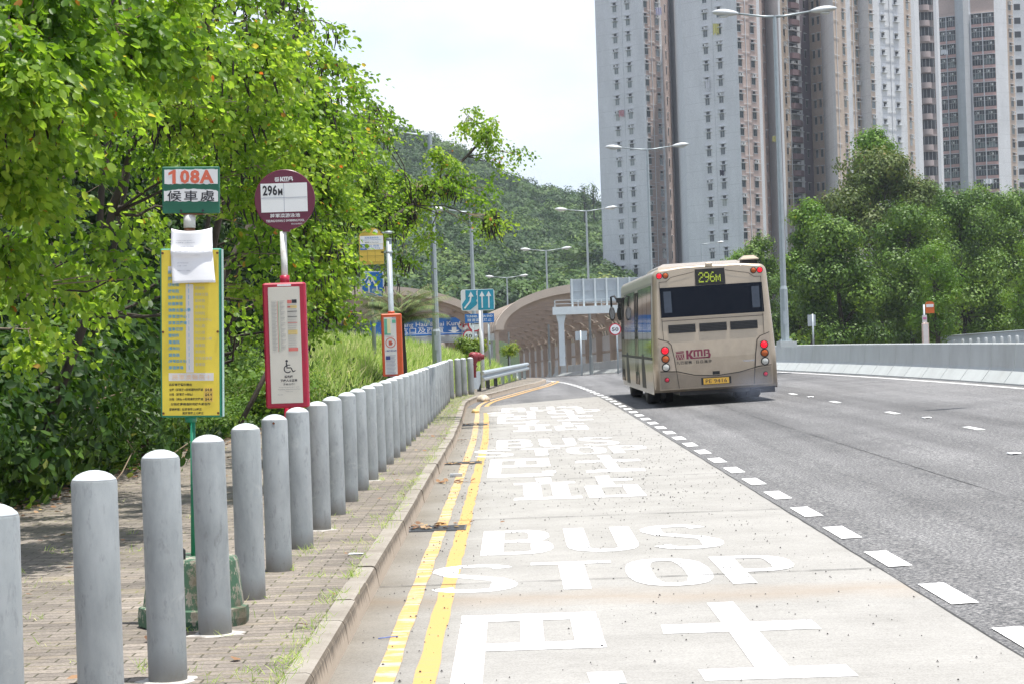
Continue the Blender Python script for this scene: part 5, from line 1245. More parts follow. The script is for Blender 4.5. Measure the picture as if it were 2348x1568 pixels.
def lean(rg, f=1.0): return [(x, y+f*rearlean(z), z) for x, y, z in rg]
rings.append(lean(sec(.0, 0, .36, .10, .05))); rings.append(lean(sec(.025, 0, .38, .035, .018))); rings.append(lean(sec(.08, 0, .38, .008, .004)))
for y in (.16, .9, 2.55): rings.append(lean(sec(y), 1 if y < 1 else 0))
for y in (11.2, 11.7): rings.append(sec(y))
rings.append(sec(11.95, 0, .30, .06, .05)); rings.append(sec(12.05, 0, .30, .16, .12))
mb.loft(rings, 0, None, True, True)
body = wnd(mb.build('body', M_champ, T))
for p in body.data.polygons:
    if abs(p.normal.y) > .98: p.use_smooth = False
# lower rear valance
mb = MB()
def yr(z): return rearlean(z)
def rpanel(mb, pts, off=-.004, th=.004, mi=0):   # panel lying on the rear face, points in x,z
    n = len(pts)
    a = [(x, yr(z)-.0+off, z) for x, z in pts]; b = [(x, yr(z)+off+th, z) for x, z in pts]
    mb.add(a+b, [tuple(range(n)), tuple(range(2*n-1, n-1, -1))]+[(i, n+i, n+(i+1) % n, (i+1) % n) for i in range(n)], mi)
low = [(-1.17, .385), (-1.10, .385), (1.10, .385), (1.17, .385), (1.17, .73), (.92, .71), (.5, .645), (0, .60), (-.45, .62), (-.85, .71), (-1.17, .74)]
rpanel(mb, low, -.012, .011); mb.build('lower_valance', M_champd, T)
mb = MB()
for sx in (-1, 1): mb.loft([[(sx*1.19, -.005, .385), (sx*1.302, .16, .385), (sx*1.302, .16, .73), (sx*1.19, -.005, .73)], [(sx*1.19, .1, .385), (sx*1.27, .2, .385), (sx*1.27, .2, .73), (sx*1.19, .1, .73)]], 0, None, True, False)
mb.build('bumper_corners', M_champd, T)
def seam(mb, pts, w=.011, off=-.0165, closed=False):
    P_ = pts+([pts[0]] if closed else [])
    for (xa, za), (xb, zb) in zip(P_, P_[1:]):
        d = Vector((xb-xa, zb-za)); d.normalize(); nx, nz = -d.y*w/2, d.x*w/2
        a = [(xa+nx-d.x*w/3, za+nz-d.y*w/3), (xb+nx+d.x*w/3, zb+nz+d.y*w/3), (xb-nx+d.x*w/3, zb-nz+d.y*w/3), (xa-nx-d.x*w/3, za-nz-d.y*w/3)]
        rpanel(mb, a, off, .003)
mb = MB()
seam(mb, [(-1.16, .755), (-.80, .735), (-.45, .64), (0, .605), (.5, .65), (.92, .745), (1.17, .765)], .016, -.0145)
for s in (-1, 1):
    seam(mb, [(s*1.17, 1.44), (s*.97, 1.37), (s*.905, 1.30), (s*.855, 1.0), (s*.83, .74)], .014, -.0145)
    seam(mb, [(s*1.06, 1.40), (s*1.075, 2.62), (s*.93, 2.625), (s*.82, 2.71), (s*.33, 2.80)], .009, -.0145)
    seam(mb, [(s*.825, .73), (s*.79, .385)], .010, -.0185)
seam(mb, [(-1.06, 1.80), (1.075, 1.80)], .010, -.0145)
mb.build('panel_seams', M_seal, T)
for s in (-1, 1):
    mb = MB(); rpanel(mb, [(s*1.165, .77), (s*.845, .755), (s*.87, 1.0), (s*.92, 1.29), (s*.985, 1.36), (s*1.165, 1.42)][::(1 if s > 0 else -1)], -.0225, .018)
    mb.build('lamp_surround', paint('light champagne', (0.45, 0.37, 0.295), .35, .3, .06, 8), T)
mb = MB(); rpanel(mb, [(-1.08, 1.87), (1.10, 1.87), (1.09, 2.50), (-1.07, 2.50)], -.014, .012); rw = mb.build('rear_window', M_bglass, T)
for a, b in ((-1.0, -.84), (.86, 1.02)):
    mb = MB(); rpanel(mb, [(a, 1.97), (b, 1.97), (b, 2.42), (a, 2.42)], -.0165, .002)
    mb.build('window_side_pane', paint('hazy pane', (0.03, 0.042, 0.065), .2, 0, .25, 2), T)
mb = MB(); rpanel(mb, [(-1.10, 1.845), (1.115, 1.845), (1.115, 1.865), (-1.10, 1.865)], -.02, .016); mb.build('window_sill', M_champ, T)
mb = MB(); rpanel(mb, [(-.31, 2.505), (.325, 2.505), (.32, 2.85), (-.305, 2.85)], -.016, .014); db = mb.build('destination_box', M_seal, T)
mb = MB(); yl = yr(2.67)-.0195
FONT5 = {'2': ['01110', '10001', '00001', '00110', '01000', '10000', '11111'], '9': ['01110', '10001', '10001', '01111', '00001', '00010', '01100'], '6': ['00110', '01000', '10000', '11110', '10001', '10001', '01110'], 'M': ['10001', '11011', '10101', '10101', '10001']}
xcur = -.235
for ch in '296M':
    rows = FONT5[ch]; dz = .031; dx_ = .0215
    for r_, row in enumerate(rows[::-1]):
        for c_, v in enumerate(row):
            if v == '1': zz = 2.565+r_*dz; mb.box(xcur+c_*dx_, xcur+c_*dx_+dx_*.9, yr(zz)-.0195, yr(zz)-.0165, zz, zz+dz*.9)
    xcur += 5*dx_+.012
mb.build('route_digits', M_led, db)
for s in (-1, 1):
    for x, m, nm in ((s*1.065, M_red, 'marker_lamp'), (s*.93, M_amb, 'marker_lamp')):
        mb = MB(); M = Matrix.Translation((x, yr(2.755)-.006, 2.755)) @ Matrix.Rotation(math.pi/2, 4, 'X'); mb.lathe([(.066, 0), (.066, .014)], 20, 1, M, True, False); mb.lathe([(.054, .012), (.045, .024), (.01, .03)], 20, 0, M); mb.build(nm, [m, M_seal], T)
    for z, m in ((1.19, M_red), (1.015, M_amb), (.84, M_clr)):
        x = s*(1.045)
        M = Matrix.Translation((x, yr(z)-.018, z)) @ Matrix.Rotation(math.pi/2, 4, 'X')
        mb = MB(); mb.lathe([(.088, 0), (.088, .012)], 24, 1, M, True, False); mb.lathe([(.072, .010), (.06, .024), (.01, .032)], 24, 0, M); mb.build('tail_lamp', [m, M_seal], T)
        mb = MB(); rpanel(mb, [(x+.105*math.cos(a)-s*.03, z+.088*math.sin(a)) for a in [2*math.pi*i/18 for i in range(18)]], -.0265, .003); mb.build('lamp_recess', paint('recess shade', (0.40, 0.33, 0.26), .5), T)  # flat darker oval around each lamp, recess shade put into its colour
    M = Matrix.Translation((s*1.04, -.012, .575)) @ Matrix.Rotation(math.pi/2, 4, 'X'); mb = MB(); mb.lathe([(.052, 0), (.052, .01)], 18, 1, M, True, False); mb.lathe([(.043, .009), (.03, .018), (.01, .02)], 18, 0, M); mb.build('reflector', [M_redd, M_seal], T)
mb = MB()
for a, b in ((-.94, -.37), (-.285, .29), (.365, .94)): rpanel(mb, [(a, 1.535), (b, 1.535), (b, 1.71), (a, 1.71)], -.0075, .0055)
vent = mb.build('vents', M_seal, T)
mb = MB()
for a, b in ((-.94, -.37), (-.285, .29), (.365, .94)):
    for i in range(5): z = 1.55+.032*i; mb.box(a+.01, b-.01, yr(z)-.0125, yr(z)-.0078, z, z+.008)
mb.build('louvres', M_dark, vent)
mb = MB(); rpanel(mb, [(-.07, .63), (.08, .63), (.08, .70), (-.07, .70)], -.0075, .0065); mb.build('lock', M_seal, T)
LO = -.0068
mb = MB(); kmb_logo(mb, -.82, .985, .185, LO); mb.build('operator_logo', M_bmar, T)
mb = MB(); put_text(mb, '九巴服務', -.655, .915, .068, .33, LO, 0, 'C', .01, spacing=1.15); put_text(mb, '日日進步', -.235, .915, .068, .33, LO, 0, 'C', .01, spacing=1.15); mb.build('slogan', M_seal, T)
mb = MB(); put_text(mb, 'VOLVO', .72, .875, .035, .27, LO, 0, 'C', .04); mb.build('maker_badge', paint('badge chrome', (.55, .57, .62), .25, .6), T)
mb = MB(); rpanel(mb, [(-.32, .425), (.31, .425), (.31, .575), (-.32, .575)], -.0165, .004); mb.build('plate_holder', M_seal, T)
mb = MB(); rpanel(mb, [(-.275, .435), (.265, .435), (.265, .56), (-.275, .56)], -.0225, .005); npz = mb.build('number_plate', M_plate, T)
mb = MB(); put_text(mb, 'PE 9416', -.005, .4975, .082, .45, -.0245, 0, 'C', .0); mb.build('plate_lettering', M_ink, npz)
# roof items
mb = MB(); mb.loft([[(.72, .30, 2.93), (1.05, .30, 2.90), (1.05, .75, 2.90), (.72, .75, 2.93)], [(.73, .31, 2.99), (1.04, .31, 2.99), (1.04, .74, 2.99), (.73, .74, 2.99)]], 1, None, True, False)
mb.loft([[(.69, .26, 2.99), (1.08, .26, 2.99), (1.08, .79, 2.99), (.69, .79, 2.99)], [(.69, .26, 3.01), (1.08, .26, 3.01), (1.08, .79, 3.01), (.69, .79, 3.01)], [(.78, .38, 3.085), (.99, .38, 3.085), (.99, .66, 3.085), (.78, .66, 3.085)]], 0, None, True, False)
mb.build('roof_vent', [M_champ, M_seal], T)
mb = MB(); mb.loft([[(-.98, 1.6, 2.90), (.98, 1.6, 2.90), (.98, 5.2, 2.90), (-.98, 5.2, 2.90)], [(-.95, 1.75, 2.98), (.95, 1.75, 2.98), (.95, 5.1, 2.98), (-.95, 5.1, 2.98)], [(-.80, 2.2, 3.06), (.80, 2.2, 3.06), (.80, 4.9, 3.06), (-.80, 4.9, 3.06)]], 0, None, True, False)
wnd(mb.build('roof_air_conditioner', M_champ, T))
mb = MB(); mb.bevbox(-.07, .07, .06, .16, 2.90, 2.975, .01); mb.build('rear_camera', M_champ, T)
# left side: glass band, doors, wheel arches (x = -1.30 side)
mb = MB()
def sx_(z): return -1.302+.085*max(0, z-1.0)/1.75
def spanel(mb, y0, y1, z0, z1, off, mi=0, th=.006, side=-1):
    def X(z): return side*(1.302-.085*max(0, z-1.0)/1.75+off)
    vs = [(X(z0), y0, z0), (X(z0), y1, z0), (X(z1), y1, z1), (X(z1), y0, z1)]
    vs2 = [(v[0]-side*th, v[1], v[2]) for v in vs]
    mb.add(vs+vs2, [(0, 1, 2, 3), (7, 6, 5, 4), (0, 4, 5, 1), (1, 5, 6, 2), (2, 6, 7, 3), (3, 7, 4, 0)], mi)
wins = [(.45, 1.75), (1.80, 3.2), (3.25, 4.75), (6.05, 7.5), (7.55, 9.0), (9.05, 10.35)]
for side in (-1, 1):
    for a, b in (wins if side < 0 else [(.45+1.5*i, 1.90+1.5*i) for i in range(7)]):
        mb = MB(); spanel(mb, a, b, 1.0+.07, 2.57, .006, 0, .006, side); mb.build('side_window', M_side, T)
    mb = MB(); spanel(mb, .30, 11.5, 2.58, 2.63, .008, 0, .008, side); mb.build('gutter', M_champd, T)
    mb = MB(); spanel(mb, .25, 11.6, .27, .98, .004, 0, .006, side); spanel(mb, .25, 11.6, 1.00, 1.06, .006, 1, .006, side); mb.build('side_skirt', [mat_champ('glossy skirt', (0.30, 0.25, 0.19), .3) if side < 0 and not globals().get('_sk') else M_champd, M_seal], T)
for a, b in ((4.85, 5.95), (10.45, 11.6)):
    for c, d in ((a, (a+b)/2-.02), ((a+b)/2+.02, b)):
        mb = MB(); spanel(mb, c, d, .40, 2.52, .014, 0, .010, -1); dd = mb.build('door_leaf', M_side, T)
        mb = MB(); 
        for e, f in ((c, c+.05), (d-.05, d)): spanel(mb, e, f, .40, 2.52, .024, 0, .008, -1)
        mb.build('door_frame', M_seal, dd)
for y in (3.25, 9.1):
    for side in (-1, 1):
        mb = MB(); arc = [(y+.62*math.cos(a), .50+.62*math.sin(a)) for a in [math.pi*i/18 for i in range(19)]]
        pts = [(y+.62, .36)]+arc+[(y-.62, .36)]
        x = side*1.3095
        mb.add([(x, p[0], p[1]) for p in pts]+[(side*1.2, p[0], p[1]) for p in pts], [tuple(range(len(pts)))]+[(i, i+1, len(pts)+i+1, len(pts)+i) for i in range(len(pts)-1)]); mb.build('wheel_arch', M_seal, T)
        mb = MB(); M = Matrix.Translation((side*1.285, y, .48)) @ Matrix.Rotation(-side*math.pi/2, 4, 'Y')
        mb.lathe([(.30, -.02), (.44, -.01), (.48, -.05), (.485, -.14), (.48, -.28), (.44, -.30)], 32, 0, Matrix.Translation((side*1.285, y, .48)) @ Matrix.Rotation(side*math.pi/2, 4, 'Y')); w_ = mb.build('wheel', M_black, T)
        mb = MB(); mb.lathe([(.29, -.03), (.22, -.09), (.12, -.10), (.10, -.04), (.01, -.04)], 24, 0, Matrix.Translation((side*1.285, y, .48)) @ Matrix.Rotation(side*math.pi/2, 4, 'Y')); mb.build('rim', M_galv, w_)
        if y < 4:      # inner of the double rear wheels
            mb = MB(); mb.lathe([(.30, -.31), (.47, -.33), (.485, -.42), (.47, -.58), (.30, -.60)], 28, 0, Matrix.Translation((side*1.285, y, .48)) @ Matrix.Rotation(side*math.pi/2, 4, 'Y')); mb.build('tyre', M_black, T)
mb = MB(); mb.box(-1.15, 1.15, .25, 11.5, .30, .379); mb.box(-.75, .75, .45, 2.3, .22, .30); mb.box(-1.0, -.9, 2.4, 2.44, .12, .30); mb.box(.98, 1.29, .55, .60, .17, .385)
mb.loft([[(.85, .12, .385), (1.28, .16, .385), (1.28, 2.2, .385), (.85, 2.2, .385)], [(.92, .45, .25), (1.15, .40, .24), (1.15, 2.2, .24), (.92, 2.2, .25)]], 0, None, True, False); mb.build('chassis', M_dark, T)
mb = MB()
for s in (-1, 1): mb.box(s*.98-.20, s*.98+.20, 3.9, 3.92, .12, .42)
mb.build('mud_flap', M_black, T)
# mirrors at the front left
mb = MB(); mb.tube([(-1.22, 11.9, 2.30), (-1.38, 12.1, 2.60), (-1.47, 12.15, 2.58), (-1.47, 12.15, 2.3)], .028, 8); mb.tube([(-1.25, 12.0, 2.5), (-1.28, 12.1, 2.3)], .03, 8); mb.box(-1.34, -1.22, 11.95, 12.1, 2.42, 2.54); mb.build('mirror_arm', M_black, T)
for x, w_, z in ((-1.47, .085, 2.13), (-1.27, .075, 2.13)):
    mb = MB(); rings = []
    for yy_, sc_ in ((12.0, .8), (12.05, 1), (12.14, .9), (12.2, .5)): rings.append([(x+w_*sc_*math.cos(a)*(1 if abs(math.cos(a)) < .9 else .98), yy_, z+.19*sc_*math.sin(a)) for a in [2*math.pi*i/16 for i in range(16)]])
    mb.loft(rings); m_ = wnd(mb.build('mirror', M_black, T)); mb = MB(); mb.add([(x+w_*.75*math.cos(a), 11.996, z+.15*math.sin(a)) for a in [2*math.pi*i/16 for i in range(16)]], [tuple(range(16))]); mb.build('mirror_glass', M_side, m_)
# exhaust smoke low at the right rear
m = bpy.data.materials.new('thin exhaust smoke'); m.use_nodes = True; nt = m.node_tree; nt.nodes.clear()
out = nt.nodes.new('ShaderNodeOutputMaterial'); vol = nt.nodes.new('ShaderNodeVolumePrincipled'); vol.inputs['Color'].default_value = (.62, .72, .95, 1); nt.links.new(vol.outputs[0], out.inputs['Volume'])
t = nt.nodes.new('ShaderNodeTexCoord'); gr = nt.nodes.new('ShaderNodeTexGradient'); gr.gradient_type = 'SPHERICAL'; mpn = nt.nodes.new('ShaderNodeMapping'); nt.links.new(t.outputs['Object'], mpn.inputs[0]); nt.links.new(mpn.outputs[0], gr.inputs[0])
nn = noise(nt, t.outputs['Object'], 2.2, 3, .6); mu = N(nt, 'ShaderNodeMath', operation='MULTIPLY'); nt.links.new(gr.outputs['Fac'], mu.inputs[0]); nt.links.new(nn, mu.inputs[1])
mu2 = N(nt, 'ShaderNodeMath', operation='MULTIPLY'); nt.links.new(mu.outputs[0], mu2.inputs[0]); mu2.inputs[1].default_value = .9; nt.links.new(mu2.outputs[0], vol.inputs['Density'])
mb = MB(); mb.lathe([(.02, -1), (.5, -.87), (.87, -.5), (1, 0), (.87, .5), (.5, .87), (.02, 1)], 16, 0, None, True); q = mb.build('exhaust_smoke', m); q.location = (5.0, 45.25, .42); q.scale = (.62, .55, .42); tag(q, 'thin bluish exhaust smoke behind the right rear corner of the bus', 'smoke', kind='stuff')
# ---------------------------------------------------------------- leaves
TM = {
 'bau': (np.array([(0,0,0),(-.24,.06,.06),(-.38,.38,.14),(-.35,.78,.12),(-.17,1.0,.04),(0,.82,0),(.24,.06,.06),(.38,.38,.14),(.35,.78,.12),(.17,1.0,.04)]), [(0,5,4,3,2,1),(0,6,7,8,9,5)]),
 'oval': (np.array([(0,0,0),(-.30,.30,.06),(-.27,.68,.05),(0,1,0),(.27,.68,.05),(.30,.30,.06)]), [(0,3,2,1),(0,5,4,3)]),
 'quad': (np.array([(0,0,0),(-.42,.45,.08),(0,1,0),(.42,.55,.08)]), [(0,3,2,1)]),
 'lance': (np.array([(0,0,0),(-.14,.4,.02),(0,1,0),(.14,.4,.02)]), [(0,3,2,1)]),
 'needle': (np.array([(0,0,0),(-.028,.4,.02),(0,1,-.14),(.028,.4,.02)]), [(0,3,2,1)]),
 'blade': (np.array([(-.03,0,0),(.03,0,0),(.025,.6,.10),(-.025,.6,.10),(0,1,.34),(0,1,.34)]), [(0,1,2,3),(3,2,5,4)]),
}
def leafobj(name, Pn, A, Nv, S, tm, mat, parent, off, tint, seed=0):
    V, F = TM[tm]; k = len(F[0]); n = len(Pn)
    A = A/np.linalg.norm(A, axis=1, keepdims=True); U = np.cross(A, Nv); U /= (np.linalg.norm(U, axis=1, keepdims=True)+1e-9); Wn = np.cross(U, A)
    S = np.asarray(S).reshape(-1, 1, 1)
    co = Pn[:, None, :]+S*(V[None, :, 0:1]*U[:, None, :]+V[None, :, 1:2]*A[:, None, :]+V[None, :, 2:3]*Wn[:, None, :])-np.array(off)[None, None, :]
    nv = len(V); idx = (np.arange(n)*nv)[:, None, None]+np.array(F)[None]
    me = bpy.data.meshes.new(name); me.vertices.add(n*nv); me.vertices.foreach_set('co', co.astype(np.float32).ravel())
    nf = n*len(F); me.loops.add(nf*k); me.loops.foreach_set('vertex_index', idx.astype(np.int32).ravel())
    me.polygons.add(nf); me.polygons.foreach_set('loop_start', (np.arange(nf)*k).astype(np.int32)); me.polygons.foreach_set('loop_total', np.full(nf, k, np.int32))
    me.update(calc_edges=True); at = me.attributes.new('tint', 'FLOAT', 'FACE'); at.data.foreach_set('value', np.repeat(tint, len(F)).astype(np.float32))
    me.materials.append(mat); return link(name, me, parent)
def rv(n, rng): v = rng.normal(size=(n, 3)); return v/np.linalg.norm(v, axis=1, keepdims=True)
def blob_pts(blobs, rng, per=7, spread=.18, shell=2.0, split=False):
    if split:      # each bough falls apart into a few denser sub-boughs with gaps between
        nb_ = []
        for b in blobs:
            k = 7
            for d, q in zip(rv(k, rng), rng.random(k)): 
                w = .45+.35*rng.random(); f = .45+.5*q; nb_.append((b[0]+d[0]*b[3]*f, b[1]+d[1]*b[4]*f, b[2]+d[2]*b[5]*f, b[3]*.40*w*1.3, b[4]*.45*w, b[5]*.30*w, max(14, int(b[6]/k))))
        A_, cl_, bi_ = blob_pts(nb_, rng, per, spread, shell)
        cl2 = [np.concatenate(cl_[i*7:(i+1)*7]) for i in range(len(blobs))]; return A_, cl2, bi_//7
    out = []; cl = []; bi = []
    for i, (cx_, cy_, cz_, rx, ry, rz, n) in enumerate(blobs):
        m = max(1, n//per); d = rv(m, rng); r = rng.random(m)**(1/shell)
        c = np.array((cx_, cy_, cz_))+d*r[:, None]*np.array((rx, ry, rz)); q = np.repeat(c, per, 0)+rng.normal(size=(m*per, 3))*spread
        out.append(q); cl.append(c); bi += [i]*(m*per)
    return np.concatenate(out), cl, np.array(bi)
ST_BAU = [(0.0, (.032, .085, .010)), (.35, (.080, .165, .016)), (.7, (.165, .27, .035)), (.93, (.27, .35, .06)), (.965, (.30, .25, .04)), (1.0, (.34, .12, .03))]
M_bau = leafmat('orchid tree leaves', ST_BAU, .52, .42, 2.6)
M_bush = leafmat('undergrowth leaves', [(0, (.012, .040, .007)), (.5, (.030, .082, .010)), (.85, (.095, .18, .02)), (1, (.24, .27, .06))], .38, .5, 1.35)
M_deep = leafmat('shaded thicket leaves', [(0, (.008, .026, .005)), (.5, (.018, .050, .008)), (.85, (.045, .10, .014)), (1, (.11, .15, .025))], .25, .5, 1.2)  # leaf colour darkened to stand in for the deep shade of the wood
M_bright = leafmat('sunlit undergrowth leaves', [(0, (.06, .14, .02)), (.5, (.13, .24, .035)), (.85, (.21, .32, .05)), (1, (.30, .36, .08))], .42, .5, 1.5)  # lighter copy of the undergrowth colour, sunlight put into the leaves
M_grass = leafmat('long grass', [(0, (.20, .36, .06)), (.5, (.37, .52, .13)), (.85, (.56, .65, .25)), (1, (.66, .62, .36))], .5, .6, 1.4)
M_bark = paint('bark', (0.05, 0.04, 0.03), .9, 0, .35, 9, stretch=(1, 1, .4)); M_twig = paint('pale twig', (0.26, 0.20, 0.14), .85, 0, .3, 6); M_pod = paint('dry pods', (0.022, 0.014, 0.013), .6, 0, .4, 8)
def limb(mb, a, b, r0, r1, rr, sag=.12, n=5, mi=0):
    a = Vector(a); b = Vector(b); L_ = (b-a).length; pts = []
    for i in range(n+1):
        t = i/n; p = a.lerp(b, t)+Vector((rr.uniform(-1, 1), rr.uniform(-1, 1), rr.uniform(-.5, 1)))*sag*L_*math.sin(math.pi*t)*.6; pts.append(p)
    mb.tube(pts, [r0+(r1-r0)*i/n for i in range(n+1)], 7 if r0 > .03 else 4, mi); return pts
def flora(name, label, cat, base, trunk, blobs, seed, mat, tm, size, group=None, twigs=.15, pods=0, droop=.7, per=7, spread=.18, shell=2.0, trunk_r=.085, tintpow=1.0, podlen=.16, mult=1.0, spray=False):
    blobs = [tuple(b[:6])+(int(b[6]*mult),) for b in blobs]
    if spray: per = 14
    rng = np.random.default_rng(seed); rr = random.Random(seed); T = thing(name, base, label, cat, group); off = Vector(base)
    tb = MB(); tp = [Vector(p) for p in trunk]
    if len(tp) > 1:
        tb.tube(tp, [trunk_r*(1-.5*i/(len(tp)-1)) for i in range(len(tp))], 9)
    Pn, cl, bi = blob_pts(blobs, rng, per, spread, shell, spray)
    if spray:      # leaves in two ranks along drooping sprays
        nc = len(Pn)//per; C_ = np.concatenate(cl); dr = rv(nc, rng); dr[:, 2] = -.35+.35*dr[:, 2]; dr[:, 0] += .25; ln = .20+.28*rng.random(nc)
        tt = np.tile(np.linspace(0, 1, per), nc); Dr = np.repeat(dr*ln[:, None], per, 0); Pn = np.repeat(C_, per, 0)+Dr*tt[:, None]+rng.normal(size=(nc*per, 3))*.035; Pn[:, 2] -= .10*tt**2
    for b, c in zip(blobs, cl):
        cc = Vector(b[:3]); s = min(tp[max(0, len(tp)//3):], key=lambda p: (p-cc).length+(.8 if p.z > cc.z+.3 else 0)) if len(tp) > 1 else tp[0]
        pts = limb(tb, s, cc, trunk_r*.30, trunk_r*.10, rr)
        for j in range(0, len(c), max(1, int(1/max(twigs, .001)))):
            if rr.random() < .9: tb.tube([pts[rr.choice((3, 4, 5))], Vector(c[j]).lerp(cc, .5)+Vector((0, 0, -.03)), Vector(c[j])], [trunk_r*.06+.004, trunk_r*.04+.003, .003], 3, 1, None, False)
    tb.build('trunk', [M_bark, M_twig], T, off)
    n = len(Pn); A = rv(n, rng)*(1-droop*.6)+np.array((0, 0, -1.0))*droop*(.6 if spray else 1); Nv = rv(n, rng); Nv[:, 2] += .9 if spray else .25
    if not spray:
        bc = np.array([b[:3] for b in blobs])[bi]; od = (Pn-bc)/np.array([b[3:6] for b in blobs])[bi]; Nv = Nv*.55+od*1.3; A = np.cross(Nv, rv(n, rng))+np.array((0, 0, -1.0))*droop*.4
    if spray: A += .8*Dr/np.linalg.norm(Dr, axis=1, keepdims=True)
    S = size*(.65+.6*rng.random(n))
    bt = rng.random(len(blobs))*.5
    tint = np.clip(rng.random(n)**tintpow*.45+bt[bi]*.8+.06, 0, .94)
    orange = rng.random(n) < .012; tint[orange] = .94+.06*rng.random(orange.sum())
    leafobj('crown', Pn, A, Nv, S, tm, mat, T, off, tint)
    if pods:
        pb = MB(); allc = np.concatenate(cl); allc = allc[np.argsort(allc[:, 1]-allc[:, 0]*.3)][:max(30, len(allc)*2//3)]
        for i in range(pods):
            c = Vector(allc[rr.randrange(len(allc))])
            for j in range(rr.choice((1, 2, 3, 5, 6))):
                p = c+Vector((rr.uniform(-.12, .12), rr.uniform(-.12, .12), rr.uniform(-.1, .02))); l = podlen*rr.uniform(.7, 1.3); k = Vector((rr.uniform(-.3, .3), rr.uniform(-.3, .3), -1)).normalized(); s_ = Vector((rr.uniform(-.03, .03), rr.uniform(-.03, .03), 0))
                pb.tube([p, p+k*l*.15, p+k*l*.5+s_, p+k*l*.9, p+k*l], [.0025, .0085, .0095, .007, .002], 4, 0, None, False)
        tag(pb.build('seed_pods', M_pod, T, off), kind='stuff')
    return T
def B(x, y, Y, rpx, n, ry=1.0, asp=1.0):         # a leafy bough around the picture point, its size given in photograph pixels
    p = P(x, y, Y); r = rpx/FPX*Y
    return (p.x, p.y, p.z, r, r*ry, r*asp, n)
def gz(X, Y): return bank(X, Y) if X < WOODX(Y) else .13
def bs(X, Y): return (X, Y, gz(X, Y)-.15)
CAT = 'tree'; GT = 'trees of the roadside wood'
# nearest tree, top left
flora('broadleaf_tree', 'nearest broadleaf tree filling the top left corner, its large two-lobed leaves overhanging the pavement', CAT, bs(-5.2, 17.5),
      [(-5.2, 17.5, 0), (-5.0, 17.2, 1.6), (-4.7, 16.6, 2.9), (-4.5, 16.2, 3.9)],
      [B(60, 60, 14.5, 120, 900), B(30, 200, 14, 110, 800), B(160, 150, 15, 120, 900), B(260, 50, 16, 130, 900), B(120, 300, 16, 110, 700), B(40, 400, 15.5, 90, 450), B(20, 540, 16, 80, 300), B(380, 110, 17, 110, 700), B(250, 210, 17.5, 110, 600), B(-60, 120, 14, 140, 700), B(-60, 350, 15, 130, 600), B(120, -60, 15, 140, 500), B(340, -50, 16.5, 130, 500), B(90, 500, 17, 70, 160), B(230, 560, 17, 60, 130), B(300, 620, 17.5, 42, 60), B(30, 640, 17, 80, 260), B(130, 610, 18, 70, 220), B(200, 660, 19, 60, 160), B(60, 740, 19, 70, 170)],
      1, M_bau, 'bau', .068, GT, mult=1.9, spray=True, pods=40, podlen=.17, trunk_r=.055)
flora('broadleaf_tree', 'forked broadleaf tree whose dark leaning stems show behind the 108A sign', CAT, bs(-5.15, 21.5),
      [(-5.15, 21.5, 0), (-4.6, 21.5, .9), (-4.15, 21.3, 1.9), (-3.85, 21.2, 2.9), (-3.5, 21.2, 3.9)],
      [B(480, 60, 19, 120, 900), B(560, 140, 20, 110, 900), B(430, 230, 20, 110, 800), B(560, 270, 21, 105, 800), B(330, 300, 21, 100, 500), B(630, 110, 21, 80, 450), B(640, 230, 22, 100, 800), B(470, 360, 21, 90, 450), B(590, 380, 21, 80, 450), B(640, 330, 22, 90, 550), B(540, 480, 22, 70, 300), B(610, 560, 21.5, 70, 300), B(570, 640, 22, 60, 200), B(590, 5, 20.5, 90, 450), B(330, 480, 22, 70, 180), B(640, 680, 22, 60, 170), B(480, 700, 23, 60, 140)],
      2, M_bau, 'bau', .058, GT, mult=1.65, spray=True, pods=110, podlen=.18, trunk_r=.06)
flora('broadleaf_tree', 'broadleaf tree with many hanging dark pods behind the round maroon sign', CAT, bs(-5.0, 28),
      [(-5.0, 28, 0), (-4.3, 28.2, 1.2), (-3.7, 28.6, 2.6), (-3.2, 29, 3.6)],
      [B(690, 140, 26, 70, 420), B(680, 220, 26, 90, 800), B(740, 300, 27, 75, 600), B(700, 380, 27, 90, 900), B(760, 420, 28, 75, 700), B(720, 480, 27, 80, 700), B(800, 350, 29, 65, 450), B(780, 260, 28, 50, 180), B(690, 560, 26, 80, 600), B(740, 620, 27, 70, 450), B(690, 660, 26, 75, 420), B(745, 190, 27, 45, 130), B(650, 480, 26, 80, 500), B(725, 700, 27, 55, 260), B(670, 740, 26, 55, 240), B(640, 20, 26, 45, 130), B(610, 750, 27, 60, 200)],
      3, M_bau, 'bau', .058, GT, mult=1.75, spray=True, pods=230, podlen=.18)
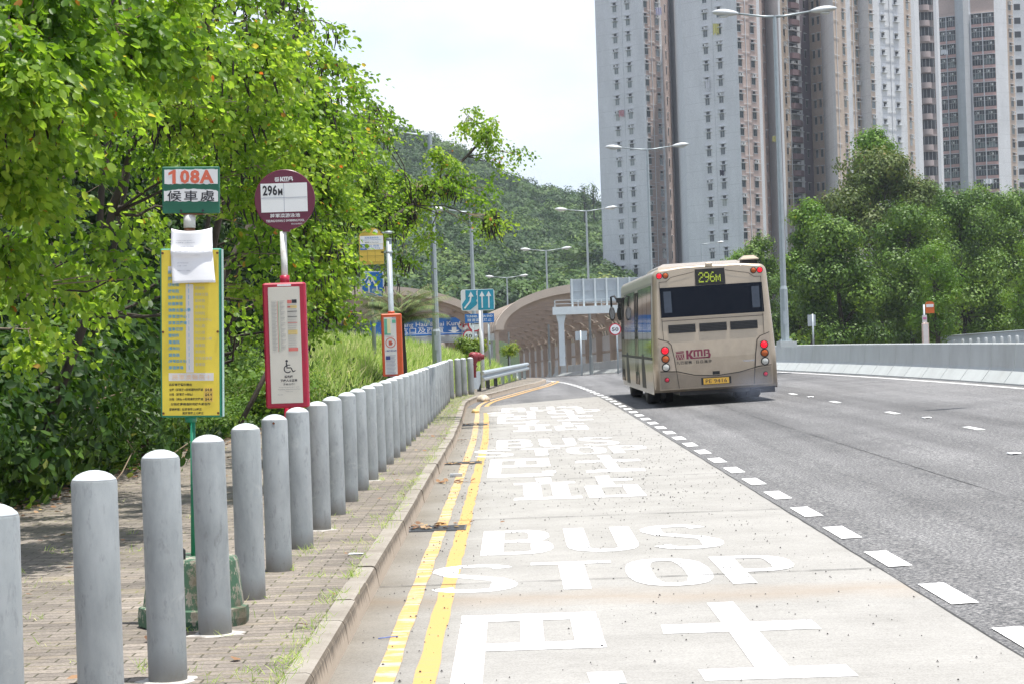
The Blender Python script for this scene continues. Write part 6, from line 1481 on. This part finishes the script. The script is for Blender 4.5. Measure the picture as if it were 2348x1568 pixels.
flora('broadleaf_tree', 'broadleaf tree with the long low bough reaching out over the bus stop toward the highway', CAT, bs(-4.6, 36),
      [(-4.6, 36, .2), (-4.1, 36.6, 1.2), P(760, 590, 37.5), P(860, 525, 38), P(945, 470, 39), P(1010, 415, 40), P(1070, 360, 41), P(1125, 300, 41)],
      [B(830, 470, 38, 60, 540), B(870, 440, 39, 60, 540), B(920, 440, 40, 55, 453), B(960, 420, 39, 42, 280), B(1010, 360, 40, 34, 280), B(840, 520, 38, 60, 453), B(900, 490, 39, 55, 356), B(950, 500, 40, 48, 237), B(1010, 430, 39, 40, 247), B(1070, 270, 41, 38, 181), B(1110, 330, 41, 45, 247), B(1130, 290, 41, 36, 165), B(1140, 500, 39, 28, 181), B(1050, 400, 40, 40, 181), B(1100, 440, 40, 40, 115), B(1155, 380, 41, 30, 66), B(1085, 510, 40, 40, 99), B(990, 545, 40, 34, 86), B(790, 560, 37, 50, 280), B(860, 235, 38, 34, 118), B(840, 300, 38, 45, 237), B(880, 250, 39, 24, 64), B(815, 400, 38, 60, 453), B(920, 580, 39, 30, 86), B(1190, 350, 41, 22, 16), B(780, 640, 37, 40, 172), B(890, 620, 39, 30, 75), B(790, 715, 37, 26, 75)],
      4, M_bau, 'bau', .058, GT, mult=2.3, spray=True, pods=260, podlen=.22, trunk_r=.045, twigs=.3)
flora('broadleaf_tree', 'pale loose top shoots of a tree against the sky at the upper middle', CAT, bs(-5.2, 32),
      [(-5.2, 32, .4), (-4.2, 31, 3.0), (-3.6, 30, 5.0), (-3.2, 30, 6.2)],
      [B(690, 30, 30, 45, 120), B(640, -20, 30, 60, 200), B(740, 120, 30, 36, 80), B(765, 60, 30, 14, 20), B(715, 75, 30, 30, 60), B(800, 150, 30, 22, 40), B(800, 200, 31, 40, 130), B(880, 280, 32, 36, 90), B(850, 350, 32, 40, 140), B(680, 90, 29, 50, 260), B(770, 240, 30, 60, 300)],
      5, M_bau, 'bau', .064, GT, mult=1.8, spray=True, pods=30, podlen=.18, trunk_r=.06, twigs=.3)
# tree crowns added above and behind the wood to keep it in shade
for i, (x, y, Y, r, n) in enumerate(((100, -330, 20, 330, 3200), (420, -300, 24, 330, 3200), (150, -120, 24, 260, 2400), (420, 60, 29, 230, 2400), (600, 180, 33, 220, 2400), (660, 330, 40, 200, 2200))):
    b = P(x, y, Y); q = bs(b.x-1.5, Y+1.0); rr = random.Random(900+i); R1 = r/FPX*Y
    bl = [(b.x-1.3+rr.uniform(-.8, .5)*R1, Y+rr.uniform(-.5, 1.0)*R1*1.6, b.z+rr.uniform(-.3, .4)*R1, R1*.5, R1*.6, R1*.3, n//10) for _ in range(10)]
    flora('canopy_tree', ['tall tree whose crown closes over the nearest corner of the wood', 'tall tree closing the wood above the 108A sign', 'tree in the second rank behind the nearest leaves', 'tree in the second rank behind the forked stems', 'tree in the second rank behind the round sign', 'tree in the second rank behind the long bough'][i], CAT, q, [q, (q[0]+.3, q[1], q[2]+(b.z-q[2])*.5), (b.x-.5, Y+.5, b.z-.2)], bl, 950+i, M_bau, 'oval', .12, GT, twigs=.08, trunk_r=.05, per=8, spread=.22)
# trees standing deeper in the wood, shade painted into their dark leaves
rng0 = np.random.default_rng(505)
DK_ = [(-7.2, 20, 3.4, 2.2), (-8.5, 26, 4.2, 2.8), (-6.4, 25, 3.0, 1.5), (-7.0, 33, 4.6, 2.6), (-9.5, 34, 5.5, 3.0), (-6.2, 40, 4.0, 2.2), (-8.0, 44, 5.5, 3.0), (-6.2, 50, 3.6, 2.2), (-12, 30, 6, 3.5), (-11, 42, 6.5, 3.5), (-10, 52, 6.0, 3.2), (-5.6, 31, 2.6, 1.3), (-6.0, 16.2, 2.6, 1.2)]
DLAB = ['deep wood tree behind the lower left bollards, in dark shade', 'dark tree deep in the wood behind the yellow route board', 'slim dark understorey tree beside the leaning trunk', 'dark tree deep in the wood behind the round maroon sign', 'tall dark tree at the back of the wood behind the 108A sign', 'dark tree at the back of the wood left of the yellow 792M plate', 'tall dark tree at the back right end of the wood', 'last low tree of the wood before the palm', 'tall dark tree far back at the left edge', 'tall dark tree far back in the middle of the wood', 'tall dark tree far back behind the palm', 'low dark tree just behind the red notice case', 'dark sapling at the extreme left edge behind the undergrowth']
for i, (X, Y, h, r) in enumerate(DK_):
    rr = random.Random(40+i); g0_ = gz(X, Y); bl = []
    for j in range(9):
        a = rr.uniform(0, 6.28); q = rr.uniform(.2, .85)*r; bl.append((X+q*math.cos(a), Y+q*math.sin(a), g0_+h*rr.uniform(.25, 1.0), r*.5, r*.5, r*.42, 260))
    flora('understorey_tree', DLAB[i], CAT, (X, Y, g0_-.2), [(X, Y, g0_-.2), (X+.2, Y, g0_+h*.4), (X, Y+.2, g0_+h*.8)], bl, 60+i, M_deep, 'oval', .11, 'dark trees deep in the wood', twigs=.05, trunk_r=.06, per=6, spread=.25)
n = 30000; Yw = 44+30*rng0.random(n); Xw = np.array([P(-150+1000*a, 500, y).x for a, y in zip(rng0.random(n), Yw)]); kk = Xw < -4.9-(Yw-44)*.04
Xw = Xw[kk]; Yw = Yw[kk]; n = len(Xw); Zw = np.array([gz(x, y) for x, y in zip(Xw, Yw)])+rng0.random(n)**.9*6.5
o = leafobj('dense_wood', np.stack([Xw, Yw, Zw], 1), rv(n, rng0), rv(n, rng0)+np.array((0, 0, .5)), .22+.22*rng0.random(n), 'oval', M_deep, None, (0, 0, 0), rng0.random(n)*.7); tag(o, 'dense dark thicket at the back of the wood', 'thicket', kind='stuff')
# undergrowth along the paving edge
rr = random.Random(21); SHR = []
for i in range(34):
    Y = 16.5+ i*.80+rr.uniform(-.4, .4); row = i % 2; X = WOODX(Y)-.45-row*1.1-rr.uniform(0, .5); SHR.append((X, Y, rr.uniform(.55, .95)+row*.45))
SHR += [(-5.0, 18.6, 1.25), (-5.25, 20.2, 1.5), (-5.2, 21.8, 1.6), (-5.15, 23.4, 1.6), (-5.2, 25, 1.6), (-5.6, 22.6, 2.1), (-5.5, 26.4, 1.9), (-5.6, 24.2, 2.1), (-4.5, 40.5, 1.1), (-4.7, 43.0, 1.15), (-5.3, 42.5, 1.5), (-4.4, 45, .9), (-5.5, 18.4, 1.3), (-5.4, 20.5, 1.0), (-6.5, 19.3, 1.9), (-6.4, 22.5, 1.5)]
sh_lab = ['low leafy shrub at the wood edge, %s counting away from the lower left corner', 'taller leafy shrub in second rank of wood edge, %s from the left']
protos = []
for v in range(10):
    rng_s = 300+v; bl = [(rr.uniform(-.35, .35), rr.uniform(-.35, .35), rr.uniform(.2, .75), .34, .34, .27, 420) for _ in range(7)]
    protos.append((bl, rng_s, [.052, .042, .062, .055, .072][v % 5], ['oval', 'oval', 'oval', 'lance', 'oval'][v % 5]))
first = {}
for i, (X, Y, h) in enumerate(SHR):
    v = rr.randrange(5)+(5 if Y > 27 else 0); g0_ = gz(X, Y)
    n_ = i+1
    lab = (sh_lab[i % 2] % nth(n_//2+1)) if i < 34 else ['full shrub hiding the foot of the leaning trunk', 'full shrub left of the yellow route board, nearest the first bollards', 'full shrub behind the second bollard', 'full shrub behind the third bollard', 'full shrub right behind the green pole', 'tall full shrub in the second rank behind the third bollard', 'tall full shrub under the dark hollow behind the route board', 'tall full shrub in the second rank behind the green pole', 'bright shrub in front of the low tree before the grass bank', 'bright shrub where the wood meets the grass bank', 'taller bright shrub behind the yellow plate bus stop', 'small shrub at the foot of the grass bank', 'leafy shrub at the lower left corner beside the first bollards', 'shrub with fallen twigs at the lower left, beside the paving', 'tall shaded shrub at the left edge', 'tall shaded shrub behind the second bollard'][i-34]
    if v not in first:
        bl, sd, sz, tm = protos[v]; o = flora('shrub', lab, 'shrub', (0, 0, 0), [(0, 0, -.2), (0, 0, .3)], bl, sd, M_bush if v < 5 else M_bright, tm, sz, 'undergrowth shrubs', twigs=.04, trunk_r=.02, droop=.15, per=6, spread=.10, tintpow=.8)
        first[v] = o; o.location = (X, Y, g0_-.05)
    else: o = dup(first[v], (X, Y, g0_-.05), None, lab)
    o.rotation_euler = (0, 0, rr.uniform(0, 6.28)); s = h*1.15; o.scale = (s*1.1, s*1.1, s)
# low ground cover in the wood and along its edge
rng = np.random.default_rng(5); n = 26000
Yg = 14+42*rng.random(n)**1.2; Xg = np.array([WOODX(y) for y in Yg])-.02-np.abs(rng.normal(size=n))*2.6
Zg = np.array([gz(x, y) for x, y in zip(Xg, Yg)])+rng.random(n)*.16+.02
o = leafobj('ground_cover', np.stack([Xg, Yg, Zg], 1), rv(n, rng)+np.array((0, 0, .6)), rv(n, rng)+np.array((0, 0, .8)), .06+.08*rng.random(n), 'oval', M_bush, None, (0, 0, 0), rng.random(n)*.95)
tag(o, 'low leafy ground cover along the edge of the wood', 'ground cover', kind='stuff')
def blades(name, X, Y, Z, h, mat, lab, rng, tint=None, lean=.45, cat='grass', tm='blade'):
    n = len(X); A = rng.normal(size=(n, 3))*lean; A[:, 2] = 1; 
    o = leafobj(name, np.stack([X, Y, Z], 1), A, rv(n, rng), h, tm, mat, None, (0, 0, 0), rng.random(n) if tint is None else tint); tag(o, lab, cat, kind='stuff'); return o
# long grass of the bank
n = 52000; Yb_ = 43+rng.random(n)*46; d_ = (rng.random(n)**1.3)*7.5; Xb_ = np.array([WOODX(y) for y in Yb_])-d_*1.0+.05
kp = ~((Yb_ < 50) & (rng.random(n) > (Yb_-43)/7)); Xb_ = Xb_[kp]; Yb_ = Yb_[kp]; d_ = d_[kp]
Zb_ = np.array([bank(x, y) for x, y in zip(Xb_, Yb_)])-.03
blades('long_grass', Xb_, Yb_, Zb_, (.22+.33*rng.random(len(Xb_)))*np.clip(.45+d_*.8, .4, 1.15), M_grass, 'long pale green grass covering the bank behind the guardrail', rng, lean=.38)
# grass tufts growing between the pavers and around bollard feet
tx = []; ty = []
rr = random.Random(9)
for i in range(420):
    Y = 8.5+48*rr.random()**1.5; 
    X = KERB(Y)-.13+rr.gauss(0, .012) if rr.random() < .42 else rr.uniform(WOODX(Y), KERB(Y)-.15) if rr.random() < .45 else rr.uniform(-1.75, KERB(Y)-.15)
    for j in range(rr.randint(4, 16)): tx.append(X+rr.gauss(0, .035)); ty.append(Y+rr.gauss(0, .035))
for X0_, Y0_ in bpos:
    if Y0_ < 60 and rr.random() < .6:
        a = rr.uniform(-1.2, .6)
        for j in range(10): tx.append(X0_+.10*math.cos(a)+rr.gauss(0, .02)); ty.append(Y0_+.10*math.sin(a)+rr.gauss(0, .02))
for i in range(2600):       # greener far end of the paving
    Y = 38+20*rr.random(); tx.append(rr.uniform(-1.9, KERB(Y)-.14)); ty.append(Y)
tx = np.array(tx); ty = np.array(ty)
blades('paving_grass', tx, ty, np.full(len(tx), .132), .025+.045*rng.random(len(tx)), M_grass, 'small grass tufts in the joints of the brick paving', rng, lean=.9)
# a little sprouting weed and fallen things
mat_lf = paint('dry leaf', (0.30, 0.16, 0.08), .8, 0, .5, 6)
n = 1500; X = []; Yl = []
for i in range(n):
    k = rr.random()
    if k < .62: y = 15+24*rr.random(); x = WOODX(y)+rr.gauss(.12, .22)
    elif k < .72: y = 9+40*rr.random(); x = rr.uniform(-4.6, -1)
    elif k < .93: continue
    else: y = rr.choice((18.45, 18.1, 24.0, 34.2, 40.5, 27.6))+rr.gauss(0, .07); x = KERB(y)+abs(rr.gauss(.0, .22))+.02
    X.append(x); Yl.append(y)
X = np.array(X); Yl = np.array(Yl); Zl = np.array([.014 if x > KERB(y) else .14 for x, y in zip(X, Yl)])+rng.random(len(X))*.015
n = len(X)
dl = leafmat('fallen leaves', [(0, (.12, .06, .035)), (.6, (.30, .17, .09)), (.9, (.45, .33, .20)), (1, (.55, .40, .08))], .1, .8, 1.0)
o = leafobj('fallen_leaves', np.stack([X, Yl, Zl], 1), rng.normal(size=(n, 3))*np.array((1, 1, .10)), rng.normal(size=(n, 3))*.22+np.array((0, 0, 1)), .035+.05*rng.random(n), 'oval', dl, None, (0, 0, 0), rng.random(n)); tag(o, 'dry fallen leaves along the wood edge and in the gutter', 'fallen leaves', kind='stuff')
# loose asphalt crumbs on the concrete bay
mb = MB(); oc = [(1,0,0),(-1,0,0),(0,1,0),(0,-1,0),(0,0,1)]; of = [(0,2,4),(2,1,4),(1,3,4),(3,0,4)]
for i in range(3400):
    k = rr.random()
    if k < .55: y = 8.8+44*rr.random()**1.0; x = KERB(y)+.05+(EDGE(y)-KERB(y)-.1)*rr.random()**.8
    elif k < .85: y = rr.gauss(27, 6.5); x = rr.gauss(1.1, .6)
    else: y = 9+30*rr.random(); x = KERB(y)+abs(rr.gauss(.36, .16))
    if not (KERB(y) < x < EDGE(y)+.0) or y < 8: continue
    s = rr.choice((.0025, .003, .004, .005, .007))*(1.25 if y > 20 else 1)*rr.uniform(.8, 1.3); a = rr.random()*3
    ca, sa = math.cos(a), math.sin(a)
    mb.add([(x+s*(p[0]*ca-p[1]*sa)*rr.uniform(.7, 1.2), y+s*(p[0]*sa+p[1]*ca)*1.1, .0085+s*1.1*p[2]) for p in oc], of)
tag(mb.build('loose_grit', paint('asphalt crumbs', (.05, .045, .045), .8, 0, .4, 30)), 'black asphalt crumbs scattered over the concrete bus bay', 'grit', kind='stuff')
# stray objects
def litter(name, label, x, y, zc, geo, mat, cat='litter'):
    g_ = G(x, y, zc); T_ = thing(name, g_, label, cat); mb = MB(); geo(mb); mb.build('shape', mat, T_); return T_
litter('plastic_card', 'flat white card lying on the brick paving near the sixth bollard', 817, 1270, .133, lambda m: m.add([(-.055, -.02, .002), (.045, -.03, .004), (.05, .035, .002), (-.045, .04, .006), (-.055, -.02, .005), (.045, -.03, .007), (.05, .035, .005), (-.045, .04, .009)], [(0,3,2,1),(4,5,6,7),(0,1,5,4),(1,2,6,5),(2,3,7,6),(3,0,4,7)]), M_signwhite)
litter('blue_straw', 'thin blue straw lying in the gutter by the kerb', 890, 1462, .006, lambda m: m.tube([(-.05, -.03, .004), (0, .0, .005), (.05, .035, .004)], .0028, 6), paint('light blue plastic', (.10, .18, .55), .4))
litter('crumpled_bag', 'crumpled pale bag in the gutter near the last bollards', 1108, 919, .01, lambda m: m.loft([[((.16+.05*math.sin(3*a))*math.cos(a)*s_, (.14+.04*math.cos(4*a))*math.sin(a)*s_, z+.02*math.sin(5*a)) for a in [2*math.pi*i/12 for i in range(12)]] for z, s_ in ((0, 1), (.07, .9), (.13, .6), (.16, .2))]), paint('crumpled paper', (.60, .52, .42), .8, 0, .35, 9))
litter('crumpled_wrapper', 'small yellowish wrapper in the gutter', 1090, 945, .01, lambda m: m.loft([[((.09+.02*math.sin(3*a))*math.cos(a)*s_, .08*math.sin(a)*s_, z) for a in [2*math.pi*i/10 for i in range(10)]] for z, s_ in ((0, 1), (.05, .8), (.08, .3))]), paint('yellow wrapper', (.70, .52, .22), .7, 0, .3, 9))
litter('grey_cup', 'flattened grey carton in the gutter beside the kerb', 1046, 1091, .01, lambda m: m.box(-.07, .07, -.06, .06, 0, .03), paint('grey carton', (.42, .45, .48), .6))
# drain gratings in the gutter
gr_lab = ['slotted road drain grating nearest the camera, crossed by the yellow line', 'slotted road drain grating farther up the gutter', 'third slotted drain grating far up the gutter']
for gi, y in enumerate((17.9, 27.6, 40.2)):
    x = KERB(y)+.02; T_ = thing('drain_grating', (x, y, 0), gr_lab[gi], 'drain grating', 'drain gratings in the gutter'); mb = MB(); 
    mb.box(0, .46, 0, .50, .0052, .0056, 1)
    for k in range(12): mb.box(.01, .45, .012+k*.041, .030+k*.041, .0095, .014, 0)
    mb.box(-.005, .01, 0, .5, .006, .014, 0); mb.box(.45, .465, 0, .5, .006, .014, 0); mb.build('grate', [paint('cast iron bars', (.13, .14, .15), .5, .5, .2, 20), M_recess_shade], T_)
for i, (x, y) in enumerate(((2125, 960), (1858, 911), (2325, 1037))):
    g_ = G(x, y, .13); T_ = thing('road_stud', (g_.x, g_.y, zr(g_.x, g_.y)+.002), ['cat eye stud between the middle lane dashes, centre one', 'farthest cat eye stud, nearest the bus', 'nearest cat eye stud at the right edge of the road'][i], 'road stud', 'road studs on the lane line'); mb = MB()
    mb.bevbox(-.065, .065, -.085, .085, 0, .018, .006); mb.build('casing', M_signwhite, T_); mb = MB(); mb.box(-.03, .03, -.088, -.0855, .004, .014); mb.build('reflector', M_ink, T_)
# dead sticks on the paving edge
for i, (x, y, a, l) in enumerate(((300, 1090, .7, 1.1), (520, 1050, .2, .8), (250, 1120, 1.2, .7))):
    g_ = G(x, y, .135); T_ = thing('fallen_stick', g_, ['long bent fallen stick lying at the wood edge', 'thin fallen stick near the second bollard top', 'short upright fallen stick among dry leaves'][i], 'stick', 'fallen sticks'); mb = MB()
    mb.tube([(0, 0, 0.01), (l*.4*math.cos(a), l*.3, .05+l*.15*math.sin(a)), (l*.8*math.cos(a), l*.4, .08+l*.42*math.sin(a)), (l*math.cos(a), l*.5, l*.5*math.sin(a))], [.009, .008, .006, .003], 5); mb.build('stem', M_twig, T_)

# ---------------------------------------------------------------- palm and bushes on the bank
def palm(px_, py_, Y, label, nf=26, L0=1.25, seed=3):
    b = P(px_, py_, Y); zb = gz(b.x, Y)-.1; T = thing('palm', (b.x, Y, zb), label, 'palm'); off = Vector((b.x, Y, zb)); rr = random.Random(seed); rng = np.random.default_rng(seed)
    H = b.z-zb; mb = MB(); mb.tube([(b.x, Y, zb), (b.x+.03, Y, zb+H*.5), (b.x, Y, b.z)], [.10, .075, .06], 9); mb.build('trunk', M_bark, T, off)
    Ps = []; As = []; Ns = []; Ss = []; st = MB()
    for i in range(nf):
        a = rr.uniform(0, 6.28); up = rr.uniform(.25, 1.5); Lf = L0*rr.uniform(.8, 1.15); pts = []
        for k in range(9):
            t = k/8; rad = Lf*t*math.cos(up*(1-t*.3)); z = Lf*(math.sin(up)*t-t*t*.38); pts.append(Vector((b.x+rad*math.cos(a), Y+rad*math.sin(a), b.z+z)))
        st.tube(pts, [.012*(1-.7*k/8) for k in range(9)], 4, 0, None, False)
        for k in range(1, 9):
            d = (pts[k]-pts[k-1]).normalized(); s = d.cross(Vector((0, 0, 1))).normalized()
            for m in range(5):
                p = pts[k-1].lerp(pts[k], m/5)
                for sg in (-1, 1): Ps.append(p); As.append(s*sg+d*.7+Vector((0, 0, -.5))); Ns.append(Vector((0, 0, 1))); Ss.append(.40*(1-.5*abs(k/8-.4)))
    st.build('frond_stems', M_twig, T, off)
    n = len(Ps); leafobj('fronds', np.array(Ps), np.array(As), np.array(Ns)+rng.normal(size=(n, 3))*.1, np.array(Ss), 'needle', M_palm, T, off, rng.random(n)); return T
M_palm = leafmat('palm fronds', [(0, (.10, .16, .05)), (.7, (.18, .26, .09)), (1, (.34, .32, .14))], .3, .5, 1.2)
palm(920, 735, 52, 'feathery date palm behind the yellow 792M bus stop, on the edge of the grass bank', 42, 1.25, 3)
def simple_shrub(px_, py_, Y, rpx, label, n=1800, size=.10, seed=1, mat=None, tm='oval'):
    b = P(px_, py_, Y); r = rpx/FPX*Y; zb = gz(b.x, Y); rr = random.Random(seed)
    bl = [(b.x+rr.uniform(-.7, .7)*r, Y+rr.uniform(-.5, .5)*r, b.z+rr.uniform(-.5, .5)*r*.7, r*.5, r*.5, r*.35, n//7) for _ in range(7)]
    return flora('shrub', label, 'shrub', (b.x, Y, zb), [(b.x, Y, zb-.1), (b.x, Y, b.z)], bl, seed, mat or M_bush, tm, size, None, twigs=.08, trunk_r=.03, droop=.1, per=5, spread=.08)
M_yb = leafmat('yellow green shrub', [(0, (.08, .15, .02)), (.6, (.19, .28, .03)), (1, (.34, .34, .06))], .4, .5, 1.3)
simple_shrub(1080, 800, 70, 34, 'rounded yellow green shrub on the grass bank under the blue direction sign', 2600, .09, 5, M_yb)
simple_shrub(1165, 805, 84, 26, 'dry feathery bush at the right end of the grass bank', 900, .14, 6, M_yb, 'lance')

# ---------------------------------------------------------------- trees beyond the barrier
M_tA = leafmat('dark evergreen leaves', [(0, (.028, .072, .012)), (.5, (.092, .178, .026)), (.85, (.18, .29, .042)), (1, (.28, .40, .07))], .28, .5, 1.3)
M_tB = leafmat('bright camphor leaves', [(0, (.05, .13, .015)), (.5, (.11, .23, .02)), (.9, (.20, .32, .035)), (1, (.30, .30, .08))], .35, .45, 1.3)
M_tC = leafmat('olive bronze leaves', [(0, (.055, .095, .02)), (.5, (.11, .16, .035)), (.85, (.18, .21, .06)), (1, (.28, .19, .09))], .30, .5, 1.2)
def rtree(label, x, ytop, Y, wpx, mat, seed, ybot=790, n=5200, size=.24, nb=18, tm='quad', top=1.0, group='trees beyond the barrier'):
    Y = Y*1.42; size = size*(.95 if tm == 'lance' else .78); n = int(n*2.7); nb = int(nb*1.7)
    top_ = P(x, ytop, Y); bot = P(x, ybot, Y); r = wpx/2/FPX*Y; H = top_.z-bot.z; zg = drop(Y)*.8+.0; rr = random.Random(seed); bl = []
    for j in range(nb):
        t = (j+.5)/nb; z = bot.z+H*(.04+.90*t); env = r*(1-max(0, t-.55)/.45*.5)
        a = rr.uniform(0, 6.28); q = env*rr.uniform(.35, .80); br = r*rr.uniform(.22, .40)
        if j == nb-1: q *= .2
        bl.append((top_.x+q*math.cos(a), Y+q*math.sin(a)*.9, z, br, br, br*.72, n//nb))
    return flora('broadleaf_tree', label, 'tree', (top_.x, Y, zg), [(top_.x, Y, zg-.3), (top_.x+.1, Y, zg+H*.3), (top_.x-.1, Y, zg+H*.6), (top_.x, Y, zg+H*.85)], bl, seed, mat, tm, size, group, twigs=.02, trunk_r=.16, droop=.25, per=10, spread=.24, shell=3.6)
rtree('bright green upper crown of the tallest tree, in front of the towers', 2010, 298, 108, 150, M_tB, 101, 470, 4200, .26, 12)
rtree('tallest tree with bronze tinted leaves, rising in front of the towers', 2010, 355, 104, 270, M_tC, 102, 560, 9000, .27, 22)
rtree('yellow green tree just right of the tallest lamp post', 1850, 455, 98, 120, M_tB, 103, 720, 4600, .24, 14)
rtree('small round dark tree behind the bus roof vent', 1745, 540, 112, 130, M_tA, 104, 800, 4800, .24, 14)
rtree('low bright tree left of the tallest lamp post, just above the bus roof', 1690, 572, 125, 90, M_tB, 105, 760, 2600, .26, 10)
rtree('broad dark evergreen in the middle of the group, left of the orange bus stop', 1920, 500, 90, 240, M_tA, 106, 800, 9500, .22, 24)
rtree('broad dark evergreen behind the orange bus stop', 2080, 470, 94, 260, M_tA, 107, 800, 9500, .22, 24)
rtree('dark evergreen with flat top right of centre, below the tower bays', 2200, 440, 98, 240, M_tA, 108, 800, 9000, .23, 22)
rtree('evergreen at the right, below the right hand tower', 2300, 445, 102, 200, M_tA, 109, 800, 7500, .23, 20)
rtree('drooping bright tree cut off by the right edge', 2375, 470, 82, 150, M_tB, 110, 800, 5200, .20, 14, 'lance' )
rtree('light green tree with drooping sprays, right of the middle of the group', 2140, 560, 86, 150, M_tB, 111, 760, 3600, .22, 12, 'lance')
rtree('low dark tree directly right of the bus, behind the lamp post', 1830, 600, 104, 150, M_tA, 112, 810, 5600, .22, 16)
rtree('small pale leaved tree behind the far bollards', 2240, 690, 112, 120, M_tC, 113, 800, 2600, .22, 10)
rtree('dark tree at the back behind the small red bus stop', 1960, 640, 118, 220, M_tA, 114, 810, 6500, .26, 18)
rtree('dark tree at the back behind the far bollards', 2120, 640, 122, 260, M_tA, 115, 810, 7000, .27, 18)
rtree('dark tree at the back at the right edge', 2320, 640, 120, 220, M_tA, 116, 810, 6000, .27, 16)
rtree('evergreen crown behind, filling below the gridded tower bays', 2130, 430, 112, 190, M_tA, 121, 620, 4200, .25, 14)
rtree('evergreen crown behind, filling beneath the dark curved shaft', 2240, 432, 114, 170, M_tA, 122, 620, 4200, .25, 14)
rtree('evergreen crown behind at the right edge under the tower', 2330, 440, 112, 160, M_tA, 123, 620, 4000, .25, 14)
# low hedge under the trees
n = 9000; Yh_ = 140+rng.random(n)*30; Xh_ = np.array([P(1790+rng.random()*620, 700, y).x for y in Yh_]); 
o = leafobj('roadside_undergrowth', np.stack([Xh_, Yh_, drop(140)*.8+rng.random(n)*2.2], 1), rv(n, rng), rv(n, rng), .25+.2*rng.random(n), 'quad', M_tA, None, (0, 0, 0), rng.random(n)); tag(o, 'dark undergrowth beneath the trees beyond the barrier', 'undergrowth', kind='stuff')

# ---------------------------------------------------------------- the wooded hill
CR = [(380, 330), (560, 250), (700, 262), (780, 272), (833, 292), (880, 322), (940, 324), (1000, 335), (1060, 372), (1110, 405), (1165, 432), (1240, 456), (1310, 463), (1345, 478), (1390, 482), (1700, 520), (2500, 560)]
def crest(x):
    return interp(CR, x)
def hillP(x, t):
    yb = 720-.02*(x-1174); y = yb+(crest(x)-yb)*t**.92; Y = 300+340*t+60*max(0, (1000-x)/600)*t
    return P(x, y, Y)-Vector((0, 0, 3.2))
mb = MB(); xsH = list(range(320, 2521, 40)); tsH = [i/14 for i in range(15)]; vs = []; fs = []
for t in [-.12]+tsH:
    for x in xsH:
        p = hillP(x, max(t, 0)); 
        if t < 0: p = Vector((p.x*.9, p.y-40, -12))
        vs.append(p)
for x in xsH: p = hillP(x, 1.0); vs.append(p+Vector((20, 120, -40)))
n_ = len(xsH)
for k in range(len(tsH)+1):
    for i in range(n_-1): fs.append((k*n_+i, k*n_+i+1, (k+1)*n_+i+1, (k+1)*n_+i))
mb.add(vs, fs, 0, None, True); tag(mb.build('hill', paint('hill ground', (.035, .06, .025), .95, 0, .3, .05)), kind='structure')
M_hill = leafmat('hillside leaves', [(0, (.022, .055, .018)), (.3, (.040, .088, .024)), (.6, (.085, .155, .032)), (.85, (.15, .23, .045)), (1, (.24, .27, .08))], .22, .6, 1.15)
rng = np.random.default_rng(77); rr = random.Random(77); allP = []; allT = []; allS = []; allN = []
tmplN = 470
for i in range(820):
    x = 560+900*rr.random(); t = rr.random()**1.05
    if x > 1440: continue
    c = hillP(x, t)+Vector((0, 0, 3.4)); r = rr.uniform(2.8, 6.0)*(.85+.3*t); m = int(tmplN*(r/3.6)**1.5); d = rv(m, rng); d[:, 2] = np.abs(d[:, 2])*1.0-.15
    lob = 1+.28*np.sin(d[:, 0]*5+i)*np.cos(d[:, 1]*5+2*i)
    allP.append(np.array(c)+d*(r*lob*(.80+.25*rng.random(m)))[:, None]*np.array((1, 1, .85))); allN.append(d*1.3+rng.normal(size=(m, 3))*.30)
    patch = .5+.5*math.sin(x*.017+t*7)*math.cos(t*11+x*.006); ct = (rr.random()**1.4*.80+.15*patch)*(1.05-.40*t)
    allT.append(np.clip(ct+.12*rng.random(m), 0, 1)); allS.append(.45+.45*rng.random(m))
Pn = np.concatenate(allP); n = len(Pn); NN = np.concatenate(allN); A = np.cross(NN, rv(n, rng))
o = leafobj('hillside_forest', Pn, A, NN, np.concatenate(allS), 'quad', M_hill, None, (0, 0, 0), np.concatenate(allT)); tag(o, 'wooded hillside of mixed light and dark green trees behind the highway', 'forest', kind='stuff')
for i, (x, y0, y1, Y, lab) in enumerate(((1341, 432, 490, 560, 'thin feathery tree on the skyline, left one of the pair beside the left tower'), (1362, 430, 490, 562, 'thin feathery tree on the skyline, right one of the pair beside the left tower'), (975, 318, 360, 600, 'feathery skyline tree behind the tall single-arm lamp'))):
    a = P(x, y0, Y); b = P(x, y1, Y); H = a.z-b.z; bl = []
    for j in range(12): t = j/11; bl.append((b.x+random.Random(i*20+j).uniform(-1, 1)*(1.6*(1-t)+.5), Y, b.z+H*(.1+.9*t), 1.2*(1-t)+.5, 1.0, .8, 34))
    flora('casuarina', lab, 'tree', (b.x, Y, b.z-4), [(b.x, Y, b.z-4), (b.x, Y, b.z+H*.5), (b.x, Y, a.z)], bl, 200+i, M_hill, 'lance', .95, 'feathery trees on the skyline', twigs=.02, trunk_r=.22, droop=.0, per=4, spread=.5)

# ---------------------------------------------------------------- haze
hm = bpy.data.materials.new('haze air'); hm.use_nodes = True; nt = hm.node_tree; nt.nodes.clear()
ho = nt.nodes.new('ShaderNodeOutputMaterial'); hv = nt.nodes.new('ShaderNodeVolumePrincipled'); nt.links.new(hv.outputs[0], ho.inputs['Volume'])
hv.inputs['Color'].default_value = (.80, .88, 1.0, 1); hv.inputs['Density'].default_value = 0.0002; hv.inputs['Anisotropy'].default_value = 0.2
mb = MB(); mb.box(-905, 905, -205, 885, -12, 260); q = mb.build('haze', hm); tag(q, 'thin pale summer haze', 'haze', kind='stuff')
